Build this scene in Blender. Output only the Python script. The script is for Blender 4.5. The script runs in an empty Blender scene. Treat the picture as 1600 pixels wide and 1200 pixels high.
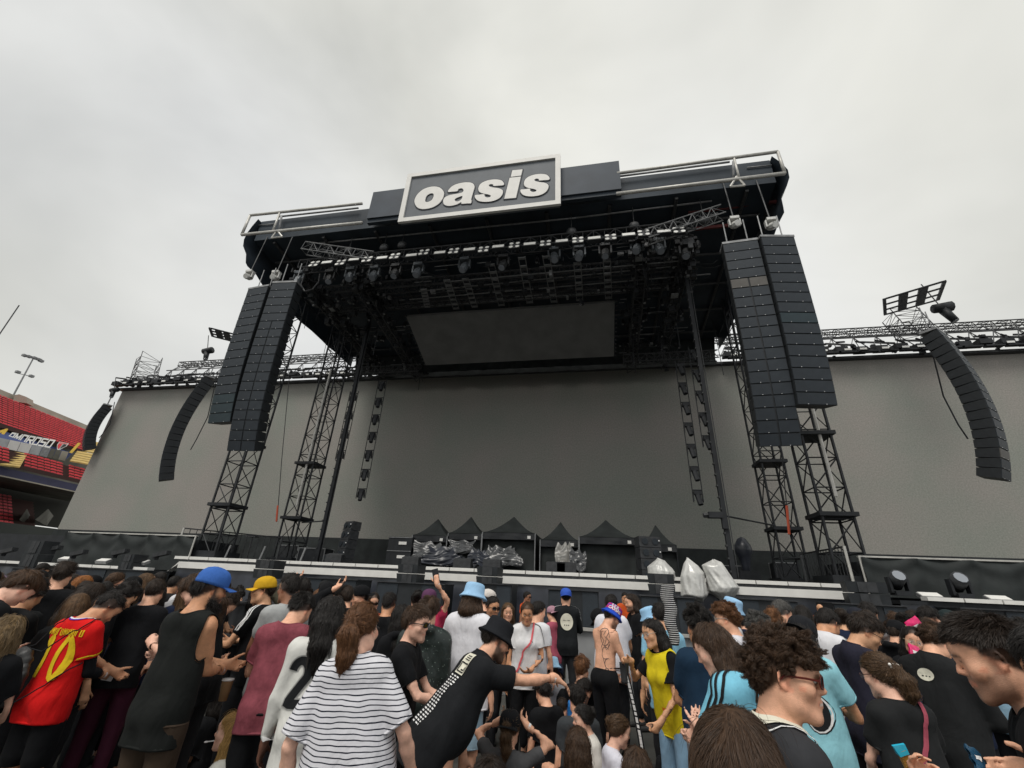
import bpy, bmesh, math, random
import numpy as np
from mathutils import Vector, Matrix
from mathutils.bvhtree import BVHTree
random.seed(7); RNG = np.random.default_rng(7)
R = math.radians
SC = bpy.context.scene
COL = SC.collection

# ------------------------------------------------------------------ camera
FPX, CX, CY = 672.0, 800.0, 600.0            # the photograph is 1600 x 1200
PITCH = math.atan2(315.0, FPX); ROLL = math.atan2(70, 1431); YAW = R(11.6)
EYE = np.array([0.0, 0.0, 1.8])
FWD = np.array([-math.sin(YAW) * math.cos(PITCH), math.cos(YAW) * math.cos(PITCH), math.sin(PITCH)])
RGT = np.array([math.cos(YAW), math.sin(YAW), 0.0]); UPV = np.cross(RGT, FWD)
CAX = RGT * math.cos(ROLL) + UPV * math.sin(ROLL); CAY = -RGT * math.sin(ROLL) + UPV * math.cos(ROLL)
cd = bpy.data.cameras.new('camera'); cam = bpy.data.objects.new('camera', cd); COL.objects.link(cam)
cd.sensor_fit = 'HORIZONTAL'; cd.sensor_width = 36.0; cd.lens = FPX / 1600 * 36.0
cd.clip_start = 0.05; cd.clip_end = 900
cam.matrix_world = Matrix((
    (CAX[0], CAY[0], -FWD[0], EYE[0]), (CAX[1], CAY[1], -FWD[1], EYE[1]),
    (CAX[2], CAY[2], -FWD[2], EYE[2]), (0, 0, 0, 1)))
SC.camera = cam

# ------------------------------------------------------------------ sky, sun, exposure
SUN_EL, SUN_AZ = R(58), R(195)                # azimuth clockwise from +Y
world = bpy.data.worlds.new('World'); SC.world = world; world.use_nodes = True
wn, wl = world.node_tree.nodes, world.node_tree.links
wn.clear()
wo = wn.new('ShaderNodeOutputWorld'); bg = wn.new('ShaderNodeBackground'); bg.inputs['Strength'].default_value = 0.1
sky = wn.new('ShaderNodeTexSky'); sky.sky_type = 'NISHITA'; sky.sun_disc = False
sky.sun_elevation = SUN_EL; sky.sun_rotation = SUN_AZ; sky.dust_density = 4.0
tc = wn.new('ShaderNodeTexCoord'); mp = wn.new('ShaderNodeMapping'); mp.inputs['Scale'].default_value = (1.0, 1.0, 1.6)
mp.inputs['Location'].default_value = (0.35, 0.1, 0.2)
n1 = wn.new('ShaderNodeTexNoise'); n1.inputs['Scale'].default_value = 1.25; n1.inputs['Detail'].default_value = 5; n1.inputs['Roughness'].default_value = 0.5
n1.inputs['Distortion'].default_value = 0.4
cr = wn.new('ShaderNodeValToRGB')
cr.color_ramp.elements[0].position = 0.30; cr.color_ramp.elements[0].color = (5.0, 5.08, 5.05, 1)
cr.color_ramp.elements[1].position = 0.66; cr.color_ramp.elements[1].color = (7.5, 7.55, 7.5, 1)
n2 = wn.new('ShaderNodeTexNoise'); n2.inputs['Scale'].default_value = 0.8; n2.inputs['Detail'].default_value = 2
cw = wn.new('ShaderNodeValToRGB')
cw.color_ramp.elements[0].position = 0.4; cw.color_ramp.elements[0].color = (1.0, 0.985, 0.92, 1)
cw.color_ramp.elements[1].position = 0.6; cw.color_ramp.elements[1].color = (1.0, 1.0, 1.0, 1)
mu = wn.new('ShaderNodeMix'); mu.data_type = 'RGBA'; mu.blend_type = 'MULTIPLY'; mu.inputs['Factor'].default_value = 1
mx = wn.new('ShaderNodeMix'); mx.data_type = 'RGBA'; mx.inputs['Factor'].default_value = 0.94
wl.new(tc.outputs['Generated'], mp.inputs['Vector']); wl.new(mp.outputs['Vector'], n1.inputs['Vector']); wl.new(mp.outputs['Vector'], n2.inputs['Vector'])
wl.new(n1.outputs['Fac'], cr.inputs['Fac']); wl.new(n2.outputs['Fac'], cw.inputs['Fac'])
wl.new(cr.outputs['Color'], mu.inputs['A']); wl.new(cw.outputs['Color'], mu.inputs['B'])
wl.new(sky.outputs['Color'], mx.inputs['A']); wl.new(mu.outputs['Result'], mx.inputs['B'])
wl.new(mx.outputs['Result'], bg.inputs['Color']); wl.new(bg.outputs['Background'], wo.inputs['Surface'])
sd = bpy.data.lights.new('sun', 'SUN'); sd.energy = 1.5; sd.angle = R(25); sd.color = (1.0, 0.96, 0.9)
so = bpy.data.objects.new('sun', sd); COL.objects.link(so); so.location = (0, 0, 60)
sdir = Vector((math.sin(SUN_AZ) * math.cos(SUN_EL), math.cos(SUN_AZ) * math.cos(SUN_EL), math.sin(SUN_EL)))
so.rotation_euler = sdir.to_track_quat('Z', 'Y').to_euler()
vs = SC.view_settings; vs.view_transform = 'Standard'; vs.look = 'None'; vs.exposure = 0.35; vs.gamma = 1.0; vs.use_curve_mapping = False
SC.cycles.use_denoising = True
SC.cycles.max_bounces = 6; SC.cycles.diffuse_bounces = 3; SC.cycles.glossy_bounces = 2

# ------------------------------------------------------------------ pixels of the photograph to points of the place
def ray(px, py):
    x = (px - CX) / FPX; y = -(py - CY) / FPX
    return FWD + x * CAX + y * CAY
def onY(px, py, Y): v = ray(px, py); return EYE + v * (Y / v[1])
def onX(px, py, X): v = ray(px, py); return EYE + v * (X / v[0])
def onZ(px, py, Z): v = ray(px, py); return EYE + v * ((Z - EYE[2]) / v[2])
def atD(px, py, D): v = ray(px, py); return EYE + v * (D / math.hypot(v[0], v[1]))
def proj(P):
    w = np.asarray(P, float) - EYE; z = w @ FWD
    return np.array([CX + FPX * (w @ CAX) / z, CY - FPX * (w @ CAY) / z])

# ------------------------------------------------------------------ materials
MATS = {}
def mat(name, col, rough=0.7, metal=0.0, noise=0.0, nscale=8.0, bump=0.0, bscale=60.0, spec=0.3, emit=None, stretch=None, alpha=1.0, trans=0.0, coords='Object'):
    if name in MATS: return MATS[name]
    m = bpy.data.materials.new(name); m.use_nodes = True
    nt = m.node_tree; b = nt.nodes['Principled BSDF']
    b.inputs['Base Color'].default_value = (*col, 1); b.inputs['Roughness'].default_value = rough
    b.inputs['Metallic'].default_value = metal; b.inputs['Specular IOR Level'].default_value = spec
    if trans: b.inputs['Transmission Weight'].default_value = trans
    if alpha < 1: b.inputs['Alpha'].default_value = alpha
    if emit: b.inputs['Emission Color'].default_value = (*emit[:3], 1); b.inputs['Emission Strength'].default_value = emit[3]
    t = nt.nodes.new('ShaderNodeTexCoord'); vec = t.outputs[coords]
    if stretch:
        mpn = nt.nodes.new('ShaderNodeMapping'); mpn.inputs['Scale'].default_value = stretch
        nt.links.new(vec, mpn.inputs['Vector']); vec = mpn.outputs['Vector']
    if noise > 0:
        n = nt.nodes.new('ShaderNodeTexNoise'); n.inputs['Scale'].default_value = nscale; n.inputs['Detail'].default_value = 6
        nt.links.new(vec, n.inputs['Vector'])
        r = nt.nodes.new('ShaderNodeMapRange'); r.inputs['From Min'].default_value = 0.3; r.inputs['From Max'].default_value = 0.7
        r.inputs['To Min'].default_value = 1 - noise; r.inputs['To Max'].default_value = 1 + noise
        nt.links.new(n.outputs['Fac'], r.inputs['Value'])
        mm = nt.nodes.new('ShaderNodeVectorMath'); mm.operation = 'SCALE'; mm.inputs[0].default_value = col
        nt.links.new(r.outputs['Result'], mm.inputs['Scale']); nt.links.new(mm.outputs['Vector'], b.inputs['Base Color'])
    if bump > 0:
        n = nt.nodes.new('ShaderNodeTexNoise'); n.inputs['Scale'].default_value = bscale; n.inputs['Detail'].default_value = 4
        nt.links.new(vec, n.inputs['Vector'])
        bp = nt.nodes.new('ShaderNodeBump'); bp.inputs['Strength'].default_value = bump; bp.inputs['Distance'].default_value = 0.02
        nt.links.new(n.outputs['Fac'], bp.inputs['Height']); nt.links.new(bp.outputs['Normal'], b.inputs['Normal'])
    MATS[name] = m
    return m
M = dict(
    sheetmid=mat('pale_plastic_sheet', (0.24, 0.235, 0.22), 0.3, noise=0.3, nscale=3, bump=0.5, bscale=7, spec=0.5),
    mhgrey=mat('lamp_housing_grey', (0.13, 0.145, 0.16), 0.5, 0.2, noise=0.2, nscale=6),
    black=mat('black_paint', (0.018, 0.02, 0.023), 0.6, noise=0.3, nscale=3),
    pole=mat('dark_steel', (0.03, 0.032, 0.035), 0.5, 0.3, noise=0.3, nscale=5),
    blacklt=mat('worn_black', (0.035, 0.037, 0.04), 0.55, noise=0.35, nscale=6),
    truss=mat('truss_steel', (0.07, 0.072, 0.075), 0.5, 0.5, noise=0.3, nscale=10),
    alu=mat('pale_aluminium', (0.50, 0.49, 0.46), 0.45, 0.3, noise=0.15, nscale=4),
    alud=mat('dull_aluminium', (0.24, 0.245, 0.25), 0.5, 0.4, noise=0.25, nscale=6),
    white=mat('white_panel', (0.72, 0.71, 0.68), 0.4, noise=0.06, nscale=3),
    cloth=mat('black_cloth', (0.022, 0.026, 0.026), 0.75, noise=0.35, nscale=1.5, bump=0.3, bscale=9),
    vinyl=mat('black_vinyl', (0.03, 0.034, 0.045), 0.33, noise=0.3, nscale=2, bump=0.25, bscale=5, spec=0.5),
    roof=mat('roof_membrane', (0.030, 0.041, 0.054), 0.6, noise=0.3, nscale=0.6),
    fascia=mat('roof_front_panel', (0.045, 0.057, 0.074), 0.6, noise=0.15, nscale=1),
    signgrey=mat('sign_grey', (0.115, 0.128, 0.143), 0.6, noise=0.08, nscale=2),
    signwhite=mat('sign_white', (0.70, 0.69, 0.66), 0.5, noise=0.05, nscale=2),
    signedge=mat('sign_letter_edge', (0.03, 0.035, 0.045), 0.6),
    silver=mat('silver_sheet', (0.60, 0.60, 0.58), 0.36, 0.2, noise=0.15, nscale=5, bump=0.3, bscale=14),
    greysheet=mat('grey_plastic_sheet', (0.075, 0.078, 0.082), 0.25, 0.0, noise=0.4, nscale=3, bump=0.5, bscale=8, spec=0.6),
    lens=mat('lamp_lens', (0.75, 0.75, 0.72), 0.15, 0.2, spec=0.8),
    lensd=mat('dark_lens', (0.25, 0.27, 0.3), 0.1, 0.1, spec=0.8),
    grille=mat('speaker_grille', (0.030, 0.037, 0.045), 0.55, 0.2, noise=0.2, nscale=2, bump=0.3, bscale=120),
    grilleb=mat('speaker_grille_blue', (0.030, 0.046, 0.054), 0.55, 0.2, noise=0.2, nscale=2),
    grilleg=mat('speaker_grille_brownish', (0.10, 0.095, 0.088), 0.55, 0.2, noise=0.2, nscale=2),
    spkbody=mat('speaker_side', (0.022, 0.025, 0.028), 0.5, noise=0.2, nscale=5),
    pin=mat('steel_pin', (0.8, 0.8, 0.8), 0.3, 0.2),
    red=mat('seat_red', (0.74, 0.085, 0.10), 0.5, noise=0.15, nscale=0.8),
    conc=mat('pale_concrete', (0.36, 0.33, 0.27), 0.85, noise=0.2, nscale=0.5),
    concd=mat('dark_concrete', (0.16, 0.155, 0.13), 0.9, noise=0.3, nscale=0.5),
    ochre=mat('ochre_steps', (0.42, 0.30, 0.10), 0.8, noise=0.2, nscale=2),
    navy=mat('navy_banner', (0.05, 0.075, 0.20), 0.6, noise=0.1, nscale=1),
    navyd=mat('dark_navy', (0.03, 0.03, 0.07), 0.6, noise=0.15, nscale=1),
    yellow=mat('banner_yellow', (0.68, 0.45, 0.06), 0.6),
    redflat=mat('crest_red', (0.6, 0.04, 0.05), 0.6),
    rust=mat('rust_red_beam', (0.11, 0.025, 0.025), 0.6),
    orangerope=mat('orange_rope', (0.55, 0.10, 0.05), 0.7),
    barrier=mat('barrier_grey', (0.36, 0.37, 0.38), 0.45, 0.3, noise=0.15, nscale=2),
    ground=mat('ground_cover', (0.055, 0.055, 0.05), 0.9, noise=0.35, nscale=1.2, bump=0.3, bscale=20),
)

# ------------------------------------------------------------------ mesh building
ORG = {}
def org(o): return ORG.get(o.name, np.zeros(3)) if o is not None else np.zeros(3)
def fastmesh(name, V, F, smooth=False):
    me = bpy.data.meshes.new(name)
    V = np.asarray(V, np.float32)
    if isinstance(F, np.ndarray):
        n = F.shape[1]
        me.vertices.add(len(V)); me.vertices.foreach_set('co', V.ravel())
        me.loops.add(F.size); me.loops.foreach_set('vertex_index', F.ravel().astype(np.int32))
        me.polygons.add(len(F)); me.polygons.foreach_set('loop_start', np.arange(0, F.size, n, dtype=np.int32))
        me.update(calc_edges=True)
    else:
        me.from_pydata(V.tolist(), [], F); me.update()
    if smooth: me.polygons.foreach_set('use_smooth', np.ones(len(me.polygons), bool))
    return me
def link(name, me, m, parent=None, matrix=None):
    o = bpy.data.objects.new(name, me); COL.objects.link(o)
    if m is not None:
        ms = m if isinstance(m, (list, tuple)) else [m]
        if len(me.materials) == 0:
            for q in ms: me.materials.append(q)
    if parent is not None:
        o.parent = parent; ORG[o.name] = org(parent)
    if matrix is not None: o.matrix_local = matrix
    return o
class MB:
    def __init__(self): self.v = []; self.f = []; self.mi = []; self.cur = 0
    def add(self, V, F):
        b = len(self.v); self.v.extend([tuple(map(float, p)) for p in V]); self.f.extend([[b + i for i in f] for f in F]); self.mi.extend([self.cur] * len(F))
    def box(self, c, s, rot=None):
        c = np.asarray(c, float); h = np.asarray(s, float) / 2
        P = np.array([[x, y, z] for x in (-1, 1) for y in (-1, 1) for z in (-1, 1)]) * h
        if rot is not None: P = P @ np.asarray(rot).T
        self.add(P + c, [(0, 1, 3, 2), (4, 6, 7, 5), (0, 4, 5, 1), (2, 3, 7, 6), (0, 2, 6, 4), (1, 5, 7, 3)]); return self
    def hexa(self, P):   # bottom 4 then top 4
        self.add(P, [(3, 2, 1, 0), (4, 5, 6, 7), (0, 1, 5, 4), (1, 2, 6, 5), (2, 3, 7, 6), (3, 0, 4, 7)]); return self
    def tube(self, p, q, r, n=6, r2=None, cap=True):
        p = np.asarray(p, float); q = np.asarray(q, float); d = q - p; L = np.linalg.norm(d)
        if L < 1e-6: return self
        d /= L; a = np.array([0, 0, 1.0]) if abs(d[2]) < 0.9 else np.array([1.0, 0, 0])
        u = np.cross(d, a); u /= np.linalg.norm(u); w = np.cross(d, u); r2 = r if r2 is None else r2
        t = np.arange(n) * 2 * math.pi / n
        ring = np.cos(t)[:, None] * u + np.sin(t)[:, None] * w
        V = np.vstack([p + ring * r, q + ring * r2])
        F = [(i, (i + 1) % n, n + (i + 1) % n, n + i) for i in range(n)]
        if cap: F += [tuple(range(n))[::-1], tuple(range(n, 2 * n))]
        self.add(V, F); return self
    def path(self, pts, r, n=6):
        for a, b in zip(pts[:-1], pts[1:]): self.tube(a, b, r, n)
        return self
    def quad(self, *P): self.add(P, [tuple(range(len(P)))]); return self
    def sheet(self, G):   # grid of points [i][j]
        G = np.asarray(G, float); a, b = G.shape[:2]
        self.add(G.reshape(-1, 3), [(i * b + j, i * b + j + 1, (i + 1) * b + j + 1, (i + 1) * b + j) for i in range(a - 1) for j in range(b - 1)]); return self
    def lathe(self, prof, c=(0, 0, 0), n=16, sx=1, sy=1, M3=None):
        V = []
        for r, z in prof:
            for i in range(n):
                t = 2 * math.pi * i / n; V.append((r * math.cos(t) * sx, r * math.sin(t) * sy, z))
        V = np.array(V)
        if M3 is not None: V = V @ np.asarray(M3).T
        V = V + np.asarray(c)
        k = len(prof)
        F = [(i * n + j, i * n + (j + 1) % n, (i + 1) * n + (j + 1) % n, (i + 1) * n + j) for i in range(k - 1) for j in range(n)]
        if prof[0][0] > 1e-4: F.append(tuple(range(n))[::-1])
        if prof[-1][0] > 1e-4: F.append(tuple(range((k - 1) * n, k * n)))
        self.add(V, F); return self
    def mesh(self, name, o=np.zeros(3), smooth=False):
        V = np.array(self.v, float).reshape(-1, 3) - o
        me = bpy.data.meshes.new(name); me.from_pydata(V.tolist(), [], self.f)
        if any(self.mi): me.polygons.foreach_set('material_index', np.array(self.mi, np.int32))
        me.update()
        if smooth: me.polygons.foreach_set('use_smooth', np.ones(len(me.polygons), bool))
        return me
    def build(self, name, m, parent=None, smooth=False, kind=None):
        o = link(name, self.mesh(name, org(parent), smooth), m, parent)
        if kind: o['kind'] = kind
        return o
def thing(name, label, cat, loc=(0, 0, 0), group=None, kind=None, rz=0.0):
    o = bpy.data.objects.new(name, None); COL.objects.link(o); o.location = loc; o.rotation_euler = (0, 0, rz)
    o.empty_display_size = 0.2
    ORG[o.name] = np.array(loc, float)
    o['label'] = label; o['category'] = cat
    if group: o['group'] = group
    if kind: o['kind'] = kind
    return o
def tag(o, label=None, cat=None, group=None, kind=None):
    if label: o['label'] = label
    if cat: o['category'] = cat
    if group: o['group'] = group
    if kind: o['kind'] = kind
    return o
def copy_tree(o, parent=None, loc=None, label=None, depth=0):
    c = o.copy(); COL.objects.link(c)
    ORG[c.name] = org(o)
    if parent is not None: c.parent = parent
    if loc is not None: c.location = loc
    if label: c['label'] = label
    for ch in o.children: copy_tree(ch, c)
    return c
def frame_of(p, q):
    d = np.asarray(q, float) - np.asarray(p, float); L = np.linalg.norm(d); d = d / L
    a = np.array([0, 0, 1.0]) if abs(d[2]) < 0.95 else np.array([0, 1.0, 0])
    u = np.cross(d, a); u /= np.linalg.norm(u); w = np.cross(u, d)
    return d, u, w, L
def truss_mb(p, q, w, h, bays, r=0.03, rd=0.018, n=5, ladder=False):
    d, u, v, L = frame_of(p, q); p = np.asarray(p, float); q = np.asarray(q, float)
    ch, la = [], MB()
    offs = [(u * (a * w / 2)) for a in (-1, 1)] if ladder else [u * (a * w / 2) + v * (b * h / 2) for a, b in ((-1, -1), (1, -1), (1, 1), (-1, 1))]
    for o in offs:
        m = MB(); m.tube(p + o, q + o, r, n); ch.append(m)
    k = len(offs)
    for i in range(bays):
        a = p + d * L * i / bays; b = p + d * L * (i + 1) / bays
        for j in range(k if k > 2 else 1):
            o1, o2 = offs[j], offs[(j + 1) % k]
            if ladder: la.tube(a + o1, a + o2, rd, 4, cap=False)
            else:
                if i % 2 == 0: la.tube(a + o1, b + o2, rd, 4, cap=False)
                else: la.tube(a + o2, b + o1, rd, 4, cap=False)
                la.tube(a + o1, a + o2, rd, 4, cap=False)
    return ch, la
def truss_thing(label, p, q, w, h, bays, m=None, cat='truss', name='truss', r=0.03, rd=0.018, group=None, ladder=False):
    m = m or M['truss']; t = thing(name, label, cat, tuple(p), group)
    ch, la = truss_mb(p, q, w, h, bays, r, rd, ladder=ladder)
    for c in ch: c.build('chord', m, t)
    la.build('lacing', m, t, kind='stuff')
    return t
def truss_part(parent, p, q, w, h, bays, m=None, name='truss', r=0.03, rd=0.018):
    m = m or M['truss']; ch, la = truss_mb(p, q, w, h, bays, r, rd)
    b = MB()
    for c in ch: b.add(c.v, c.f)
    o = b.build(name, m, parent); la.build('lacing', m, o, kind='stuff'); return o
def smoothnoise(P, seed, n=5, f=1.0):
    g = np.random.default_rng(seed); s = np.zeros(len(P))
    for i in range(n):
        k = g.normal(size=3) * f * (0.6 + 0.35 * i); s += np.sin(P @ k + g.uniform(0, 6.28)) / (1 + 0.4 * i)
    return s / n
def drape(P00, P10, P01, P11, nu, nv, amp, seed, swag=0.0, nrm=(0, -1, 0)):
    """hanging cloth between four corners (top pair, bottom pair) with vertical folds and swags under the top edge"""
    P00, P10, P01, P11 = [np.asarray(p, float) for p in (P00, P10, P01, P11)]; nrm = np.asarray(nrm, float)
    u = np.linspace(0, 1, nu); v = np.linspace(0, 1, nv); U, V_ = np.meshgrid(u, v, indexing='ij')
    G = (P00 * (1 - U[..., None]) + P10 * U[..., None]) * (1 - V_[..., None]) + (P01 * (1 - U[..., None]) + P11 * U[..., None]) * V_[..., None]
    L = np.linalg.norm(P10 - P00); g = np.random.default_rng(seed); D = np.zeros_like(U)
    for i in range(6):
        fr = g.uniform(2.0, 9.0); D += np.sin(U * L * fr + g.uniform(0, 6.28) + V_ * g.uniform(-2.5, 2.5)) / (1 + fr * 0.25)
    D = D * (0.25 + 0.75 * V_)
    if swag:
        per = swag; ph = (U * L / per) % 1.0; hang = 4 * ph * (1 - ph)
        D += 1.5 * np.cos(2 * math.pi * (V_ * 2.0 - hang * 0.55)) * np.exp(-3.2 * V_) + 1.6 * np.exp(-(np.minimum(ph, 1 - ph) / (.05 + .2 * V_)) ** 2) * (1 - V_ * .7)
    G += nrm * (D * amp)[..., None]
    return G
# ================================================================== STRUCTURE
XC = -5.0; DECK = 2.33
gm = MB(); gm.quad((-220, -120, 0), (220, -120, 0), (220, 260, 0), (-220, 260, 0))
tag(gm.build('ground', M['ground']), 'dark covered pitch under the standing crowd', 'ground', kind='structure')

# ---------------------------------------------------------------- video screen
def screen_mat():
    m = bpy.data.materials.new('led_screen'); m.use_nodes = True; nt = m.node_tree; b = nt.nodes['Principled BSDF']
    b.inputs['Roughness'].default_value = 0.6; b.inputs['Specular IOR Level'].default_value = 0.25
    t = nt.nodes.new('ShaderNodeTexCoord')
    na = nt.nodes.new('ShaderNodeTexNoise'); na.inputs['Scale'].default_value = 12.0; na.inputs['Detail'].default_value = 3; na.inputs['Roughness'].default_value = 0.8
    nb = nt.nodes.new('ShaderNodeTexNoise'); nb.inputs['Scale'].default_value = 0.22; nb.inputs['Detail'].default_value = 3
    nt.links.new(t.outputs['Object'], na.inputs['Vector']); nt.links.new(t.outputs['Object'], nb.inputs['Vector'])
    ra = nt.nodes.new('ShaderNodeValToRGB'); ra.color_ramp.elements[0].position = 0.32; ra.color_ramp.elements[0].color = (0.205, 0.205, 0.192, 1)
    ra.color_ramp.elements[1].position = 0.68; ra.color_ramp.elements[1].color = (0.318, 0.315, 0.296, 1)
    rb = nt.nodes.new('ShaderNodeValToRGB'); rb.color_ramp.elements[0].position = 0.35; rb.color_ramp.elements[0].color = (0.9, 0.95, 0.9, 1)
    rb.color_ramp.elements[1].position = 0.65; rb.color_ramp.elements[1].color = (1.06, 1.0, 0.98, 1)
    mm = nt.nodes.new('ShaderNodeMix'); mm.data_type = 'RGBA'; mm.blend_type = 'MULTIPLY'; mm.inputs['Factor'].default_value = 1
    nt.links.new(na.outputs['Fac'], ra.inputs['Fac']); nt.links.new(nb.outputs['Fac'], rb.inputs['Fac'])
    nt.links.new(ra.outputs['Color'], mm.inputs['A']); nt.links.new(rb.outputs['Color'], mm.inputs['B']); nt.links.new(mm.outputs['Result'], b.inputs['Base Color'])
    return m
SCRY = 29.0; SX0, SX1, SZ0, SZ1 = -42.6, 33.0, 4.3, 16.45
scr = thing('video_screen', 'giant switched-off grey video wall spanning the whole back of the stage', 'screen', (XC, SCRY, 0))
mb = MB(); mb.box(((SX0 + SX1) / 2, SCRY + 0.15, (SZ0 + SZ1) / 2), (SX1 - SX0, 0.3, SZ1 - SZ0)); mb.build('display', screen_mat(), scr)
mb = MB(); mb.box(((SX0 + SX1) / 2, SCRY - 0.1, SZ1 + 0.1), (SX1 - SX0 + 0.4, 0.5, 0.16)); mb.build('top_rail', M['truss'], scr)
mb = MB(); mb.box(((SX0 + SX1) / 2, SCRY + 0.1, SZ0 - 0.08), (SX1 - SX0 + 0.2, 0.4, 0.14)); mb.build('bottom_rail', M['black'], scr)
mb = MB(); mb.box(((SX0 + SX1) / 2, SCRY - 0.12, 2.12), (SX1 - SX0, 0.2, 4.2)); mb.build('masking_cloth', M['cloth'], scr)
mb = MB()
for x in np.arange(SX0 + 1, SX1, 4.0):
    mb.tube((x, SCRY + 0.6, 0), (x, SCRY + 0.6, SZ1), 0.08, 5); mb.tube((x, SCRY + 0.6, SZ1), (x, SCRY + 4.0, 0), 0.06, 5)
mb.build('back_bracing', M['truss'], scr, kind='stuff')

# ---------------------------------------------------------------- stage
stg = thing('concert_stage', 'long black stage with white lit edge and vinyl skirt in front of the video wall', 'stage', (XC, 17, 0))
DX0, DX1 = -18.2, 8.05
mb = MB(); mb.box(((DX0 + DX1) / 2, 23.0, DECK - 0.17), (DX1 - DX0, 11.9, 0.1)); mb.build('deck', M['black'], stg)
npan = 27; pw = (DX1 - DX0) / npan; pm = None
for i in range(npan):
    x = DX0 + (i + 0.5) * pw
    if pm is None:
        b = MB(); b.box((0, 0, 0), (pw - 0.035, 0.5, 0.115)); pm = b.mesh('edge_panel'); pm.materials.append(M['white'])
    o = bpy.data.objects.new('edge_panel', pm); COL.objects.link(o); o.parent = stg; o.location = (x - XC, 0.25 + RNG.uniform(-0.01, 0.01), DECK - 0.06)
mb = MB(); mb.box(((DX0 + DX1) / 2, 17.12, DECK - 0.24), (DX1 - DX0, 0.2, 0.22)); mb.build('edge_beam', M['blacklt'], stg)
FX0, FX1 = -16.9, 7.65
mb = MB(); mb.box(((FX0 + FX1) / 2, 16.4, 1.985), (FX1 - FX0, 0.25, 0.235)); mb.build('light_strip', M['white'], stg)
mb = MB(); mb.hexa([(FX0 - 0.65, 16.28, 1.55), (FX0 - 0.55, 16.28, 1.55), (FX0 - 0.55, 16.5, 1.55), (FX0 - 0.65, 16.5, 1.55), (FX0 - 0.02, 16.28, 2.0), (FX0 - 0.005, 16.28, 2.1), (FX0 - 0.005, 16.5, 2.1), (FX0 - 0.02, 16.5, 2.0)])
mb.build('light_strip', M['white'], stg)
mb = MB(); mb.box(((FX0 + FX1) / 2, 16.7, 1.99), (FX1 - FX0, 0.34, 0.1)); mb.build('strip_ledge', M['black'], stg)
mb = MB(); mb.sheet(drape((FX0, 16.36, 1.87), (FX1, 16.36, 1.87), (FX0, 16.2, 0.02), (FX1, 16.2, 0.02), 260, 9, 0.07, 3)); mb.build('vinyl_skirt', M['vinyl'], stg, smooth=True)
for x0, x1, sgn in ((DX0, FX0, -1), (FX1, DX1, 1)):
    pass
mb = MB(); mb.box((XC, 23, 1.0), (26.0, 11.6, 2.0)); mb.build('substructure', M['black'], stg)

# dark flight cases and gear in the gloom at the back of the deck
def gear(label, x, y, s, name='flight_case', cat='case'):
    t = thing(name, label, cat, (x, y, DECK - 0.12)); w, d, h = s
    b = MB(); b.box((x, y, DECK - 0.12 + h / 2), (w, d, h)); b.build('case_body', M['black'], t)
    b = MB()
    for sx in (-1, 1):
        for sy in (-1, 1): b.box((x + sx * w / 2, y + sy * d / 2, DECK - 0.12 + h / 2), (0.04, 0.04, h + 0.02))
    for z in (0.02, h): 
        for sy in (-1, 1): b.box((x, y + sy * d / 2, DECK - 0.12 + z), (w + 0.045, 0.035, 0.035))
    b.build('edging', M['alud'], t)
gear('low black flight case left of the left speaker stack', -14.6, 22.0, (1.5, 0.8, 0.9))
gear('black flight case by the left inner tower', -17.1, 23.5, (1.2, 0.8, 1.1))
gear('black flight case behind the bald stagehand', 6.6, 25.6, (1.4, 0.8, 1.0))
gear('black flight case beside the right inner tower', 9.0, 25.2, (1.0, 0.8, 1.2))

# ---------------------------------------------------------------- wing platforms with cloth walls
def wing(label, x0, x1, yw, ztop, zbot, seed, strip_z, strips, clothx):
    t = thing('wing_platform', label, 'platform', ((x0 + x1) / 2, yw, 0))
    b = MB(); b.box(((x0 + x1) / 2, yw + 0.6, strip_z - 0.15), (x1 - x0, 3.0, 0.1)); b.build('deck', M['black'], t)
    b = MB(); b.sheet(drape((clothx[0], yw + 0.7, ztop), (clothx[1], yw + 0.7, ztop), (clothx[0], yw + 0.55, zbot), (clothx[1], yw + 0.55, zbot), 150, 14, 0.055, seed, swag=1.55)); b.build('cloth_wall', M['cloth'], t, smooth=True)
    b = MB(); b.box(((clothx[0] + clothx[1]) / 2, yw + 0.75, ztop + 0.02), (clothx[1] - clothx[0], 0.12, 0.05))
    b.build('top_rim', M['alu'], t)
    for x in clothx:
        b = MB(); b.tube((x, yw + 0.66, zbot), (x, yw + 0.66, ztop + 0.03), 0.035, 6); b.build('edge_post', M['alu'], t)
    b = MB(); b.box(((x0 + x1) / 2, yw + 2.2, ztop / 2 - 0.05), (x1 - x0 - 0.2, 2.4, ztop - 0.15)); b.build('body', M['black'], t)
    b = MB(); b.sheet(drape((x0, yw - 0.88, strip_z - 0.16), (x1, yw - 0.88, strip_z - 0.16), (x0, yw - 0.95, 0.02), (x1, yw - 0.95, 0.02), 100, 8, 0.05, seed + 1)); b.build('front_skirt', M['vinyl'], t, smooth=True)
    for a in strips:
        b = MB(); b.box((a + 0.44, yw - 0.85, strip_z - 0.03), (0.86, 0.3, 0.1)); b.build('edge_panel', M['white'], t)
    return t
WY = 16.4
wing('black cloth-walled wing platform on the left of the stage', -30.0, -17.3, WY, 3.15, 1.75, 11, 1.80, np.arange(-29.9, -17.9, 0.9), (-24.3, -17.3))
wing('black cloth-walled wing platform on the right with draped swags', 8.4, 22.0, WY, 3.17, 2.0, 21, 2.02, np.arange(9.05, 21.5, 0.9), (8.45, 21.5))

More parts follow.
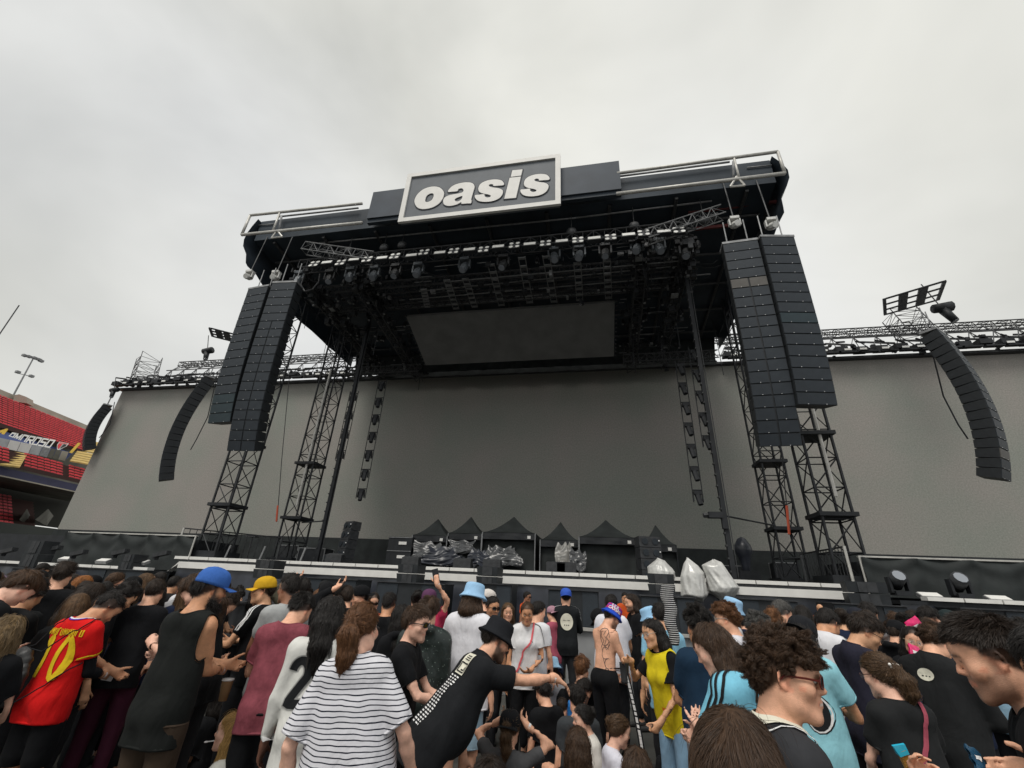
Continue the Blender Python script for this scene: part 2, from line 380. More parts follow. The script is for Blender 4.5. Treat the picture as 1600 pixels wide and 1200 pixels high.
# ---------------------------------------------------------------- railings on the ends of the deck
def railing(label, p, q, h, n):
    p = np.array(p, float); q = np.array(q, float)
    t = thing('railing', label, 'railing', tuple(p))
    b = MB(); b.tube(p + (0, 0, h), q + (0, 0, h), 0.03); b.tube(p + (0, 0, 0.1), q + (0, 0, 0.1), 0.025); b.build('rails', M['truss'], t)
    for i in range(n + 1):
        a = p + (q - p) * i / n; b = MB(); b.tube(a + (0, 0, 0.1), a + (0, 0, h), 0.016, 5); b.build('bar', M['truss'], t)
    for a in (p, q):
        b = MB(); b.tube(a, a + (0, 0, h + 0.02), 0.045); b.build('post', M['alu'] if (a is q) == (p[0] > XC) or a is p and p[0] < XC else M['truss'], t)
railing('steel bar railing at the left end of the deck', (-18.1, 17.1, DECK - .1), (-15.6, 20.4, DECK - .1), 1.25, 16)
railing('steel bar railing at the right end of the deck', (8.05, 20.5, DECK - .1), (8.1, 17.1, DECK - .1), 1.25, 16)

# ---------------------------------------------------------------- roof
RX0, RX1 = -18.4, 8.5
roof = thing('stage_roof', 'huge dark flat stage roof with pale front rails above the stage', 'roof', (XC, 15, 16.7))
b = MB(); b.hexa([(RX0, 15.45, 18.75), (RX1, 15.45, 18.75), (RX1, 27.0, 17.6), (RX0, 27.0, 17.6), (RX0, 15.45, 20.2), (RX1, 15.45, 20.2), (RX1, 27.0, 19.5), (RX0, 27.0, 19.5)]); b.build('canopy', M['roof'], roof)
for x, sg in ((RX0, -1), (RX1, 1)):
    G = []
    for i in range(12):
        y = 15.2 + (27 - 15.2) * i / 11; row = []
        for j in range(8):
            z = 20.15 - (20.15 - 16.7) * j / 7
            bulge = 0.45 * math.sin(math.pi * min(1, j / 5.0)) * (1 - 0.5 * i / 11)
            zz = z if j < 7 or i > 1 else z + 0.35
            row.append((x + sg * bulge + 0.05 * math.sin(i * 2.1 + j), y + (0.4 * max(0, j - 4) / 3 if i == 0 else 0), zz))
        G.append(row)
    b = MB(); b.sheet(G); b.build('side_drape', M['roof'], roof, smooth=True)
b = MB(); b.sheet(drape((RX0, 27.02, 19.3), (RX1, 27.02, 19.3), (RX0 + .4, 27.02, 15.95), (RX1 - .4, 27.02, 15.95), 80, 5, 0.05, 5)); b.build('back_drape', M['cloth'], roof)
b = MB(); b.sheet(drape((-16.9, 28.55, 18.2), (8.6, 28.55, 18.2), (-16.9, 28.55, 16.38), (8.6, 28.55, 16.38), 60, 4, .04, 6)); b.build('header_cloth', M['cloth'], scr)
# underside bays: longitudinal and cross beams that read as faint stripes under the membrane
b = MB()
for x in np.linspace(RX0 + 1.2, RX1 - 1.2, 9): b.tube((x, 15.6, 18.62), (x, 26.8, 17.5), 0.09, 6)
for y in np.linspace(17, 26, 5): b.tube((RX0 + .3, y, 18.75 - (y - 15.45) * 0.0996 - .15), (RX1 - .3, y, 18.75 - (y - 15.45) * 0.0996 - .15), 0.07, 6)
b.build('purlins', M['truss'], roof, kind='stuff')
def rail(p0, p1, Y, r, m=M['alu'], name='front_rail'):
    b = MB(); b.tube(onY(*p0, Y), onY(*p1, Y), r, 8); return b.build(name, m, roof, smooth=True)
RY = 14.9
rail((391, 336.5), (566, 318), RY, 0.075); rail((436, 338.5), (560, 325), RY + .35, 0.05, M['alud']); rail((377.5, 367), (566, 348), RY, 0.085)
rail((391, 336.5), (377.5, 367), RY, 0.07); rail((437, 333), (425.5, 363), RY, 0.055); rail((440, 337), (436, 362), RY + .3, .06, M['alud'])
rail((964, 271), (1215, 237), RY, 0.075); rail((964, 276), (1140, 253), RY + .35, 0.05, M['alud']); rail((963, 303), (1226.5, 271), RY, 0.085)
rail((1215, 237), (1226.5, 271), RY, 0.07); rail((1147, 247.5), (1155, 279), RY, 0.055); rail((1146, 252), (1146, 282), RY + .3, .06, M['alud'])
rail((404, 352), (428, 350), RY + .5, .03, M['alud'], 'thin_rail'); rail((1167, 262), (1206, 258), RY + .5, .03, M['alud'], 'thin_rail')
rail((498, 380), (604, 370), 16.0, .045, M['alud'], 'pale_pipe'); rail((604, 370), (900, 340.5), 16.0, .045, M['alud'], 'pale_pipe'); rail((900, 340.5), (1112, 314), 16.0, .045, M['alud'], 'pale_pipe')
for tri in (((425.5, 371), (424, 372), (441, 370), (433, 360)), ((1142, 291), (1141, 292), (1164, 290), (1151, 276))):
    b = MB(); P = [onY(*p, RY) for p in tri]; b.tube(P[1], P[2], .05); b.tube(P[1], P[3], .05); b.tube(P[2], P[3], .05); b.build('bracket', M['alu'], roof)
for p0, p1 in (((460, 366), (605, 348)), ((930, 316), (1140, 290))):
    truss_part(roof, onY(*p0, 15.9), onY(*p1, 15.9), 0.35, 0.35, 20, M['alud'], 'ladder_truss', .03, .016)
for p0, p1 in (((478, 388), (584, 404)), ((1010, 371), (1128, 332))):
    truss_part(roof, onY(*p0, 15.7), onY(*p1, 15.7), 0.5, 0.5, 8, M['alud'], 'diagonal_truss', .03, .016)
for p0, p1 in (((418, 397), (505, 388)), ((1075, 332), (1215, 315)), ((1085, 358), (1140, 352))):
    b = MB(); b.tube(onY(*p0, 16.6), onY(*p1, 16.6), .09, 6); b.build('red_beam', M['rust'], roof)
# panel behind the sign
b = MB(); b.box(((-11.2 + 1.7) / 2, 15.0, 19.75), (12.9, 0.3, 1.9)); b.build('sign_panel', M['fascia'], roof)
b = MB(); b.box(((-11.2 + 1.7) / 2, 15.05, 18.7), (12.9, 0.2, 0.25)); b.build('panel_foot', M['roof'], roof)
# big inner ceiling screen
b = MB(); b.hexa([(-10.75, 20.0, 16.08), (1.4, 20.0, 16.08), (1.4, 23.7, 14.75), (-10.75, 23.7, 14.75), (-10.75, 20.1, 16.3), (1.4, 20.1, 16.3), (1.4, 23.8, 14.97), (-10.75, 23.8, 14.97)])
isc = thing('ceiling_screen', 'dark tilted screen hung flat under the stage roof', 'screen', (XC, 20, 16))
b.build('panel_face', mat('ceiling_screen', (0.16, 0.16, 0.155), 0.6, noise=0.15, nscale=1.0), isc)
b = MB()
for i in range(14):
    z = i / 13
    for x in (-10.85, 1.5): b.box((x, 20 + 3.7 * z, 16.15 - 1.33 * z), (0.09, 0.08, 0.07))
b.build('hanging_clip', M['truss'], isc, kind='stuff')

# ---------------------------------------------------------------- sign
SY = 14.6
def zs(x, y): P = onY(600 + x / 5.3333, 230 + y / 5.3333, SY - 0.08); return (P[0], P[2])
sign = thing('band_sign', 'grey name sign with white border and big lowercase letters on the roof front', 'sign', (XC, SY, 18))
c4 = [onY(623, 347.5, SY), onY(876.5, 320.5, SY), onY(875.5, 243, SY), onY(637.5, 272.5, SY)]
sx0, sx1 = (c4[0][0] + c4[3][0]) / 2, (c4[1][0] + c4[2][0]) / 2; sz0, sz1 = (c4[0][2] + c4[1][2]) / 2, (c4[2][2] + c4[3][2]) / 2
b = MB(); b.box(((sx0 + sx1) / 2, SY + 0.12, (sz0 + sz1) / 2), (sx1 - sx0 - .1, 0.2, sz1 - sz0 - .1)); b.build('board', M['signgrey'], sign)
fw = 0.25
for n_, c_, s_ in (('a', ((sx0 + sx1) / 2, SY, sz0 + fw / 2), (sx1 - sx0, 0.14, fw)), ('b', ((sx0 + sx1) / 2, SY, sz1 - fw / 2), (sx1 - sx0, 0.14, fw)),
                  ('c', (sx0 + fw / 2, SY, (sz0 + sz1) / 2), (fw, 0.14, sz1 - sz0 - 2 * fw)), ('d', (sx1 - fw / 2, SY, (sz0 + sz1) / 2), (fw, 0.14, sz1 - sz0 - 2 * fw))):
    b = MB(); b.box(c_, s_); b.build('border', M['signwhite'], sign)
def catmull(P, n=6):
    P = np.array(P, float); k = len(P); out = []
    for i in range(k):
        p0, p1, p2, p3 = P[i - 1], P[i], P[(i + 1) % k], P[(i + 2) % k]
        for t in np.arange(n) / n:
            out.append(0.5 * ((2 * p1) + (-p0 + p2) * t + (2 * p0 - 5 * p1 + 4 * p2 - p3) * t * t + (-p0 + 3 * p1 - 3 * p2 + p3) * t ** 3))
    return np.array(out)
def letter(name, loops, y, depth, m, parent, off=0.0, kind=None):
    cu = bpy.data.curves.new(name, 'CURVE'); cu.dimensions = '2D'; cu.fill_mode = 'BOTH'; cu.extrude = depth; cu.offset = off
    for L in loops:
        sp = cu.splines.new('POLY'); sp.points.add(len(L) - 1)
        for p, q in zip(sp.points, L): p.co = (q[0], q[1], 0, 1)
        sp.use_cyclic_u = True
    t = bpy.data.objects.new('tmp', cu); COL.objects.link(t)
    dg = bpy.context.evaluated_depsgraph_get(); me = bpy.data.meshes.new_from_object(t.evaluated_get(dg)); bpy.data.objects.remove(t)
    V = np.empty(len(me.vertices) * 3); me.vertices.foreach_get('co', V); V = V.reshape(-1, 3)
    W = np.stack([V[:, 0], y - V[:, 2], V[:, 1]], 1) - org(parent)
    me.vertices.foreach_set('co', W.ravel().astype(np.float32)); me.update(); me.materials.clear()
    o = link(name, me, m, parent); return o
def tr(P, sm=True, dx=0, dy=0):
    L = [zs(x + dx, y + dy) for x, y in P]; return catmull(L) if sm else L
s_pts = [(997, 292), (991, 308), (950, 312), (912, 314), (908, 303), (890, 299), (872, 306), (876, 318), (905, 327), (955, 334), (985, 350), (987, 378), (962, 413), (912, 438), (845, 447), (788, 440), (760, 418), (756, 392), (790, 388), (832, 384), (836, 400), (855, 410), (880, 407), (888, 396), (868, 386), (822, 377), (791, 361), (784, 333), (803, 297), (852, 271), (920, 260), (973, 267)]
LET = {'letter_o': [tr([(250, 440), (275, 385), (330, 340), (400, 320), (460, 328), (495, 365), (490, 410), (455, 460), (395, 495), (320, 507), (270, 490)]), tr([(340, 432), (352, 398), (382, 378), (408, 380), (410, 402), (394, 432), (364, 448), (344, 447)])],
       'letter_a': [tr([(530, 362), (555, 325), (600, 300), (670, 285), (730, 290), (752, 318), (742, 360), (724, 425), (727, 438), (720, 459), (690, 460), (645, 463), (640, 450), (600, 470), (540, 481), (500, 470), (490, 442), (503, 412), (545, 391), (615, 378), (652, 366), (660, 348), (645, 334), (618, 340), (608, 357), (570, 362)]), tr([(588, 424), (618, 408), (650, 399), (643, 424), (618, 442), (592, 441)])],
       'letter_s': [tr(s_pts)],
       'letter_i': [tr([(1045, 246), (1139, 236), (1098, 413), (1000, 422)], False), tr([(1068, 184), (1153, 176), (1141, 228), (1054, 239)], False)],
       'letter_s2': [tr(s_pts, True, 381, -46)]}
for k, loops in LET.items():
    o = letter(k.replace('2', ''), loops, SY - 0.012, 0.012, M['signwhite'], sign)
    e = letter('letter_edge', loops, SY - 0.0, 0.014, M['signedge'], o, off=0.04)

# ---------------------------------------------------------------- towers, poles, lamp ladders
TW = {}
for nm, x, y, w, ztop, col, lab in (('a', -17.0, 18.0, 0.95, 16.6, 'pole', 'dark lattice tower below the left outer speaker array'), ('b', -16.15, 22.0, 1.0, 17.5, 'pole', 'dark lattice tower behind the left speaker arrays, next to the cable'),
                                    ('c', 8.15, 22.0, 0.95, 17.5, 'pole', 'dark lattice tower below the right inner speaker array'), ('d', 8.35, 18.0, 1.0, 16.6, 'pole', 'dark lattice tower below the right outer speaker array, with silver pipe')):
    t = truss_thing(lab, (x, y, DECK - .1), (x, y, ztop), w, w, 13, M[col], 'tower', 'lattice_tower', 0.055, 0.026, 'roof towers')
    for z in (4.6, 7.6): b = MB(); b.box((x, y - 0.05, z), (w + 0.25, w + 0.2, 0.14)); b.build('platform', M['black'], t)
    if nm in 'bd':
        b = MB(); b.tube((x + 0.1, y - w / 2 - .02, 5.2), (x + 0.12, y - w / 2 - .02, 13.5), 0.06); b.build('silver_pipe', M['alu'], t)
    b = MB(); b.box((x, y, DECK + .12), (w + .5, w + .5, 0.3)); b.build('foot', M['black'], t)
def pole(label, x, y, z0, z1):
    t = thing('curtain_pole', label, 'pole', (x, y, z0))
    b = MB(); b.box((x, y, (z0 + z1) / 2), (0.17, 0.17, z1 - z0)); b.build('mast', M['black'], t)
    b = MB()
    for z in np.arange(z0 + .4, z1, 0.45): b.box((x - 0.1, y - 0.02, z), (0.05, 0.2, 0.06))
    b.build('clips', M['truss'], t, kind='stuff')
    b = MB(); b.tube((x + .16, y, z0), (x + .16, y, z1), 0.02, 5); b.build('side_cable', M['truss'], t)
pole('tall thin black pole on the left of the open stage', -13.8, 21.0, DECK - .1, 17.2)
pole('tall thin black pole on the right of the open stage', 4.87, 18.5, DECK - .1, 18.0)
b_ = thing('crossbar', 'thin horizontal bar between the right pole and the right inner tower', 'bar', (5, 18.6, 4.6)); b = MB(); b.tube((4.9, 18.6, 4.65), (7.7, 21.5, 4.7), .035); b.build('bar_tube', M['black'], b_)
b_ = thing('crossbar', 'thin horizontal bar between the left pole and the left inner tower', 'bar', (-14, 21, 4.6)); b = MB(); b.tube((-13.9, 21.0, 4.4), (-15.7, 21.8, 4.4), .035); b.build('bar_tube', M['black'], b_)
def moving_head(name, label, P, s=1.0, aim=(0, -0.5, -1), group=None, m='blacklt', lens='lensd', hang=True, cat='stage light'):
    """base box, two-armed yoke, tapered head with lens"""
    P = np.asarray(P, float); a = np.array(aim, float); a /= np.linalg.norm(a)
    t = thing(name, label, cat, tuple(P), group)
    sg = -1 if hang else 1
    b = MB(); b.box(P + (0, 0, sg * 0.06 * s), (0.36 * s, 0.3 * s, 0.13 * s)); b.build('base', M[m], t)
    piv = P + (0, 0, sg * 0.38 * s)
    for sx in (-1, 1): MB().box(P + (sx * 0.21 * s, 0, sg * 0.26 * s), (0.06 * s, 0.14 * s, 0.34 * s)).build('yoke', M[m], t)
    b = MB(); b.tube(piv - a * 0.2 * s, piv - a * 0.02 * s, 0.12 * s, 8, 0.165 * s); b.tube(piv - a * .02 * s, piv + a * 0.24 * s, 0.165 * s, 8, 0.15 * s); h = b.build('head', M[m], t, smooth=False)
    b = MB(); b.tube(piv + a * 0.235 * s, piv + a * 0.255 * s, 0.125 * s, 10); b.build('lens', M[lens], h)
    return t
def lamp_ladder(label, x, y, z0, z1, n, dx=0.55):
    t = thing('lamp_ladder', label, 'lamp ladder', (x, y, z1))
    for sx in (-1, 1):
        b = MB(); b.tube((x + sx * dx / 2, y, z0), (x + sx * dx / 2, y, z1), 0.022, 5); b.build('rope', M['black'], t)
    zz = np.linspace(z0 + .2, z1 - .5, n)
    for i, z in enumerate(zz):
        b = MB(); b.tube((x - dx / 2, y, z + .32), (x + dx / 2, y, z + .32), 0.03, 5); b.box((x, y, z + .2), (.3, .22, .16)); l = b.build('lamp_base', M['black'], t)
        b = MB(); b.tube((x, y, z + .1), (x + .05, y - .12, z - .32), .13, 8, .11); b.box((x - .19, y, z), (.04, .1, .3)); b.box((x + .19, y, z), (.04, .1, .3)); b.build('lamp_head', M['black'], l)
    return t
lamp_ladder('lower lamp ladder hanging nearest the tents on the left, seven lamps', -12.65, 22, 5.75, 13.0, 7)
lamp_ladder('shorter lamp ladder between the left tower and the left pole, four lamps', -14.35, 21.9, 7.9, 12.2, 4)
lamp_ladder('lamp ladder left of the right pole, hanging over the tents', 4.33, 20, 5.4, 12.3, 7, .4)
lamp_ladder('lamp ladder beside the right pole', 4.85, 19.2, 7.6, 12.6, 5, .4)
cb = thing('hanging_cable', 'thin cable and orange rope hanging left of the left inner tower', 'cable', (-17, 21, 4)); b = MB(); b.path([onY(452, 590, 21), onY(440, 720, 21), onY(434, 800, 21)], .02, 5); b.build('cable_run', M['black'], cb)
b = MB(); b.path([onY(434, 790, 21), onY(432, 815, 21)], .05, 5); b.build('rope_end', M['orangerope'], cb)
cb = thing('hanging_cable', 'thin cable and orange rope hanging between the two right towers', 'cable', (9, 18, 4)); b = MB(); b.path([onY(1221, 703, 19), onY(1229, 790, 19)], .02, 5); b.build('cable_run', M['black'], cb)
b = MB(); b.path([onY(1229, 790, 19), onY(1233, 835, 19)], .05, 5); b.build('rope_end', M['orangerope'], cb)

# ---------------------------------------------------------------- speaker arrays
CH, CW, CDp = 0.44, 1.28, 0.62
def cab_mesh(w, h, d, split=False):
    b = MB(); b.hexa([(-w / 2, 0, 0.006), (w / 2, 0, 0.006), (w / 2 - .06, d, 0.04), (-w / 2 + .06, d, .04), (-w / 2, 0, h - .006), (w / 2, 0, h - .006), (w / 2 - .06, d, h - .04), (-w / 2 + .06, d, h - .04)])
    body = b.mesh('speaker_box'); body.materials.append(M['spkbody'])
    b = MB()
    if split:
        for s in (-1, 1): b.box((s * (w / 4 + .005), -0.012, h / 2), (w / 2 - .05, 0.03, h - 0.045))
    else: b.box((0, -0.012, h / 2), (w - 0.03, 0.03, h - 0.045))
    gr = b.mesh('grille')
    b = MB()
    for s in (-0.24, 0.22): b.lathe([(.001, -.008), (0.013, -.006), (0.013, .006), (.001, .008)], (s * w, -0.035, 0.03), 6, M3=[[1, 0, 0], [0, 0, 1], [0, 1, 0]])
    pn = b.mesh('pin'); pn.materials.append(M['pin'])
    return body, gr, pn
def line_array(label, top, n, yaw, tilts, w=CW, h=CH, d=CDp, split_from=None, tints=(), cat='speaker array', pinned=True):
    t = thing('line_array', label, cat, tuple(top), 'hanging speaker arrays', rz=yaw)
    meshes = {}
    def get(sp, tint):
        if (sp, tint) not in meshes:
            bo, gr, pn = cab_mesh(w, h, d, sp); gr.materials.append(M[tint]); meshes[(sp, tint)] = (bo, gr, pn)
        return meshes[(sp, tint)]
    b = MB(); b.box((0, d * .4, 0.06), (w * 1.02, d * .9, 0.1)); b.tube((-w * .3, d * .4, .1), (-w * .3, d * .4, 1.4), .025); b.tube((w * .3, d * .4, .1), (w * .3, d * .4, 1.4), .025)
    f = link('rigging_frame', b.mesh('rigging_frame'), M['alud'], t)
    y, z, a = 0.0, 0.0, 0.0
    for i in range(n):
        a = R(tilts(i / max(1, n - 1)))
        z -= h * math.cos(a); y -= h * math.sin(a) * -1
        sp = split_from is not None and i >= split_from
        tint = dict(tints).get(i, 'grille')
        bo, gr, pn = get(sp, tint)
        o = bpy.data.objects.new('speaker_box', bo); COL.objects.link(o); o.parent = t; o.location = (0, y, z); o.rotation_euler = (-a * -1 if False else a, 0, 0)
        g = bpy.data.objects.new('grille', gr); COL.objects.link(g); g.parent = o
        if pinned:
            p = bpy.data.objects.new('pin', pn); COL.objects.link(p); p.parent = o
    return t
PY = 14.5
line_array('outer hanging speaker array left of the stage, darker and shorter', (-16.25, PY + .3, 14.75), 16, R(-6), lambda t: 1 + 9 * t ** 3, tints=[(13, 'grilleb'), (14, 'grilleb'), (15, 'grilleb')])
line_array('inner hanging speaker array left of the stage, with a split lower column', (-14.62, PY + .1, 14.75), 19, R(4), lambda t: 1 + 13 * t ** 3, split_from=5)
line_array('inner hanging speaker array right of the stage, one paler box', (6.08, PY + .1, 14.72), 19, R(-4), lambda t: 1 + 13 * t ** 3, split_from=4, tints=[(4, 'grilleg')])
line_array('outer hanging speaker array right of the stage, with a bluish box', (7.42, PY, 14.72), 16, R(8), lambda t: 1 + 7 * t ** 3, tints=[(8, 'grilleb')])
for px, py, lab in ((392, 436, 'white-wrapped light above the left outer array'), (433, 437, 'white-wrapped light above the left inner array'), (1146, 353, 'white-wrapped light above the right inner array'), (1203, 355, 'white-wrapped light above the right outer array')):
    P = onY(px, py - 12, 15.2)
    moving_head('wrapped_light', lab, P, 1.0, (0.2, -1, -.5), None, 'silver', 'lens', True)
    hb = MB(); hb.tube(P, P + (0, .2, 2.6), .03); link('hanger', hb.mesh('hanger', P), M['truss'], bpy.data.objects[[o.name for o in COL.objects if o.get('label') == lab][0]])
# curved outer arrays
def curved_array(label, p_top, p_bot, Y, n, yaw, tw, w=1.0, bulge=0.12):
    A = onY(*p_top, Y); B = onY(*p_bot, Y); L = np.linalg.norm(B - A); h = L / n * 1.03
    t = line_array(label, A, n, yaw, lambda t: tw[0] + (tw[1] - tw[0]) * t ** 1.3, w=w, h=h, d=.7, tints=[(n - 3, 'grilleg')] if A[0] > 0 else [], pinned=True)
    b = MB()
    for i in range(n):
        for s in (-1, 1): pass
    pts = [(0.7, 0.6, 0.4), (0.75, .95, -L * .4), (0.5, .8, -L * .62), (0.55, .7, -L * .72)]
    b.path(pts, .03, 5); c = link('cable', b.mesh('cable'), M['black'], t)
    return t
curved_array('curved hanging speaker array in front of the right wing screen', (1470, 519), (1562, 746), 20, 17, R(40), (-13, 17))
curved_array('curved hanging speaker array in front of the left wing screen', (319, 590), (258, 750), 22, 17, R(-40), (-15, 15), w=.68)
curved_array('small curved speaker array at the far left end of the video wall', (160, 634), (131, 702), 28, 12, R(-30), (-14, 24), w=1.15)
# fly frames for the curved arrays
def grid_frame(label, P, w, l, rz, tilt):
    t = thing('grid_frame', label, 'rigging', tuple(P))
    Mx = Matrix.Rotation(rz, 3, 'Z') @ Matrix.Rotation(tilt, 3, 'X'); Mx = np.array(Mx)
    for k in range(4):
        b = MB(); x = -w / 2 + w * k / 3; b.box(np.asarray(P) + Mx @ np.array((x, 0, 0)), (.16 if k in (0, 3) else .42, l, .1), Mx); b.build('beam', M['black'], t)
    for k in range(4):
        b = MB(); y = -l / 2 + l * k / 3; b.box(np.asarray(P) + Mx @ np.array((0, y, .001)), (w - .16, .14, .08), Mx); b.build('cross_beam', M['black'], t)
grid_frame('dark grid frame raised on top of the right wing truss', onY(1425, 468, 25.5), 2.6, 4.6, R(-32), R(16))
grid_frame('corner of a dark grid frame peeking out left of the left outer array', onY(349, 524, 24), 1.6, 2.0, R(40), R(8))
def wrapped_spot(label, P, s):
    t = thing('wrapped_spot', label, 'stage light', tuple(P)); P = np.asarray(P)
    b = MB(); b.tube(P + (-.45 * s, 0, 0), P + (.5 * s, 0, .12 * s), .28 * s, 9, .33 * s); b.build('hood', M['spkbody'], t, smooth=True)
    b = MB(); b.tube(P + (0, 0, -.1), P + (.3 * s, -.1, -1.0 * s), .26 * s, 9, .2 * s); h = b.build('head', M['spkbody'], t, smooth=True)
    b = MB(); b.tube(P + (.3 * s, -.1, -1.0 * s), P + (.31 * s, -.105, -1.03 * s), .19 * s, 9); b.build('lens', M['lensd'], h)
    b = MB(); b.tube(P, P + (-.5, 0, 1.9 * s), .03); b.build('hanger', M['truss'], t)
wrapped_spot('hooded spotlight hanging beside the grid frame above the right wing screen', onY(1472, 482, 25), .95)
wrapped_spot('hooded spotlight hanging above the left wing screen by the left outer array', onY(324, 549, 25), .8)
wrapped_spot('hooded spotlight hanging at the far left corner of the video wall', onY(178, 610, 28), .7)

# ---------------------------------------------------------------- trusses and clutter along the top of the wing screens
def wing_truss(label, x0, x1, y, z0, z1, zm, seed):
    t = thing('screen_truss', label, 'truss', ((x0 + x1) / 2, y, z0)); g = np.random.default_rng(seed)
    L = x1 - x0
    truss_part(t, (x0, y + 1.6, z1), (x1, y + 1.6, z1), .42, .42, int(L / .55), M['truss'], 'top_truss', .045, .024)
    b = MB(); b.tube((x0, y + .6, zm), (x1, y + .6, zm), .05, 5); b.tube((x0, y + 2.2, zm), (x1, y + 2.2, zm), .035, 5); b.tube((x0, y, z0 + .35), (x1, y, z0 + .35), .05, 5); b.tube((x0, y + .5, z0 + .7), (x1, y + .5, z0 + .7), .05, 5); b.build('long_chord', M['truss'], t)
    b = MB()
    for x in np.arange(x0 + .6, x1, 1.35):
        for q in (-.7, 0, .7): b.tube((x, y + .6, zm), (x + q, y + .2, z0 + .4), .034, 4)
        b.tube((x, y + .6, zm), (x + .1, y + 1.4, z1), .038, 4); b.tube((x, y + .6, zm), (x + .9, y + 1.5, z1), .03, 4)
    b.build('web', M['truss'], t, kind='stuff')
    for x in np.arange(x0 + 1.0, x1, 2.3):
        b = MB(); b.box((x, y + .9, (zm + z0 + .5) / 2 + .3), (.15, 3.4, .13), np.array(Matrix.Rotation(R(32), 3, 'X'))); b.build('brace', M['blacklt'], t)
    # row of flood lamps on the lower edge
    bb = MB(); bl = MB()
    for x in np.arange(x0 + .4, x1, 1.15):
        bb.box((x, y - .1, z0 + .42 + g.uniform(-.1, .1)), (.7, .5, .34)); bb.box((x + .4, y - .2, z0 + .16), (1.0, .3, .1)); bb.tube((x - .2, y - .3, z0 + .9), (x + .5, y + .1, z0 + .95 + g.uniform(-.1, .2)), .07, 5)
        if g.random() < .75: bl.box((x + g.uniform(-.2, .3), y - .38, z0 + .3), (.4, .04, .13))
        for k in range(4): bb.box((x + g.uniform(-.5, .5), y + g.uniform(-.4, .4), z0 + g.uniform(.1, .85)), g.uniform(.08, .28, 3))
    bb.build('lamp_bodies', M['black'], t, kind='stuff'); bl.build('lamp_faces', M['lens'], t, kind='stuff')
    return t
wing_truss('lattice truss with lamps along the top of the right wing screen', 9.0, 31.0, 28.4, 16.5, 19.2, 18.2, 1)
wing_truss('lattice truss with lamps along the top of the left wing screen', -38.6, -15.5, 28.4, 16.5, 19.5, 18.4, 2)
wing_truss('stepped-down end piece of the lattice truss at the left end of the video wall', -42.9, -38.9, 28.4, 16.5, 17.9, 17.5, 3)
for lab, p, q, nb in (('leaning lattice tower piece on the left screen truss', onY(222, 600, 28.9), onY(234, 560, 29.6), 5), ('leaning lattice tower piece on the right screen truss', onY(1430, 520, 28.9), onY(1405, 492, 29.6), 5)):
    truss_thing(lab, p, q, 1.6, 1.2, nb, M['truss'], 'truss', 'truss', .035, .02)

# ---------------------------------------------------------------- rig under the roof
front = truss_thing('long front lighting truss carrying the row of blinders', (-15.3, 16.0, 17.0), (4.9, 16.0, 17.0), .5, .5, 40, M['truss'], 'truss', 'lighting_truss', .035, .016)
for lab, a, b2, nb in (('second lighting truss behind the front row of blinders', (-15.6, 18.0, 16.75), (5.4, 18.0, 16.75), 40), ('third lighting truss in front of the ceiling screen', (-15.6, 19.3, 16.6), (5.4, 19.3, 16.6), 40),
                       ('left side truss running to the back under the roof', (-15.4, 16.2, 16.6), (-15.4, 26.5, 15.9), 20), ('right side truss running to the back under the roof', (4.6, 16.2, 16.6), (4.6, 26.5, 15.9), 20),
                       ('inner left truss beside the ceiling screen', (-12.3, 17.5, 16.4), (-12.3, 26.5, 15.2), 18), ('inner right truss beside the ceiling screen', (2.6, 17.5, 16.4), (2.6, 26.5, 15.2), 18),
                       ('low truss across the back of the roof on the right', (2.0, 24.5, 14.9), (7.5, 24.5, 14.9), 12), ('low truss across the back of the roof on the left', (-17.0, 24.5, 14.9), (-11.5, 24.5, 14.9), 12)):
    truss_thing(lab, a, b2, .5, .5, nb, M['truss'], 'truss', 'lighting_truss', .04, .02)
for p0, p1 in (((605, 483.5), (1046, 449)), ((640, 468), (1110, 428)), ((655, 455), (1085, 413)), ((700, 440), (1060, 408))):
    A = onZ(*p0, 16.45); B = onZ(*p1, 16.45); t = thing('lamp_bar', {483.5: 'lowest pale lamp bar just above the ceiling screen', 468: 'second pale lamp bar above the ceiling screen', 455: 'third lamp bar under the roof', 440: 'thin lamp bar nearest the front truss'}[p0[1]], 'bar', tuple(A))
    b = MB(); b.tube(A, B, .035, 5); b.build('tube_run', M['alud'], t)
LAD = [((698, 437), (713, 483)), ((727, 435), (742, 480)), ((767, 412), (784, 478)), ((815, 401), (828, 474)), ((853, 399), (866, 473)), ((902, 410), (906, 470)), ((948, 405), (951, 467)), ((662, 452), (668, 480))]
for i, (p0, p1) in enumerate(LAD):
    A = onZ(*p0, 16.35); B = onZ(*p1, 16.35); d, u, v, L = frame_of(A, B)
    t = thing('ladder_bar', 'pale ladder-shaped lamp bar running front to back over the ceiling screen', 'lamp bar', tuple(A), 'ladder bars above the ceiling screen')
    ux = np.array([1.0, 0, 0])
    for s in (-.17, .17): b = MB(); b.tube(A + ux * s, B + ux * s, .022, 4); b.build('side_rail', M['alud'], t)
    for k in np.linspace(0.03, 0.97, 7): b = MB(); b.box(A + (B - A) * k, (.34, .14, .06)); b.build('rung', M['alud'], t)
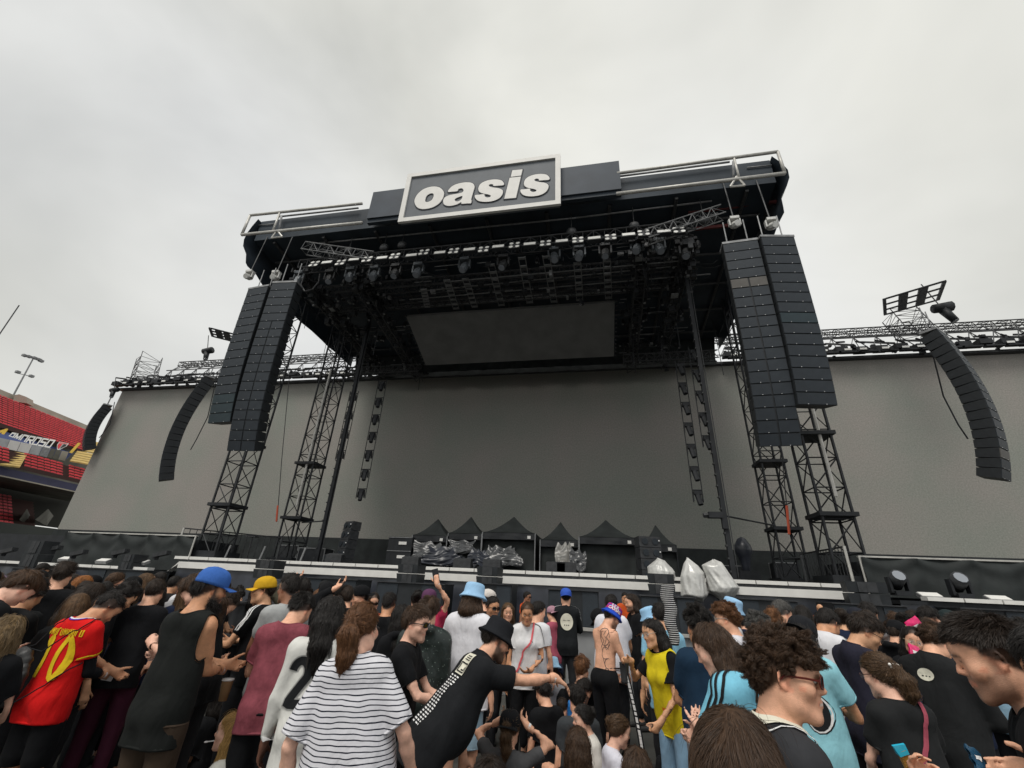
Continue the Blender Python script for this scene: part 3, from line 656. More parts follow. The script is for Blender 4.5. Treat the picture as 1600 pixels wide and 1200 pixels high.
# blinders, strobes, moving heads, hoists
def blinder_meshes():
    b = MB(); b.box((0, 0, 0), (.52, .12, .52)); body = b.mesh('body'); body.materials.append(M['black'])
    b = MB()
    for sx in (-1, 1):
        for sz in (-1, 1): b.lathe([(.001, -.075), (.095, -.07), (.095, -.05), (.001, -.05)], (sx * .155, 0, sz * .155), 10, M3=[[1, 0, 0], [0, 0, 1], [0, -1, 0]]) if False else b.tube((sx * .155, -.065, sz * .155), (sx * .155, -.09, sz * .155), .1, 10)
    lm = b.mesh('lamp'); lm.materials.append(M['lens'])
    return body, lm
bo, lm = blinder_meshes()
bpx = [(490, 413), (532, 411.5), (574, 407.5), (617, 403), (663, 397.5), (709, 393.5), (756.5, 391), (803, 384.5), (853, 381.5), (903, 378.5), (954, 373), (1005, 366), (1061, 361)]
bpx = [(492, 414), (533, 412), (574.5, 407), (617.5, 402), (663, 396), (709.5, 394), (756, 391.5), (804, 385), (852.5, 382), (903, 377), (954, 372.5), (1005.5, 366), (1060.5, 361.5)]
for px, py in bpx:
    P = onY(px, py, 15.55); t = thing('blinder', 'dark four-lamp blinder in the row along the front lighting truss', 'stage light', tuple(P), 'four-lamp blinders on the front truss')
    t.rotation_euler = (R(-20), 0, 0)
    for n_, me in (('housing', bo), ('lamps', lm)): o = bpy.data.objects.new(n_, me); COL.objects.link(o); o.parent = t
b = MB(); b.box((0, 0, 0), (.62, .2, .3)); stb = b.mesh('body'); stb.materials.append(M['black']); b = MB(); b.box((0, -.11, 0), (.56, .03, .22)); stl = b.mesh('panel'); stl.materials.append(M['lens'])
for px, py in [(512, 412.5), (554.5, 408), (598, 405.5), (644, 401.5), (688, 397.5), (734, 392.5), (779, 388), (828, 384), (878, 379.5), (928.5, 375), (982, 369.5), (1037, 364.5)]:
    P = onY(px, py, 15.55); t = thing('strobe', 'flat white-faced strobe between two blinders on the front lighting truss', 'stage light', tuple(P), 'strobes on the front truss'); t.rotation_euler = (R(-20), 0, 0)
    for n_, me in (('housing', stb), ('panel', stl)): o = bpy.data.objects.new(n_, me); COL.objects.link(o); o.parent = t
for i, (px, py) in enumerate([(518, 430), (550, 426), (587, 424), (620, 421), (655, 419), (727, 411), (787, 407), (866, 395), (905, 392), (945, 389), (994, 381), (1028, 381), (1070, 388), (470, 432)]):
    moving_head('moving_head_light', 'moving-head spotlight with pale grey body hanging under the front lighting truss', onY(px, py - 6, 16.3), 1.3, (RNG.uniform(-.25, .25), -.35, -1), 'moving heads under the front truss', 'mhgrey' if i % 3 else 'truss', 'lensd')
for i, (px, py) in enumerate([(545, 392), (628, 383), (742, 336), (893, 362), (991, 353), (600, 387), (1100, 345)]):
    P = onY(px, py, 15.9); t = thing('chain_hoist', 'small grey chain hoist hanging from a chain under the roof front', 'hoist', tuple(P), 'chain hoists under the roof')
    b = MB(); b.lathe([(.02, -.2), (.16, -.16), (.2, 0), (.16, .16), (.02, .2)], P, 8, 1.3, .8); b.build('motor', M['truss'], t, smooth=True)
    b = MB(); b.tube(P, P + (0, 0, 19.0 - P[2] if P[2] < 18.4 else .3), .018, 4); b.build('chain', M['truss'], t)
# hundreds of small clamps, cables and dimmer boxes in the dark rig
b = MB(); b2 = MB(); g = np.random.default_rng(5)
for i in range(750):
    x = g.choice([g.uniform(-15.6, 5.4), -15.4 + g.normal() * .3, 4.6 + g.normal() * .3, -12.3 + g.normal() * .3, 2.6 + g.normal() * .3]); y = g.uniform(16.0, 20) if g.random() < .45 else g.uniform(16.5, 26.5)
    z = 16.7 - (y - 16) * .11 + g.normal() * .3
    if -11 < x < 1.6 and y > 19.3: continue
    (b if g.random() < .9 else b2).box((x, y, z), g.uniform(.05, .35, 3) * (1.0 if g.random() < .8 else .6))
for i in range(46):
    x = g.uniform(-15.5, 5); y = g.uniform(16, 19.5); z = 16.6 + g.normal() * .25; P = [np.array((x, y, z))]
    for k in range(4): P.append(P[-1] + np.array((g.uniform(.15, .5), g.uniform(-.1, .2), -.18 + .12 * k)))
    b.path(P, .02, 4)
for i in range(60):
    x = g.choice([-15.2, 4.4, -12.2, 2.5, -17.4, 7.6]) + g.normal() * .25; y = g.uniform(17, 26); b.tube((x, y, 17.5), (x + g.normal() * .1, y, g.uniform(13.6, 15.6) if y > 20 else 15.4), .02, 4)
for i in range(26):   # short runs of pale bar, lamp trim and cable tray in rows under the roof
    y = 16.6 + i * .38; x = -15.2
    while x < 5.0:
        L_ = g.uniform(.2, 1.6); z = 16.9 - (y - 16) * .105 + g.normal() * .10
        if g.random() < .55 and not (-10.9 < x < 1.5 and y > 19.4): (b2 if g.random() < .5 else b).tube((x, y, z), (x + L_, y, z + g.normal() * .01), g.choice([.014, .02, .03]), 4)
        x += L_ + g.uniform(.1, .9)
for i in range(120):
    x = g.choice([g.uniform(-15, 5), g.uniform(-15.6, -11.2), g.uniform(1.8, 5.4)]); y = g.uniform(16.4, 25.5); z = 16.7 - (y - 16) * .105 + g.normal() * .25
    if -11 < x < 1.6 and y > 19.3: continue
    b.tube((x, y, z + .15), (x + g.normal() * .05, y - .08, z - .22), .09, 7, .11); b2.tube((x, y - .085, z - .22), (x, y - .09, z - .235), .07, 7)
rig = tag(b.build('rigging_clutter', M['pole'], kind='stuff'), 'mass of small clamps, cables and boxes in the dark rig under the roof', 'rigging', kind='stuff')
b2.build('bright_clamps', M['alud'], rig, kind='stuff')
b = MB(); A = onY(480, 425, 16.2); t = thing('cable_loop', 'loose cable loop hanging at the left end of the front truss', 'cable', tuple(A))
b.path([onY(x, y, 16.2) for x, y in ((476, 428), (470, 445), (476, 455), (488, 452), (498, 440), (500, 428))], .035, 5); b.build('cable_run', M['truss'], t)

# ---------------------------------------------------------------- tents on the deck
def tent(label, px0, px1, peak, Y, silver=0, legs=True):
    z0 = DECK - .1; x0 = onY(px0, 850, Y)[0]; x1 = onY(px1, 850, Y)[0]; w = x1 - x0
    pk = onY(*peak, Y + w / 2 * .6); zp = 1.8 + (onY(*peak, Y + .9)[2] - 1.8); ze = zp - 0.95
    cx, cy = (x0 + x1) / 2, Y + w / 2
    t = thing('canopy_tent', label, 'tent', (cx, Y, z0), 'black pop-up tents on the stage')
    b = MB(); rings = []
    for k in range(7):
        s = k / 6; zz = ze + (zp - ze) * (s ** 1.5 if True else s); hw = w / 2 * (1 - s) + .02
        rings.append([(cx - hw, cy - hw, zz), (cx + hw, cy - hw, zz), (cx + hw, cy + hw, zz), (cx - hw, cy + hw, zz), (cx - hw, cy - hw, zz)])
    b.sheet(rings); b.build('roof', M['cloth'], t)
    b = MB(); b.sheet(drape((x0, Y, ze), (x1, Y, ze), (x0, Y - .03, ze - .32), (x1, Y - .03, ze - .32), 14, 3, .02, 4)); b.sheet(drape((x0, Y + w, ze), (x0, Y, ze), (x0, Y + w, ze - .32), (x0, Y, ze - .32), 8, 3, .02, 5, nrm=(-1, 0, 0))); b.sheet(drape((x1, Y, ze), (x1, Y + w, ze), (x1, Y, ze - .32), (x1, Y + w, ze - .32), 8, 3, .02, 5, nrm=(1, 0, 0))); b.build('valance', M['black'], t)
    b = MB(); b.sheet(drape((x0, Y + w * .15, ze - .1), (x1, Y + w * .15, ze - .1), (x0, Y + .1, z0), (x1, Y + .1, z0), 40, 8, .05, int(px0))); b.sheet(drape((x0, Y + w, ze), (x0, Y, ze), (x0, Y + w, z0), (x0, Y, z0), 14, 5, .05, 8, nrm=(-1, 0, 0))); b.sheet(drape((x1, Y, ze), (x1, Y + w, ze), (x1, Y, z0), (x1, Y + w, z0), 14, 5, .05, 9, nrm=(1, 0, 0))); b.build('side_wall', M['cloth'], t, smooth=True)
    for sx in (x0, x1):
        b = MB(); b.tube((sx, Y - .02, z0), (sx, Y - .02, ze), .03, 5); b.build('leg', M['alud'] if legs else M['black'], t)
    b = MB(); b.box((x1 - .3, Y - .06, ze - .2), (.16, .02, .14)); b.build('paper_tag', M['white'], t)
    return t, (x0, x1, Y, ze, z0)
def sheet_over(label, px0, px1, py0, py1, Y, m, seed, amp=.06, parent=None):
    A, B, Cc, D = onY(px0, py0, Y), onY(px1, py0 + (px1 - px0) * .03, Y), onY(px0, py1, Y - .35), onY(px1, py1, Y - .35)
    t = thing('plastic_sheet', label, 'sheet', tuple(A)); b = MB(); G = drape(A, B, Cc, D, 34, 18, amp, seed, swag=0.0); gg = np.random.default_rng(seed + 40); w_, h_ = B[0] - A[0], A[2] - Cc[2]; U_, W_ = np.meshgrid(np.linspace(0, 1, 34), np.linspace(0, 1, 18), indexing='ij'); q_ = gg.uniform(.3, .7); sg_ = np.where(U_ < q_, U_ / q_, (1 - U_) / (1 - q_))
    G[..., 2] -= h_ * ((1 - W_) ** 1.5 * (.14 * np.sin(np.pi * sg_ * .999) ** 2 + gg.uniform(-.05, .22) * U_) - .10 * W_ * np.sin(U_ * gg.uniform(4, 8) + seed))
    G[..., 0] += w_ * (.10 * np.sin(W_ * gg.uniform(3, 6) + seed) * (U_ - .5) * 2 + .16 * (W_ - .3) * (U_ - .5) * 2)
    for k_ in range(4): G[..., 1] -= amp * .55 * np.abs(np.sin((U_ * gg.uniform(-4, 4) + W_ * gg.uniform(2, 6)) * 2.2 + k_)) * (.4 + W_)
    b.sheet(G); b.sheet(G[::-1] + np.array((0, .9, 0))); b.build('sheet_fabric', m, t, smooth=True)
tent('leftmost black pop-up tent, silver sheet hung inside', 643, 698, (680, 811), 22.6)
tent('second black pop-up tent from the left, silver sheet at its opening', 699, 752, (735, 808), 22.8)
tent('wide middle black pop-up tent with a faded purplish roof patch', 753, 836, (802, 806), 22.2)
tent('narrow black pop-up tent right of the middle one, pale sheet in its doorway', 844, 904, (873, 816), 22.2)
tent('widest black pop-up tent on the right with white corner pole', 905, 994, (944, 811), 21.8)
tent('black tent half hidden behind the right stage speaker stack', 1004, 1056, (1040, 822), 22.4, legs=False)
sheet_over('crumpled grey plastic sheet over gear under the leftmost tent', 645, 688, 841, 876, 22.3, M['greysheet'], 1)
sheet_over('grey plastic sheet hung in the second tent', 701, 742, 842, 862, 22.5, M['greysheet'], 2)
sheet_over('dark plastic sheet bundled between the first two tents', 668, 715, 853, 880, 21.6, M['vinyl'], 3, .12)
sheet_over('black plastic sheet over gear in front of the middle tent', 757, 806, 851, 886, 21.6, M['greysheet'], 4, .09)
sheet_over('dark plastic sheet bundled left of the middle tent', 735, 762, 856, 884, 21.4, M['vinyl'], 5, .12)
sheet_over('pale plastic sheet hanging in the narrow tent', 870, 892, 847, 889, 21.7, M['sheetmid'], 6, .08)
sheet_over('grey plastic sheet over a stand beside the pale sheet', 892, 914, 855, 890, 21.5, M['greysheet'], 7, .1)
# ---------------------------------------------------------------- stacks, wedges, covered gear on the deck
def spk_stack(label, px, pyb, Y, n, w, h, d, rz):
    P = onY(px, pyb, Y); P[2] = DECK - .12; t = thing('speaker_stack', label, 'speaker stack', tuple(P), None, rz=rz)
    for k in range(n):
        a = R(2.5 * k)
        b = MB(); b.hexa([(-w / 2, 0, 0), (w / 2, 0, 0), (w / 2 - .05, d, 0), (-w / 2 + .05, d, 0), (-w / 2, .02 * k, h - .02), (w / 2, .02 * k, h - .02), (w / 2 - .05, d, h - .03), (-w / 2 + .05, d, h - .03)]); o = link('speaker_box', b.mesh('speaker_box'), M['blacklt'], t); o.location = (0, 0.006 * k * k, k * h)
        b = MB(); 
        for sx in (-1, 1): b.tube((sx * w * .24, -.02, h / 2), (sx * w * .24, .01, h / 2), h * .3, 10)
        g_ = link('driver', b.mesh('driver'), M['grille'], o)
        b = MB(); b.box((w * .42, -.01, h * .6), (.05, .03, .05)); link('latch', b.mesh('latch'), M['pin'], o)
    return t
spk_stack('tall stack of black side-fill speakers left of the tents', 530, 872, 21, 5, .72, .45, .6, R(-28))
spk_stack('low black bass speaker at the foot of the left speaker stack', 512, 871, 20.4, 2, .6, .3, .6, R(-20))
spk_stack('stack of four black speakers in front of the rightmost tent', 1020, 889, 20.6, 4, .95, .46, .8, R(15))
for px, py, lab in ((522, 866, 'low monitor wedge by the left speaker stack'), (641, 872, 'monitor wedge in front of the leftmost tent'), (722, 875, 'monitor wedge in front of the second tent'), (768, 877, 'monitor wedge left of the middle tent sheet'), (868, 885, 'monitor wedge in front of the narrow tent'), (885, 886, 'second wedge beside the pale sheet')):
    P = onY(px, py, 17.9); x, y, _ = P; z = DECK - .02; t = thing('monitor_wedge', lab, 'speaker', (x, y, z))
    b = MB(); b.hexa([(x - .36, y + .45, z), (x + .36, y + .45, z), (x + .36, y, z), (x - .36, y, z), (x - .36, y + .25, z + .42), (x + .36, y + .25, z + .42), (x + .36, y, z + .36), (x - .36, y, z + .36)]); b.build('cabinet', M['blacklt'], t)
    b = MB(); b.quad((x - .33, y + .452, z + .04), (x + .33, y + .452, z + .04), (x + .33, y + .27, z + .4), (x - .33, y + .27, z + .4)); b.build('grille', M['grille'], t)
t = thing('keyboard_rack', 'black rack with two white-lit panels left of the tents', 'rack', tuple(onY(625, 870, 22))); P = onY(622, 870, 22); P[2] = DECK
b = MB(); b.box(P + (0, .2, .75), (1.3, .4, 1.5)); b.build('cabinet', M['black'], t)
for z in (.55, 1.2): b = MB(); b.box(P + (.15, -.02, z), (.42, .03, .14)); b.build('panel', M['white'], t); b = MB(); b.box(P + (0, -.02, z + .27), (1.3, .03, .03)); b.build('shelf', M['alud'], t)
def covered(label, pts, Y, seed):
    """silver sheet lying over gear: ring profile through the outline, folds from noise"""
    base = onY(*pts[0], Y); t = thing('covered_gear', label, 'covered gear', (base[0], Y, 1.9), 'gear under silver covers')
    L = pts[:]; n = 24; rows = []
    zs_ = np.linspace(0, 1, 15)
    yt = min(p[1] for p in L); yb = max(p[1] for p in L)
    zs_ = np.linspace(0, 1, 42); n = 72; gg = np.random.default_rng(seed); ks = [(gg.integers(3, 17), gg.uniform(0, 6.28), gg.uniform(-7, 7)) for _ in range(9)]
    for s in zs_:
        py = yb + (yt - yb) * s
        xs = []
        for (x0, y0), (x1, y1) in zip(L, L[1:] + L[:1]):
            if (y0 - py) * (y1 - py) <= 0 and y0 != y1: xs.append(x0 + (x1 - x0) * (py - y0) / (y1 - y0))
        if not xs: xs = [L[int(np.argmin([p[1] for p in L]))][0]] * 2
        A, B = onY(min(xs), py, Y), onY(max(xs), py, Y); c = (A + B) / 2; r = max(.02, (B[0] - A[0]) / 2)
        th = 2 * math.pi * np.arange(n + 1) / n; fo = np.zeros(n + 1)
        for k_, ph, tw in ks: fo += (1 - np.abs(np.sin(k_ * th / 2 + ph + tw * s * (1 + .4 * np.sin(2 * th)))) ** .6) / (1 + .12 * k_)
        f = 1 + (fo - fo.mean()) * .085 * (1.15 - s * .6)
        rows.append(np.stack([c[0] + r * np.cos(th) * f, Y + .15 + min(r, .55) * np.sin(th) * f, np.full(n + 1, c[2]) + .02 * np.sin(3 * th + seed)], 1))
    b = MB(); b.sheet(rows); b.build('silver_cover', M['silver'], t, smooth=True)
covered('shortest silver-covered gear on the stage edge, left of the pair', [(1014, 900), (1013, 885), (1028, 872), (1040, 876), (1055, 893), (1056, 902)], 17.0, 1)
covered('tall silver-covered gear hanging over the stage edge, left of the pair', [(1066, 932), (1065, 900), (1069, 880), (1075, 871), (1092, 884), (1101, 895), (1106, 930), (1100, 940)], 16.0, 2)
covered('wide silver-covered gear hanging over the stage edge, right of the pair', [(1109, 925), (1104, 900), (1098, 884), (1117, 874), (1130, 879), (1157, 918), (1148, 933), (1128, 937)], 16.0, 4)
t = thing('covered_spotlight', 'spotlight under black plastic on a stand by the right pole', 'stage light', tuple(onY(1162, 880, 24))); P = onY(1165, 880, 24); P[2] = DECK
b = MB(); b.lathe([(.12, 0), (.2, .8), (.3, 1.25), (.42, 1.5), (.38, 1.75), (.2, 2.05), (.02, 2.15)], P, 9); b.build('plastic_cover', M['vinyl'], t, smooth=True)
b = MB(); b.box(P + (0, -.2, .35), (.9, .4, .5)); b.build('trolley', M['black'], t)
t = thing('camera_head', 'small remote camera bracketed on the right pole', 'camera', tuple(onY(1117, 806, 18.4)))
P = onY(1117, 805, 18.4); b = MB(); b.box(P, (.5, .3, .22)); b.box(P + (.3, 0, -.3), (.18, .18, .4)); b.build('body', M['black'], t); b = MB(); b.tube(P + (-.25, 0, 0), P + (-.42, 0, -.02), .1); b.build('lens', M['spkbody'], t); b = MB(); b.tube(P + (.3, 0, -.2), (4.87, 18.4, P[2] - .35), .04); b.build('arm', M['truss'], t)
t = thing('music_stand', 'small thin stand on the left of the deck by the tower', 'stand', tuple(onY(387, 866, 20))); P = onY(387, 866, 20); P[2] = DECK
b = MB(); b.tube(P, P + (0, 0, 1.1), .025); b.tube(P, P + (.3, 0, .02), .02); b.tube(P, P + (-.3, 0, .02), .02); b.build('upright', M['truss'], t); b = MB(); b.box(P + (0, 0, 1.12), (.5, .3, .05)); b.build('tray', M['truss'], t)
# pipes leaning at the left deck
for px in (351, 406, 470):
    A = onY(px, 872, 17.6); t = thing('short_post', {351: 'short steel post on the deck nearest the left railing', 406: 'short steel post on the deck, middle of three', 470: 'short steel post on the deck before the left pole'}[px], 'post', tuple(A)); A[2] = DECK
    b = MB(); b.tube(A, A + (.12, 0, .55), .04); b.build('tube_body', M['alud'], t)

# ---------------------------------------------------------------- pit: subs, front fills, floor lights, barrier
def sub(label, px0, px1, py, Y, h=1.0):
    A, B = onY(px0, py, Y), onY(px1, py, Y); w = B[0] - A[0]; x = (A[0] + B[0]) / 2; z = A[2]
    t = thing('subwoofer', label, 'subwoofer', (x, Y, 0)); 
    b = MB(); b.box((x, Y + .5, z / 2), (w, 1.0, z)); b.build('cabinet', M['spkbody'], t)
    for s in (-1, 1): b = MB(); b.box((x + s * w * .33, Y - .012, z / 2), (w * .3, .03, z - .06)); b.build('grille', M['grille'], t)
    b = MB(); b.box((x, Y + .45, z + .015), (w + .06, 1.05, .03)); b.build('lid', M['blacklt'], t)
for px0, px1, py, lab in ((590, 695, 909, 'black subwoofer with a dark slot below the second front-fill pair'), (478, 560, 903, 'black subwoofer in the pit behind the grey-shirted man'), (728, 800, 911, 'black subwoofer below the third front-fill pair'), (857, 935, 921, 'black subwoofer behind the man in the track jacket'), (1000, 1085, 931, 'black subwoofer behind the stack of cups'), (1155, 1245, 936, 'black subwoofer left of the bald guard'), (1300, 1415, 943, 'black subwoofer under the right front-fill pair'), (1500, 1600, 951, 'black subwoofer in the pit at the far right'), (20, 75, 888, 'black subwoofer in the pit at the far left'), (140, 230, 888, 'black subwoofer below the left wing platform')):
    sub(lab, px0, px1, py, 14.6)
def fill_pair(label, px0, px1, py0, py1, Y):
    A, B = onY(px0, py1, Y), onY(px1, py0, Y); x0, x1, z0, z1 = A[0], B[0], A[2], B[2]; w = (x1 - x0); h = (z1 - z0) / 2
    t = thing('front_fill_speaker', label, 'speaker', ((x0 + x1) / 2, Y, z0))
    for k in range(2):
        b = MB(); zz = z0 + k * h; b.hexa([(x0 + .04, Y, zz + .01), (x1 - .1, Y, zz + .01), (x1 - .02, Y + .5, zz + .01), (x0 + .12, Y + .5, zz + .01), (x0, Y - .02, zz + h - .01), (x1 - .1, Y - .02, zz + h - .01), (x1, Y + .5, zz + h - .01), (x0 + .1, Y + .5, zz + h - .01)]); o = b.build('speaker_box', M['spkbody'], t)
        b = MB(); b.box(((x0 + x1) / 2 - .03, Y - .02, zz + h / 2), (w * .42, .03, h * .86)); b.box(((x0 + x1) / 2 - .03, Y - .022, zz + h / 2), (.03, .04, h * .9)); b.build('grille', M['blacklt'], o)
fill_pair('pair of stacked front-fill speakers nearest the blue cap', 393, 434, 875, 903, 15.0)
fill_pair('pair of stacked front-fill speakers above the raised phone', 618, 658, 882, 910, 15.0)
fill_pair('pair of stacked front-fill speakers above the pale blue bucket hat', 743, 782, 886, 915, 15.0)
fill_pair('pair of stacked front-fill speakers under the short silver cover', 1013, 1057, 897, 928, 15.0)
fill_pair('larger front-fill speakers at the right end of the stage edge', 1328, 1390, 910, 944, 15.0)
fill_pair('big tilted speakers on the left wing edge', 26, 74, 845, 886, 15.3)
fill_pair('tilted speakers on the left wing below the cloth wall', 182, 215, 866, 890, 15.3)
def floor_light(label, px, py, Y, s, flat=True):
    P = onY(px, py, Y); t = thing('floor_light', label, 'stage light', tuple(P))
    if flat:
        b = MB(); b.box(P + (0, 0, .22 * s), (.7 * s, .25 * s, .16 * s), np.array(Matrix.Rotation(R(-12), 3, 'Y'))); b.build('head', M['blacklt'], t); b = MB(); b.box(P + (-.25 * s, 0, .08 * s), (.1 * s, .2 * s, .22 * s)); b.build('yoke', M['black'], t)
    else:
        b = MB(); b.box(P + (0, 0, .05), (.4 * s, .35 * s, .12)); b.build('base', M['black'], t)
        [MB().box(P + (q_ * .24 * s, 0, .28 * s), (.07 * s, .2 * s, .45 * s)).build('yoke', M['black'], t) for q_ in (-1, 1)]
        b = MB(); b.tube(P + (.02, .2 * s, .3 * s), P + (-.02, -.22 * s, .55 * s), .2 * s, 9, .22 * s); h = b.build('head', M['blacklt'], t, smooth=True)
        b = MB(); b.tube(P + (-.02, -.22 * s, .55 * s), P + (-.02, -.235 * s, .56 * s), .17 * s, 10); b.build('lens', M['lensd'], h)
floor_light('moving-head floor light on the right wing, left one of two', 1408, 930, 16.0, .95, False); floor_light('moving-head floor light on the right wing, right one of two', 1505, 934, 16.0, .95, False)
for px, py, lab in ((120, 872, 'tilted dark lamp at the left end of the left wing edge'), (81, 865, 'small tilted lamp beside the big tilted speakers'), (185, 871, 'tilted dark lamp in the middle of the left wing edge'), (250, 874, 'tilted dark lamp at the right of the left wing edge'), (10, 868, 'tilted lamp at the extreme left of the picture')):
    floor_light(lab, px, py, 15.7, .9)
for px, py, lab in ((103, 874, 'white flat panel lamp at the left of the left wing'), (162, 877, 'white flat panel lamp in the middle of the left wing'), (222, 879, 'small white panel lamp at the right of the left wing'), (1453, 932, 'white flat panel lamp on the right wing, between the two floor lights'), (1560, 937, 'white flat panel lamp on the right wing, right of the floor lights')):
    P = onY(px, py, 15.75); t = thing('panel_lamp', lab, 'stage light', tuple(P)); b = MB(); b.box(P, (.55, .25, .1), np.array(Matrix.Rotation(R(25), 3, 'X'))); b.build('frame', M['alud'], t); b = MB(); b.box(P + (0, -.02, .055), (.5, .22, .02), np.array(Matrix.Rotation(R(25), 3, 'X'))); b.build('face', M['white'], t)
bar = thing('crowd_barrier', 'grey metal crowd barrier along the front of the pit', 'barrier', (XC, 9.3, 0))
for x in np.arange(-17.5, 12.5, 1.02):
    b = MB(); b.box((x, 9.32, .6), (.98, .02, 1.0)); p_ = b.build('panel', M['barrier'], bar)
    b = MB(); b.box((x, 9.28, 1.13), (1.0, .09, .05)); b.build('top_rail', M['alu'], p_); 
b = MB(); b.box((XC + 2.5, 9.7, .02), (30, .9, .03)); b.build('tread_plate', M['alud'], bar)

# ---------------------------------------------------------------- stadium stand at far left
std = thing('stadium_stand', 'stadium stand of red seats with a navy banner far left', 'stand', (-70, 30, 0))
def lerp(a, b, t): return np.asarray(a) * (1 - t) + np.asarray(b) * t
def seat_rows(p00, p01, p10, p11, D0, D1, nr, nc, holes, seatmat=M['red']):
    """tier between a lower edge p00-p01 and an upper edge p10-p11 (photo points) at distances D0 and D1 from the camera"""
    A, B, Cc, D = atD(*p00, D0[0]), atD(*p01, D0[1]), atD(*p10, D1[0]), atD(*p11, D1[1]); B[2] = A[2]; D[2] = Cc[2]
    return A, B, Cc, D
def tier(p00, p01, p10, p11, D0, D1, nr, nc, skip=None, seats=True, keep=300, extra=.8):
    A, B, Cc, D = seat_rows(p00, p01, p10, p11, D0, D1, nr, nc, None)
    A2, C2 = A + (A - B) * extra, Cc + (Cc - D) * extra
    b = MB()
    for i in range(nr):
        l0, r0 = lerp(A2, C2, i / nr), lerp(B, D, i / nr); l1, r1 = lerp(A2, C2, (i + 1) / nr), lerp(B, D, (i + 1) / nr)
        zt = l1[2]; b.quad(l0, r0, (r0[0], r0[1], zt), (l0[0], l0[1], zt)); b.quad((l0[0], l0[1], zt), (r0[0], r0[1], zt), r1, l1)
    b.build('terrace', mat('terrace_dark', (.08, .045, .04), .9), std)
    return A, B, Cc, D
seatlist = []
def seats_on(A, B, Cc, D, nr, nc, skip=None, extra=.0, e2=.0):
    for i in range(nr):
        l, r = lerp(A, Cc, i / nr), lerp(B, D, i / nr); zt = l[2] + (Cc[2] - A[2]) / nr; back = (lerp(A, Cc, (i + 1) / nr) - l); back[2] = 0
        for j in range(-int(nc * e2), nc):
            if skip and skip(i / nr, (j + .5) / nc): continue
            t0, t1 = (j + .1) / nc, (j + .9) / nc; p, q = lerp(l, r, t0), lerp(l, r, t1); p[2] = q[2] = zt + .02
            seatlist.append((p, q, back, (Cc[2] - A[2]) / nr))
up = tier((0, 668), (140, 693), (0, 622), (152, 656), (60, 66), (70, 79), 13, 20); seats_on(*up, 13, 18, e2=.8)
lo = tier((0, 726), (132, 757), (0, 702), (136, 728), (54, 59), (57, 62), 5, 20)
seats_on(*lo, 5, 13, skip=lambda v, u: u < .26 and u > .04 or .715 < u < .76, e2=.6)
l2 = tier((-40, 820), (60, 818), (-40, 770), (60, 765), (56, 60), (70, 74), 9, 12); seats_on(*l2, 9, 12, skip=lambda v, u: u > .62)
def seat_mb(s, b):
    p, q, back, h = s; n = back / (np.linalg.norm(back) + 1e-9); hh = h * .56; up_ = np.array((0, 0, hh)); dpt = min(.5, np.linalg.norm(back) * .5)
    b.hexa([p, q, q + n * dpt, p + n * dpt, p + up_ * .45, q + up_ * .45, q + n * dpt + up_ * .35, p + n * dpt + up_ * .35])
    b.hexa([p + n * dpt, q + n * dpt, q + n * (dpt + .06), p + n * (dpt + .06), p + n * dpt + up_, q + n * dpt + up_, q + n * (dpt + .08) + up_, p + n * (dpt + .08) + up_])
def dist_px(s): return np.linalg.norm(proj(s[0]) - proj(s[1])) if proj(s[0])[0] > -3 else 0
order = sorted(range(len(seatlist)), key=lambda i: -dist_px(seatlist[i])); rest = MB()
for k, i in enumerate(order):
    if k < 300: b = MB(); seat_mb(seatlist[i], b); b.build('seat', M['red'], std)
    else: seat_mb(seatlist[i], rest)
rest.build('seats', M['red'], std, kind='stuff')
def ribbon(name, pts_top, pts_bot, m, thick=.4):
    b = MB()
    for (a, c), (d, e) in zip(zip(pts_top[:-1], pts_bot[:-1]), zip(pts_top[1:], pts_bot[1:])):
        th = np.array((-.3, .3, 0)) * thick; b.hexa([c, e, e + th, c + th, a, d, d + th, a + th])
    return b.build(name, m, std)
def edge(p0, p1, D0, D1, ext=.8):
    A, B = atD(*p0, D0), atD(*p1, D1); B[2] = A[2]; return [A + (A - B) * ext, A, B]
ribbon('fascia', edge((0, 729), (132, 756), 53.8, 58.8), edge((0, 742), (132, 770), 53.8, 58.8), M['navyd'])
ribbon('fascia_trim', edge((0, 742), (132, 770), 53.7, 58.7), edge((0, 744), (132, 772), 53.7, 58.7), M['conc'])
ribbon('top_parapet', edge((0, 608), (156, 643), 70.5, 79.5), edge((0, 620), (156, 654), 70.5, 79.5), M['conc'], 1.0)
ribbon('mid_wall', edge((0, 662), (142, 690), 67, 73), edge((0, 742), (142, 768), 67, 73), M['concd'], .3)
ribbon('banner', edge((-12, 668), (122, 692), 59.6, 65.2, 0), edge((-8, 683), (108, 707), 58.6, 64.0, 0), M['navy'], .3)
ribbon('banner_end', edge((122, 691.5), (127, 691), 65.1, 65.3, 0), edge((108, 707), (113, 706.5), 63.9, 64.1, 0), M['yellow'], .2)
for i, (x0, x1, m_) in enumerate(((0, 15, 'barrier'), (16, 32, 'signwhite'), (33, 50, 'signwhite'), (51, 66, 'barrier'), (67, 79, 'alud'), (80, 87, 'concd'), (88, 96, 'concd'), (97, 107, 'conc'))):
    yb = lambda x: 683 + x * .207; f_ = lambda x: 58.4 + x * .045
    ribbon('glass_panel', [atD(x0, yb(x0) + 1, f_(x0)), atD(x1, yb(x1) + 1, f_(x1))], [atD(x0 - 6, yb(x0) + 15, f_(x0)), atD(x1 - 6, yb(x1) + 15, f_(x1))], M[m_], .2)
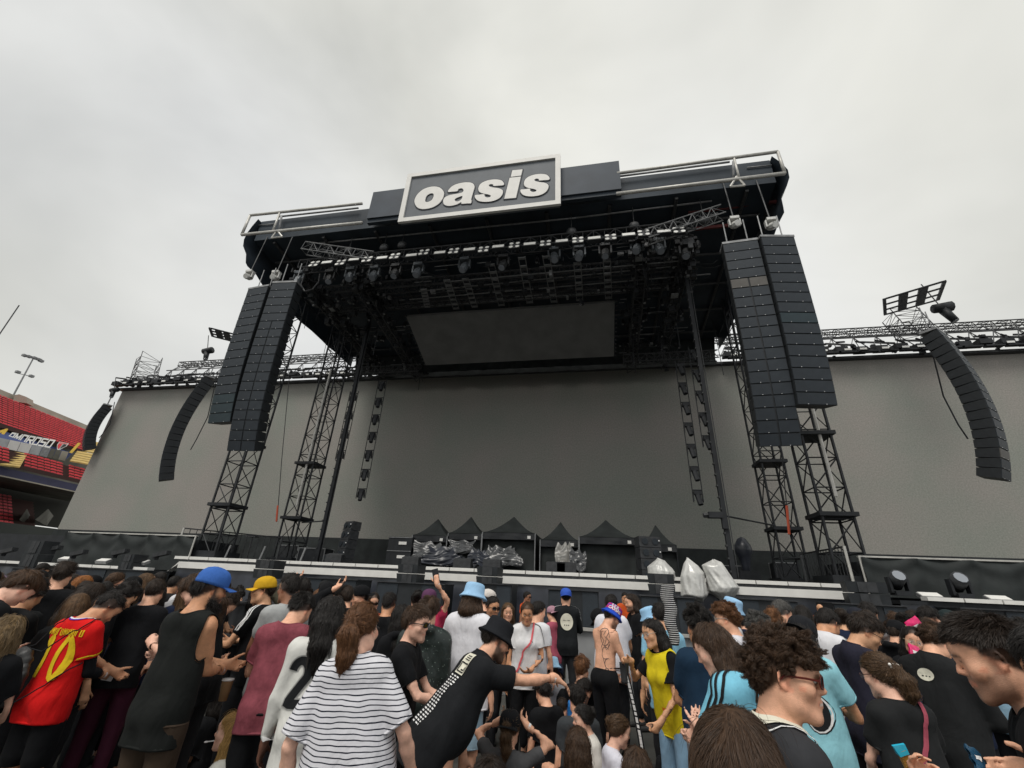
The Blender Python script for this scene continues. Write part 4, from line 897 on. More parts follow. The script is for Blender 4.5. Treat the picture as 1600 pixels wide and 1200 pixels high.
# ochre stairs
for (xa, ya, xb, yb_, xc, yc, xd, yd, da, db, n) in ((16, 707, 42, 711, -2, 728, 30, 732, 58, 53.6, 7), (120, 706, 152, 712, 108, 722, 140, 728, 65, 60, 5), (135, 690, 165, 694, 122, 705, 152, 711, 70, 65.5, 5)):
    for i in range(n):
        t0, t1 = i / n, (i + .75) / n; b = MB(); P = [lerp((xa, ya), (xc, yc), t0), lerp((xb, yb_), (xd, yd), t0), lerp((xb, yb_), (xd, yd), t1), lerp((xa, ya), (xc, yc), t1)]; dd = [da + (db - da) * t for t in (t0, t0, t1, t1)]
        Q = [atD(*p, d) for p, d in zip(P, dd)]; b.hexa([Q[3], Q[2], Q[1], Q[0], Q[3] + (0, 0, .12), Q[2] + (0, 0, .12), Q[1] + (0, 0, .12), Q[0] + (0, 0, .12)]); b.build('stair_step', M['ochre'], std)
# concourse void under the upper tier
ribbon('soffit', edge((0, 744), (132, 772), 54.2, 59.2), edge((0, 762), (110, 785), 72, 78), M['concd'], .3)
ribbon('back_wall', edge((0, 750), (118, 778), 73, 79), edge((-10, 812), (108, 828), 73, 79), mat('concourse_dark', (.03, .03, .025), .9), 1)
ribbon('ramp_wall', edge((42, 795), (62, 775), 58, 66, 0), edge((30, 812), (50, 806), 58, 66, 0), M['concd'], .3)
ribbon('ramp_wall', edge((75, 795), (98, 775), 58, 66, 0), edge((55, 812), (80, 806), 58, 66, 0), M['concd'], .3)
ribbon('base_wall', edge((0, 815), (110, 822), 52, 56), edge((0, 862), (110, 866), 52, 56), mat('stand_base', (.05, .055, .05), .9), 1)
# lettering on the banner, set along the banner plane
def banner_point(u, v):
    x = -12 + 134 * u; yt = 668 + 24 * u; yb = 683 + 24.2 * u; px = x - 12 * (1 - v) * (1 if u > .1 else .4); py = yb + (yt - yb) * v; return atD(px, py, (58.4 + 5.4 * u) + (1 + .2 * u) * v - .12)
STROKE = {'A': [[(0, 0), (.25, 1), (1, 1), (1, 0)], [(.12, .45), (1, .45)]], 'M': [[(0, 0), (0, 1), (.5, .4), (1, 1), (1, 0)]], 'O': [[(0, 0), (0, 1), (1, 1), (1, 0), (0, 0)]], 'R': [[(0, 0), (0, 1), (1, 1), (1, .5), (0, .5)], [(.45, .5), (1, 0)]], 'S': [[(1, 1), (0, 1), (0, .52), (1, .52), (1, 0), (0, 0)]],
          '1': [[(.3, .8), (.75, 1), (.75, 0)]], '2': [[(0, 1), (1, 1), (1, .55), (0, .4), (0, 0), (1, 0)]], '0': [[(0, 0), (0, 1), (1, 1), (1, 0), (0, 0)]]}
def stroke_word(word, mapf, u0, u1, v0, v1, wd, m, name, parent, gap=.28, nseg=3):
    b = MB(); n = len(word); cw_ = (u1 - u0) / n
    for i, ch in enumerate(word):
        for poly in STROKE[ch]:
            for (xa, ya), (xb, yb) in zip(poly[:-1], poly[1:]):
                A = np.array((u0 + cw_ * (i + xa * (1 - gap)), v0 + (v1 - v0) * ya)); B = np.array((u0 + cw_ * (i + xb * (1 - gap)), v0 + (v1 - v0) * yb))
                asp = wd[1] / wd[0]; d = (B - A) / np.array((1, asp)); d /= np.linalg.norm(d); nn = np.array((-d[1], d[0] * asp)) * wd[0]; e = np.array((d[0], d[1] * asp)) * wd[0] * .8
                rows = []
                for k in range(nseg + 1):
                    c_ = lerp(A - e, B + e, k / nseg); rows.append([mapf(*(c_ + nn)), mapf(*(c_ - nn))])
                b.sheet(rows)
    return b.build(name, m, parent)
stroke_word('AMOROSO', banner_point, .235, .765, .14, .82, (.0075, .075), M['signwhite'], 'lettering', std)
stroke_word('1', banner_point, .10, .21, .05, 1.0, (.018, .14), M['yellow'], 'numeral', std)
stroke_word('2', banner_point, .0, .09, .05, 1.0, (.018, .14), M['yellow'], 'numeral', std)
def crest(name, P, m): b = MB(); b.add([banner_point(*p) for p in P], [tuple(range(len(P)))]); b.build(name, m, std)
crest('crest', [(.80, .8), (.91, .8), (.91, .5), (.87, .1), (.845, .0), (.82, .25), (.80, .5)], M['signwhite'])
_bp = banner_point; banner_point = lambda u, v: _bp(u, v) * .9985 + EYE * .0015
crest('crest_patch', [(.81, .66), (.85, .66), (.85, .12), (.83, .25), (.81, .5)], M['redflat']); crest('crest_patch', [(.862, .66), (.9, .66), (.9, .5), (.87, .22), (.862, .2)], M['spkbody']); crest('crest_patch', [(.808, .77), (.902, .77), (.902, .7), (.808, .7)], M['redflat'])
banner_point = _bp
# floodlight mast behind the stand
P0 = atD(17, 628, 84); P1 = atD(52, 560, 84); P1[0], P1[1] = P0[0] + (P1[0] - P0[0]), P0[1] + (P1[1] - P0[1])
fm = thing('floodlight_mast', 'thin stadium floodlight mast rising behind the left stand', 'floodlight', tuple(P0))
b = MB(); b.tube(P0 + (0, 0, -3), P1, .13, 6, .08); b.build('mast', M['alud'], fm)
for dx, t in ((-1, 1), (-.5, 1.0), (.1, 1.0), (.6, .99), (.9, .97), (-.8, .62), (.7, .6)):
    c_ = lerp(P0, P1, t) + np.array((dx * .55, dx * .7, .1)); b = MB(); b.box(c_, (.42, .42, .3)); b.build('lamp_box', M['alud'], fm)
for t in (1.0, .61): b = MB(); c_ = lerp(P0, P1, t); b.tube(c_ + (-.55, -.7, 0), c_ + (.55, .7, 0), .05, 5); b.build('crossarm', M['alud'], fm)
vb = thing('roof_hut', 'pale little gable hut on the parapet of the left stand', 'hut', tuple(atD(29, 628, 71))); b = MB(); Q = [atD(x, y, 71) for x, y in ((20, 627), (42, 630), (41, 620), (30, 616), (23, 617))]; th = np.array((-.5, 1, 0)); n5 = 5
b.add(Q + [q + th for q in Q], [(0, 1, 2, 3, 4)] + [tuple([5 + i for i in range(5)])] + [(i, (i + 1) % 5, 5 + (i + 1) % 5, 5 + i) for i in range(5)]); b.build('hut_wall', M['conc'], vb)
an = thing('antenna', 'thin diagonal mast against the sky at the left edge', 'antenna', tuple(atD(0, 520, 60))); b = MB(); b.tube(atD(-6, 530, 60), atD(30, 477, 60), .05, 5); b.build('rod', M['truss'], an)
# ================================================================== PEOPLE
def V3(*a): return np.array(a, float)
def rx(a): c, s = math.cos(a), math.sin(a); return np.array([[1, 0, 0], [0, c, -s], [0, s, c]])
def ry(a): c, s = math.cos(a), math.sin(a); return np.array([[c, 0, s], [0, 1, 0], [-s, 0, c]])
def rz_(a): c, s = math.cos(a), math.sin(a); return np.array([[c, -s, 0], [s, c, 0], [0, 0, 1]])
class Xf:
    def __init__(s, Rm=None, t=None): s.R = np.eye(3) if Rm is None else Rm; s.t = np.zeros(3) if t is None else np.asarray(t, float)
    def __call__(s, p): return np.asarray(p, float) @ s.R.T + s.t
    def inv(s, p): return (np.asarray(p, float) - s.t) @ s.R
    def d(s, v): return np.asarray(v, float) @ s.R.T
    def __mul__(s, o): return Xf(s.R @ o.R, s.R @ o.t + s.t)
def about(Rm, p): p = np.asarray(p, float); return Xf(Rm, p - Rm @ p)
# signed-distance primitives: ('rc', a, b, ra, rb, k) tapered capsule; ('el', c, r, R, k) ellipsoid; 's'-prefixed ones carve
def RC(a, b, ra, rb=None, k=.02, sub=False, cut=None): return ['rc', np.asarray(a, float), np.asarray(b, float), ra, ra if rb is None else rb, k, sub, cut]
def EL(c, r, k=.02, Rm=None, sub=False): return ['el', np.asarray(c, float), np.asarray(r, float), np.eye(3) if Rm is None else Rm, k, sub]
def xf_prim(p, X, s=1.0):
    if p[0] == 'rc': return ['rc', X(p[1]) * s, X(p[2]) * s, p[3] * s, p[4] * s, p[5] * s, p[6], p[7]]
    return ['el', X(p[1]) * s, p[2] * s, X.R @ p[3], p[4] * s, p[5]]
def prim_d(p, X, Y, Z):
    if p[0] == 'rc':
        a, b, ra, rb = p[1], p[2], p[3], p[4]; ba = b - a; L2 = ba @ ba + 1e-12
        dx, dy, dz = X - a[0], Y - a[1], Z - a[2]
        tt = (dx * ba[0] + dy * ba[1] + dz * ba[2]) / L2; t = np.clip(tt, 0, 1)
        d = np.sqrt((dx - t * ba[0]) ** 2 + (dy - t * ba[1]) ** 2 + (dz - t * ba[2]) ** 2) - (ra + (rb - ra) * t)
        if p[7]: d = np.maximum(d, (tt - p[7]) * math.sqrt(L2))
        return d
    c, r, Rm = p[1], p[2], p[3]; dx, dy, dz = X - c[0], Y - c[1], Z - c[2]
    q = [(dx * Rm[0, i] + dy * Rm[1, i] + dz * Rm[2, i]) / r[i] for i in range(3)]
    k0 = np.sqrt(q[0] ** 2 + q[1] ** 2 + q[2] ** 2); k1 = np.sqrt((q[0] / r[0]) ** 2 + (q[1] / r[1]) ** 2 + (q[2] / r[2]) ** 2)
    return k0 * (k0 - 1) / (k1 + 1e-9)
def smix(d, e, k, sub):
    if sub:
        e = -e; h = np.maximum(k - np.abs(d - e), 0) / k; return np.maximum(d, e) + h * h * k * .25
    h = np.maximum(k - np.abs(d - e), 0) / k; return np.minimum(d, e) - h * h * k * .25
def pk(p): return (p[5], p[6]) if p[0] == 'rc' else (p[4], p[5])
def pbox(p):
    if p[0] == 'rc':
        r = max(p[3], p[4]); return np.minimum(p[1], p[2]) - r, np.maximum(p[1], p[2]) + r
    r = np.abs(p[3]) @ p[2]; return p[1] - r, p[1] + r
def eval_pts(prims, P):
    d = np.full(len(P), 1.0)
    for p in prims: k, sub = pk(p); d = smix(d, prim_d(p, P[:, 0], P[:, 1], P[:, 2]), max(k, 1e-4), sub)
    return d
def grid_eval(prims, lo, hi, h):
    lo = np.asarray(lo, float); n = np.maximum(3, np.ceil((np.asarray(hi) - lo) / h).astype(int) + 1)
    ax = [np.float32(lo[i]) + np.arange(n[i], dtype=np.float32) * np.float32(h) for i in range(3)]
    D = np.full(n, .5, np.float32)
    for p in prims:
        k, sub = pk(p); k = max(k, 1e-4); a, b = pbox(p); pad = k + 3 * h
        i0 = np.clip(np.floor((a - pad - lo) / h).astype(int), 0, n); i1 = np.clip(np.ceil((b + pad - lo) / h).astype(int) + 1, 0, n)
        if np.any(i1 <= i0): continue
        sl = tuple(slice(i0[i], i1[i]) for i in range(3))
        e = prim_d(p, ax[0][sl[0]][:, None, None], ax[1][sl[1]][None, :, None], ax[2][sl[2]][None, None, :])
        D[sl] = smix(D[sl], e.astype(np.float32), np.float32(k), sub)
    return D, ax
def gpts(ax): return np.stack(np.meshgrid(*ax, indexing='ij'), -1).reshape(-1, 3)
OFF = np.array([(x, y, z) for x in (0, 1) for y in (0, 1) for z in (0, 1)])
EDG = [(a, b) for a in range(8) for b in range(a + 1, 8) if np.abs(OFF[a] - OFF[b]).sum() == 1]
def surfnet(D, lo, h):
    S = D < 0; n = np.array(D.shape)
    cnt = np.zeros(n - 1, np.int8)
    for o in OFF: cnt += S[o[0]:n[0] - 1 + o[0], o[1]:n[1] - 1 + o[1], o[2]:n[2] - 1 + o[2]]
    C = np.argwhere((cnt > 0) & (cnt < 8))
    if len(C) == 0: return np.zeros((0, 3)), np.zeros((0, 4), int)
    idx = np.full(n - 1, -1, np.int32); idx[C[:, 0], C[:, 1], C[:, 2]] = np.arange(len(C))
    vals = [D[C[:, 0] + o[0], C[:, 1] + o[1], C[:, 2] + o[2]] for o in OFF]
    acc = np.zeros((len(C), 3)); num = np.zeros(len(C))
    for a, b in EDG:
        va, vb = vals[a], vals[b]; m = (va < 0) != (vb < 0); t = np.where(m, va / np.where(m, va - vb, 1), 0)
        acc += np.where(m[:, None], OFF[a] + t[:, None] * (OFF[b] - OFF[a]), 0); num += m
    V = (C + acc / num[:, None]) * h + np.asarray(lo)
    F = []
    for ax in range(3):
        u, v = (ax + 1) % 3, (ax + 2) % 3
        s0 = [slice(0, n[0]), slice(0, n[1]), slice(0, n[2])]; s1 = list(s0); s0[ax] = slice(0, n[ax] - 1); s1[ax] = slice(1, n[ax])
        A, B = S[tuple(s0)], S[tuple(s1)]; E = np.argwhere(A != B)
        E = E[(E[:, u] > 0) & (E[:, v] > 0) & (E[:, u] < n[u] - 1) & (E[:, v] < n[v] - 1)]
        if len(E) == 0: continue
        def g(du, dv):
            q = E.copy(); q[:, u] -= du; q[:, v] -= dv; return idx[q[:, 0], q[:, 1], q[:, 2]]
        Q = np.stack([g(1, 1), g(0, 1), g(0, 0), g(1, 0)], 1); fl = B[E[:, 0], E[:, 1], E[:, 2]]
        Q[fl] = Q[fl][:, ::-1]; F.append(Q)
    F = np.vstack(F) if F else np.zeros((0, 4), int)
    return V, F[(F >= 0).all(1)]
def compact(V, F):
    used = np.unique(F); m = np.full(len(V), -1); m[used] = np.arange(len(used)); return V[used], m[F]
def smooth_rim(v, f, it=8):
    if len(f) == 0: return v
    e = np.sort(np.vstack([f[:, [0, 1]], f[:, [1, 2]], f[:, [2, 3]], f[:, [3, 0]]]), axis=1); key = e[:, 0].astype(np.int64) * (len(v) + 1) + e[:, 1]
    u, ix, c = np.unique(key, return_index=True, return_counts=True); be = e[ix[c == 1]]
    if len(be) == 0: return v
    v = v.copy(); deg = np.zeros(len(v)); np.add.at(deg, be[:, 0], 1); np.add.at(deg, be[:, 1], 1); m = deg > 0
    for _ in range(it):
        a = np.zeros_like(v); np.add.at(a, be[:, 0], v[be[:, 1]]); np.add.at(a, be[:, 1], v[be[:, 0]]); v[m] = v[m] * .4 + .6 * a[m] / deg[m][:, None]
    return v
def snap_rim(v, f, funcs, h):
    if len(f) == 0: return v
    e = np.sort(np.vstack([f[:, [0, 1]], f[:, [1, 2]], f[:, [2, 3]], f[:, [3, 0]]]), axis=1); key = e[:, 0].astype(np.int64) * (len(v) + 1) + e[:, 1]
    u, ix, c = np.unique(key, return_index=True, return_counts=True); bi = np.unique(e[ix[c == 1]])
    if len(bi) == 0: return v
    fn = np.cross(v[f[:, 2]] - v[f[:, 0]], v[f[:, 3]] - v[f[:, 1]]); N = np.zeros_like(v)
    for k in range(4): np.add.at(N, f[:, k], fn)
    N = N[bi] / (np.linalg.norm(N[bi], axis=1, keepdims=True) + 1e-12); v = v.copy(); P = v[bi]
    for _ in range(3):
        for fu in funcs:
            c0 = fu(P); near = np.abs(c0) < 1.9 * h
            if not near.any(): continue
            Q = P[near]; g = np.stack([fu(Q + np.eye(3)[i] * .002) - fu(Q - np.eye(3)[i] * .002) for i in range(3)], 1) / .004; n = N[near]
            t = g - n * np.sum(g * n, 1, keepdims=True); L2 = np.sum(t * t, 1); ok = L2 > .06; st = np.where(ok, c0[near] / np.maximum(L2, .06), 0)[:, None] * t
            ln = np.linalg.norm(st, axis=1, keepdims=True); st *= np.minimum(1, 1.6 * h / (ln + 1e-9)); P[near] = Q - st
    v[bi] = P; return smooth_rim(v, f, 3)
def rim_loops(v, f):
    e = np.sort(np.vstack([f[:, [0, 1]], f[:, [1, 2]], f[:, [2, 3]], f[:, [3, 0]]]), axis=1); key = e[:, 0].astype(np.int64) * (len(v) + 1) + e[:, 1]
    u, ix, c = np.unique(key, return_index=True, return_counts=True); be = e[ix[c == 1]]; adj = {}
    for a, b in be: adj.setdefault(int(a), []).append(int(b)); adj.setdefault(int(b), []).append(int(a))
    seen, out = set(), []
    for st in adj:
        if st in seen: continue
        L = [st]; seen.add(st)
        while True:
            nx = [q for q in adj[L[-1]] if q not in seen]
            if not nx: break
            L.append(nx[0]); seen.add(nx[0])
        if len(L) > 14:
            P = v[L].copy()
            for _ in range(4): P = .5 * P + .25 * (np.roll(P, 1, 0) + np.roll(P, -1, 0))
            if np.linalg.norm(P[0] - P[-1]) < 6 * np.linalg.norm(P[1] - P[0]): out.append(P)
    return out
def join(parts):
    V, F, b = [], [], 0
    for v, f in parts: V.append(v); F.append(f + b); b += len(v)
    return np.vstack(V), np.vstack(F)

# ---------------- head, in its own frame: x right, y forward, z up, origin between the ears
def head_prims(fem=False, fat=1.0, beard=False):
    w = .95 if fem else 1.0; j = (.88 if fem else 1.0) * fat
    P = [EL((0, -.012, .035), (.0765 * w, .097, .087), .02), EL((0, .022, -.035), (.061 * w, .066, .082), .03),
         RC((0, .058, .045), (0, .052, .075), .042, .034, .04)]
    for s in (-1, 1):
        P += [RC((s * .052 * j, -.002, -.05), (s * .047 * j, .015, -.075), .021, .02, .03), RC((s * .047 * j, .015, -.075), (s * .012, .073, -.106), .02, .017, .03),
              EL((s * .043 * fat, .055, -.022), (.026, .03, .027), .025)]
    P += [RC((-.010, .079, -.104), (.010, .079, -.104), .0165 * (.92 if fem else 1), None, .02),
          RC((0, .060, -.075), (0, .082, -.06), .028, .017, .03), RC((-.034, .074, .024), (0, .086, .021), .012, .012, .015), RC((.034, .074, .024), (0, .086, .021), .012, .012, .015)]
    for s in (-1, 1): P.append(EL((s * .031, .098, .004), (.0185, .016, .0125), .014, sub=True))
    P += [RC((0, .087, .018), (0, .109, -.021), .0070, .0092, .010), RC((0, .109, -.023), (0, .099, -.029), .0104 if not fem else .0092, .0085, .006)]
    for s in (-1, 1): P += [EL((s * .0105, .096, -.028), (.0075, .010, .0068), .006), EL((s * .0055, .106, -.0365), (.0035, .005, .004), .003, sub=True)]
    P += [RC((-.021, .081, -.060), (0, .0955, -.0545), .0048, .0062, .006), RC((.021, .081, -.060), (0, .0955, -.0545), .0048, .0062, .006),
          RC((-.018, .081, -.0655), (0, .0935, -.068), .0052, .0078, .006), RC((.018, .081, -.0655), (0, .0935, -.068), .0052, .0078, .006),
          RC((-.024, .086, -.0615), (.024, .086, -.0615), .0018, None, .003, sub=True)]
    for s in (-1, 1):
        q = ry(s * .12) @ rz_(s * .45)
        P += [EL((s * .079 * w, -.012, -.004), (.0075, .019, .032), .006, q), EL((s * .085 * w, -.008, .0), (.006, .0105, .019), .004, q, True), RC((s * .077 * w, -.004, -.031), (s * .078 * w, -.007, -.026), .0075, .007, .006)]
    for s in (-1, 1):   # upper lids
        P.append(RC((s * .018, .089, .010), (s * .044, .078, .009), .0042, .004, .004)); P.append(RC((s * .019, .088, -.003), (s * .043, .078, -.002), .003, .003, .004))
    return P
TONE = dict(fair=(.78, .46, .34), light=(.75, .41, .27), tan=(.58, .29, .16), olive=(.66, .36, .21), brown=(.28, .13, .075), dark=(.13, .06, .04))
def vcol_mat(name, rough, spec, bump, bscale, noise, sss=0.0):
    m = bpy.data.materials.new(name); m.use_nodes = True; nt = m.node_tree; b = nt.nodes['Principled BSDF']
    b.inputs['Roughness'].default_value = rough; b.inputs['Specular IOR Level'].default_value = spec
    a = nt.nodes.new('ShaderNodeAttribute'); a.attribute_name = 'Col'; t = nt.nodes.new('ShaderNodeTexCoord')
    n = nt.nodes.new('ShaderNodeTexNoise'); n.inputs['Scale'].default_value = 26; n.inputs['Detail'].default_value = 9; n.inputs['Roughness'].default_value = .65; nt.links.new(t.outputs['Object'], n.inputs['Vector'])
    r = nt.nodes.new('ShaderNodeMapRange'); r.inputs['From Min'].default_value = .3; r.inputs['From Max'].default_value = .7; r.inputs['To Min'].default_value = 1 - noise; r.inputs['To Max'].default_value = 1 + noise
    nt.links.new(n.outputs['Fac'], r.inputs['Value']); v = nt.nodes.new('ShaderNodeVectorMath'); v.operation = 'SCALE'
    nt.links.new(a.outputs['Color'], v.inputs[0]); nt.links.new(r.outputs['Result'], v.inputs['Scale']); nt.links.new(v.outputs['Vector'], b.inputs['Base Color'])
    if bump:
        n3 = nt.nodes.new('ShaderNodeTexNoise'); n3.inputs['Scale'].default_value = bscale; n3.inputs['Detail'].default_value = 3; nt.links.new(t.outputs['Object'], n3.inputs['Vector'])
        bp = nt.nodes.new('ShaderNodeBump'); bp.inputs['Strength'].default_value = bump; bp.inputs['Distance'].default_value = .004; nt.links.new(n3.outputs['Fac'], bp.inputs['Height']); nt.links.new(bp.outputs['Normal'], b.inputs['Normal'])
    if sss: b.inputs['Subsurface Weight'].default_value = sss; b.inputs['Subsurface Radius'].default_value = (.012, .005, .003); b.inputs['Subsurface Scale'].default_value = .6
    return m
SKIN = vcol_mat('skin', .48, .35, .35, 300, .17)
def cloth_mat(col, stripe=None, rough=.85, noise=.10, kind='plain', key=None):
    key = key or ('cloth_%s_%.3f_%.3f_%.3f' % (kind, *col))
    if key in MATS: return MATS[key]
    m = bpy.data.materials.new(key.split('_')[0] + '_' + kind); m.use_nodes = True; nt = m.node_tree; b = nt.nodes['Principled BSDF']
    b.inputs['Roughness'].default_value = rough; b.inputs['Specular IOR Level'].default_value = .1 if rough > .6 else .5
    b.inputs['Sheen Weight'].default_value = .01 if rough > .6 else 0
    t = nt.nodes.new('ShaderNodeTexCoord'); L = nt.links
    n = nt.nodes.new('ShaderNodeTexNoise'); n.inputs['Scale'].default_value = 14; n.inputs['Detail'].default_value = 8; n.inputs['Roughness'].default_value = .7; L.new(t.outputs['Object'], n.inputs['Vector'])
    r = nt.nodes.new('ShaderNodeMapRange'); r.inputs['From Min'].default_value = .3; r.inputs['From Max'].default_value = .7; r.inputs['To Min'].default_value = 1 - noise; r.inputs['To Max'].default_value = 1 + noise; L.new(n.outputs['Fac'], r.inputs['Value'])
    v = nt.nodes.new('ShaderNodeVectorMath'); v.operation = 'SCALE'; v.inputs[0].default_value = col; L.new(r.outputs['Result'], v.inputs['Scale']); out = v.outputs['Vector']
    if kind in ('stripes', 'speckle', 'plaid'):
        mx = nt.nodes.new('ShaderNodeMix'); mx.data_type = 'RGBA'; L.new(out, mx.inputs['A'])
        if kind == 'speckle':
            vo = nt.nodes.new('ShaderNodeTexVoronoi'); vo.inputs['Scale'].default_value = 45; L.new(t.outputs['Object'], vo.inputs['Vector'])
            g = nt.nodes.new('ShaderNodeMath'); g.operation = 'LESS_THAN'; g.inputs[1].default_value = .13; L.new(vo.outputs['Distance'], g.inputs[0])
            mx.inputs['B'].default_value = (.28, .36, .32, 1); L.new(g.outputs['Value'], mx.inputs['Factor'])
        else:
            sp = nt.nodes.new('ShaderNodeSeparateXYZ'); L.new(t.outputs['Object'], sp.inputs['Vector'])
            n4 = nt.nodes.new('ShaderNodeTexNoise'); n4.inputs['Scale'].default_value = 5; L.new(t.outputs['Object'], n4.inputs['Vector'])
            ad = nt.nodes.new('ShaderNodeMath'); ad.operation = 'MULTIPLY_ADD'; ad.inputs[1].default_value = .05 if kind == 'stripes' else .01; L.new(n4.outputs['Fac'], ad.inputs[0]); L.new(sp.outputs['Z'], ad.inputs[2])
            per, duty = stripe[0], stripe[1]
            md = nt.nodes.new('ShaderNodeMath'); md.operation = 'PINGPONG'; md.inputs[1].default_value = per / 2; L.new(ad.outputs['Value'], md.inputs[0])
            g = nt.nodes.new('ShaderNodeMath'); g.operation = 'LESS_THAN'; g.inputs[1].default_value = per / 2 * duty; L.new(md.outputs['Value'], g.inputs[0]); fac = g.outputs['Value']
            if kind == 'plaid':
                md2 = nt.nodes.new('ShaderNodeMath'); md2.operation = 'PINGPONG'; md2.inputs[1].default_value = per / 2; L.new(sp.outputs['X'], md2.inputs[0])
                g2 = nt.nodes.new('ShaderNodeMath'); g2.operation = 'LESS_THAN'; g2.inputs[1].default_value = per / 2 * duty; L.new(md2.outputs['Value'], g2.inputs[0])
                mxx = nt.nodes.new('ShaderNodeMath'); mxx.operation = 'MAXIMUM'; L.new(g.outputs['Value'], mxx.inputs[0]); L.new(g2.outputs['Value'], mxx.inputs[1]); fac = mxx.outputs['Value']
            mx.inputs['B'].default_value = (*stripe[2], 1); L.new(fac, mx.inputs['Factor'])
        out = mx.outputs['Result']
    L.new(out, b.inputs['Base Color'])
    n3 = nt.nodes.new('ShaderNodeTexNoise'); n3.inputs['Scale'].default_value = 6; n3.inputs['Detail'].default_value = 4; n3.inputs['Roughness'].default_value = .5; n3.inputs['Distortion'].default_value = .5
    mpn = nt.nodes.new('ShaderNodeMapping'); mpn.inputs['Scale'].default_value = (1, 1, .55); L.new(t.outputs['Object'], mpn.inputs['Vector']); L.new(mpn.outputs['Vector'], n3.inputs['Vector'])
    bp = nt.nodes.new('ShaderNodeBump'); bp.inputs['Strength'].default_value = .75; bp.inputs['Distance'].default_value = .035; L.new(n3.outputs['Fac'], bp.inputs['Height']); L.new(bp.outputs['Normal'], b.inputs['Normal'])
    MATS[key] = m; return m
def hair_mat(col, strand=False):
    key = ('hairs_' if strand else 'hairm_') + '%.3f_%.3f_%.3f' % tuple(col)
    if key in MATS: return MATS[key]
    m = bpy.data.materials.new('hair_strand' if strand else 'hair_mass'); m.use_nodes = True; nt = m.node_tree; b = nt.nodes['Principled BSDF']; L = nt.links
    b.inputs['Roughness'].default_value = .42 if strand else .6; b.inputs['Specular IOR Level'].default_value = .35 if strand else .15
    cr_ = nt.nodes.new('ShaderNodeValToRGB'); cr_.color_ramp.elements[0].color = (*[c * .55 for c in col], 1); cr_.color_ramp.elements[1].color = (*[c * 1.7 + .004 for c in col], 1)
    if strand: hi = nt.nodes.new('ShaderNodeHairInfo'); L.new(hi.outputs['Random'], cr_.inputs['Fac'])
    else:
        t = nt.nodes.new('ShaderNodeTexCoord'); mpn = nt.nodes.new('ShaderNodeMapping'); mpn.inputs['Scale'].default_value = (60, 60, 9); L.new(t.outputs['Object'], mpn.inputs['Vector'])
        n = nt.nodes.new('ShaderNodeTexNoise'); n.inputs['Scale'].default_value = 1; n.inputs['Detail'].default_value = 5; n.inputs['Distortion'].default_value = .8; L.new(mpn.outputs['Vector'], n.inputs['Vector']); L.new(n.outputs['Fac'], cr_.inputs['Fac'])
        cr_.color_ramp.elements[0].position = .3; cr_.color_ramp.elements[1].position = .75
        bp = nt.nodes.new('ShaderNodeBump'); bp.inputs['Strength'].default_value = .8; bp.inputs['Distance'].default_value = .008; L.new(n.outputs['Fac'], bp.inputs['Height']); L.new(bp.outputs['Normal'], b.inputs['Normal'])
    L.new(cr_.outputs['Color'], b.inputs['Base Color']); MATS[key] = m; return m
HC = dict(black=(.012, .010, .009), dark=(.022, .015, .011), brown=(.05, .028, .016), mid=(.075, .043, .022), chest=(.11, .05, .022), ginger=(.22, .085, .025), dblond=(.13, .085, .04), blond=(.36, .22, .075), grey=(.06, .058, .055))
def ik(S, W, L1, L2, hint):
    d = W - S; L = np.linalg.norm(d); mx_ = (L1 + L2) * .995
    if L > mx_: W = S + d / L * mx_; d = W - S; L = mx_
    u = d / L; a = (L1 * L1 - L2 * L2 + L * L) / (2 * L); hgt = math.sqrt(max(0, L1 * L1 - a * a))
    hnt = hint - u * (hint @ u); hnt /= np.linalg.norm(hnt) + 1e-9
    return S + u * a + hnt * hgt, W
def hand_prims(W, f, th, side, curl, tcurl=.3, spread=.06):
    f = f / np.linalg.norm(f); th = th - f * (th @ f); th /= np.linalg.norm(th) + 1e-9; n = np.cross(th, f) * side   # side +1 right, -1 left
    P = [RC(W - f * .02, W + f * .02, .026, .024, .02)]
    lat = (.028, .0095, -.0095, -.027); lens = ((.043, .027, .021), (.047, .030, .022), (.043, .028, .021), (.034, .021, .019)); kb = (.088, .092, .088, .080)
    for i in range(4):
        K = W + f * kb[i] + th * lat[i]
        P.append(RC(W + f * .015 + th * lat[i] * .6, K, .0150, .0112, .016))
        ang = 0; p = K; fd = f + th * (lat[i] * spread * 30); fd /= np.linalg.norm(fd); c = curl[i] if hasattr(curl, '__len__') else curl * (1 + .12 * i)
        for j, (ln, bend) in enumerate(zip(lens[i], (55, 62, 40))):
            ang += R(bend) * c; q = p + (fd * math.cos(ang) + n * math.sin(ang)) * ln
            P.append(RC(p, q, (.0094, .0086, .0078)[j], (.0086, .0078, .0068)[j], .003 if j else .008)); p = q
    a = W + f * .025 + th * .022 + n * .006; d1 = th * .72 + f * .62 + n * .3; d1 /= np.linalg.norm(d1); b = a + d1 * .042
    d2 = d1 * math.cos(tcurl) + (f * .8 + n * .45 - th * .3) * math.sin(tcurl); d2 /= np.linalg.norm(d2); c = b + d2 * .032; d3 = d2 * math.cos(tcurl) + (f * .6 + n * .5 - th * .5) * math.sin(tcurl); d3 /= np.linalg.norm(d3)
    P += [RC(a, b, .0160, .0118, .014), RC(b, c, .0112, .0098, .004), RC(c, c + d3 * .026, .0098, .0078, .003)]
    return P
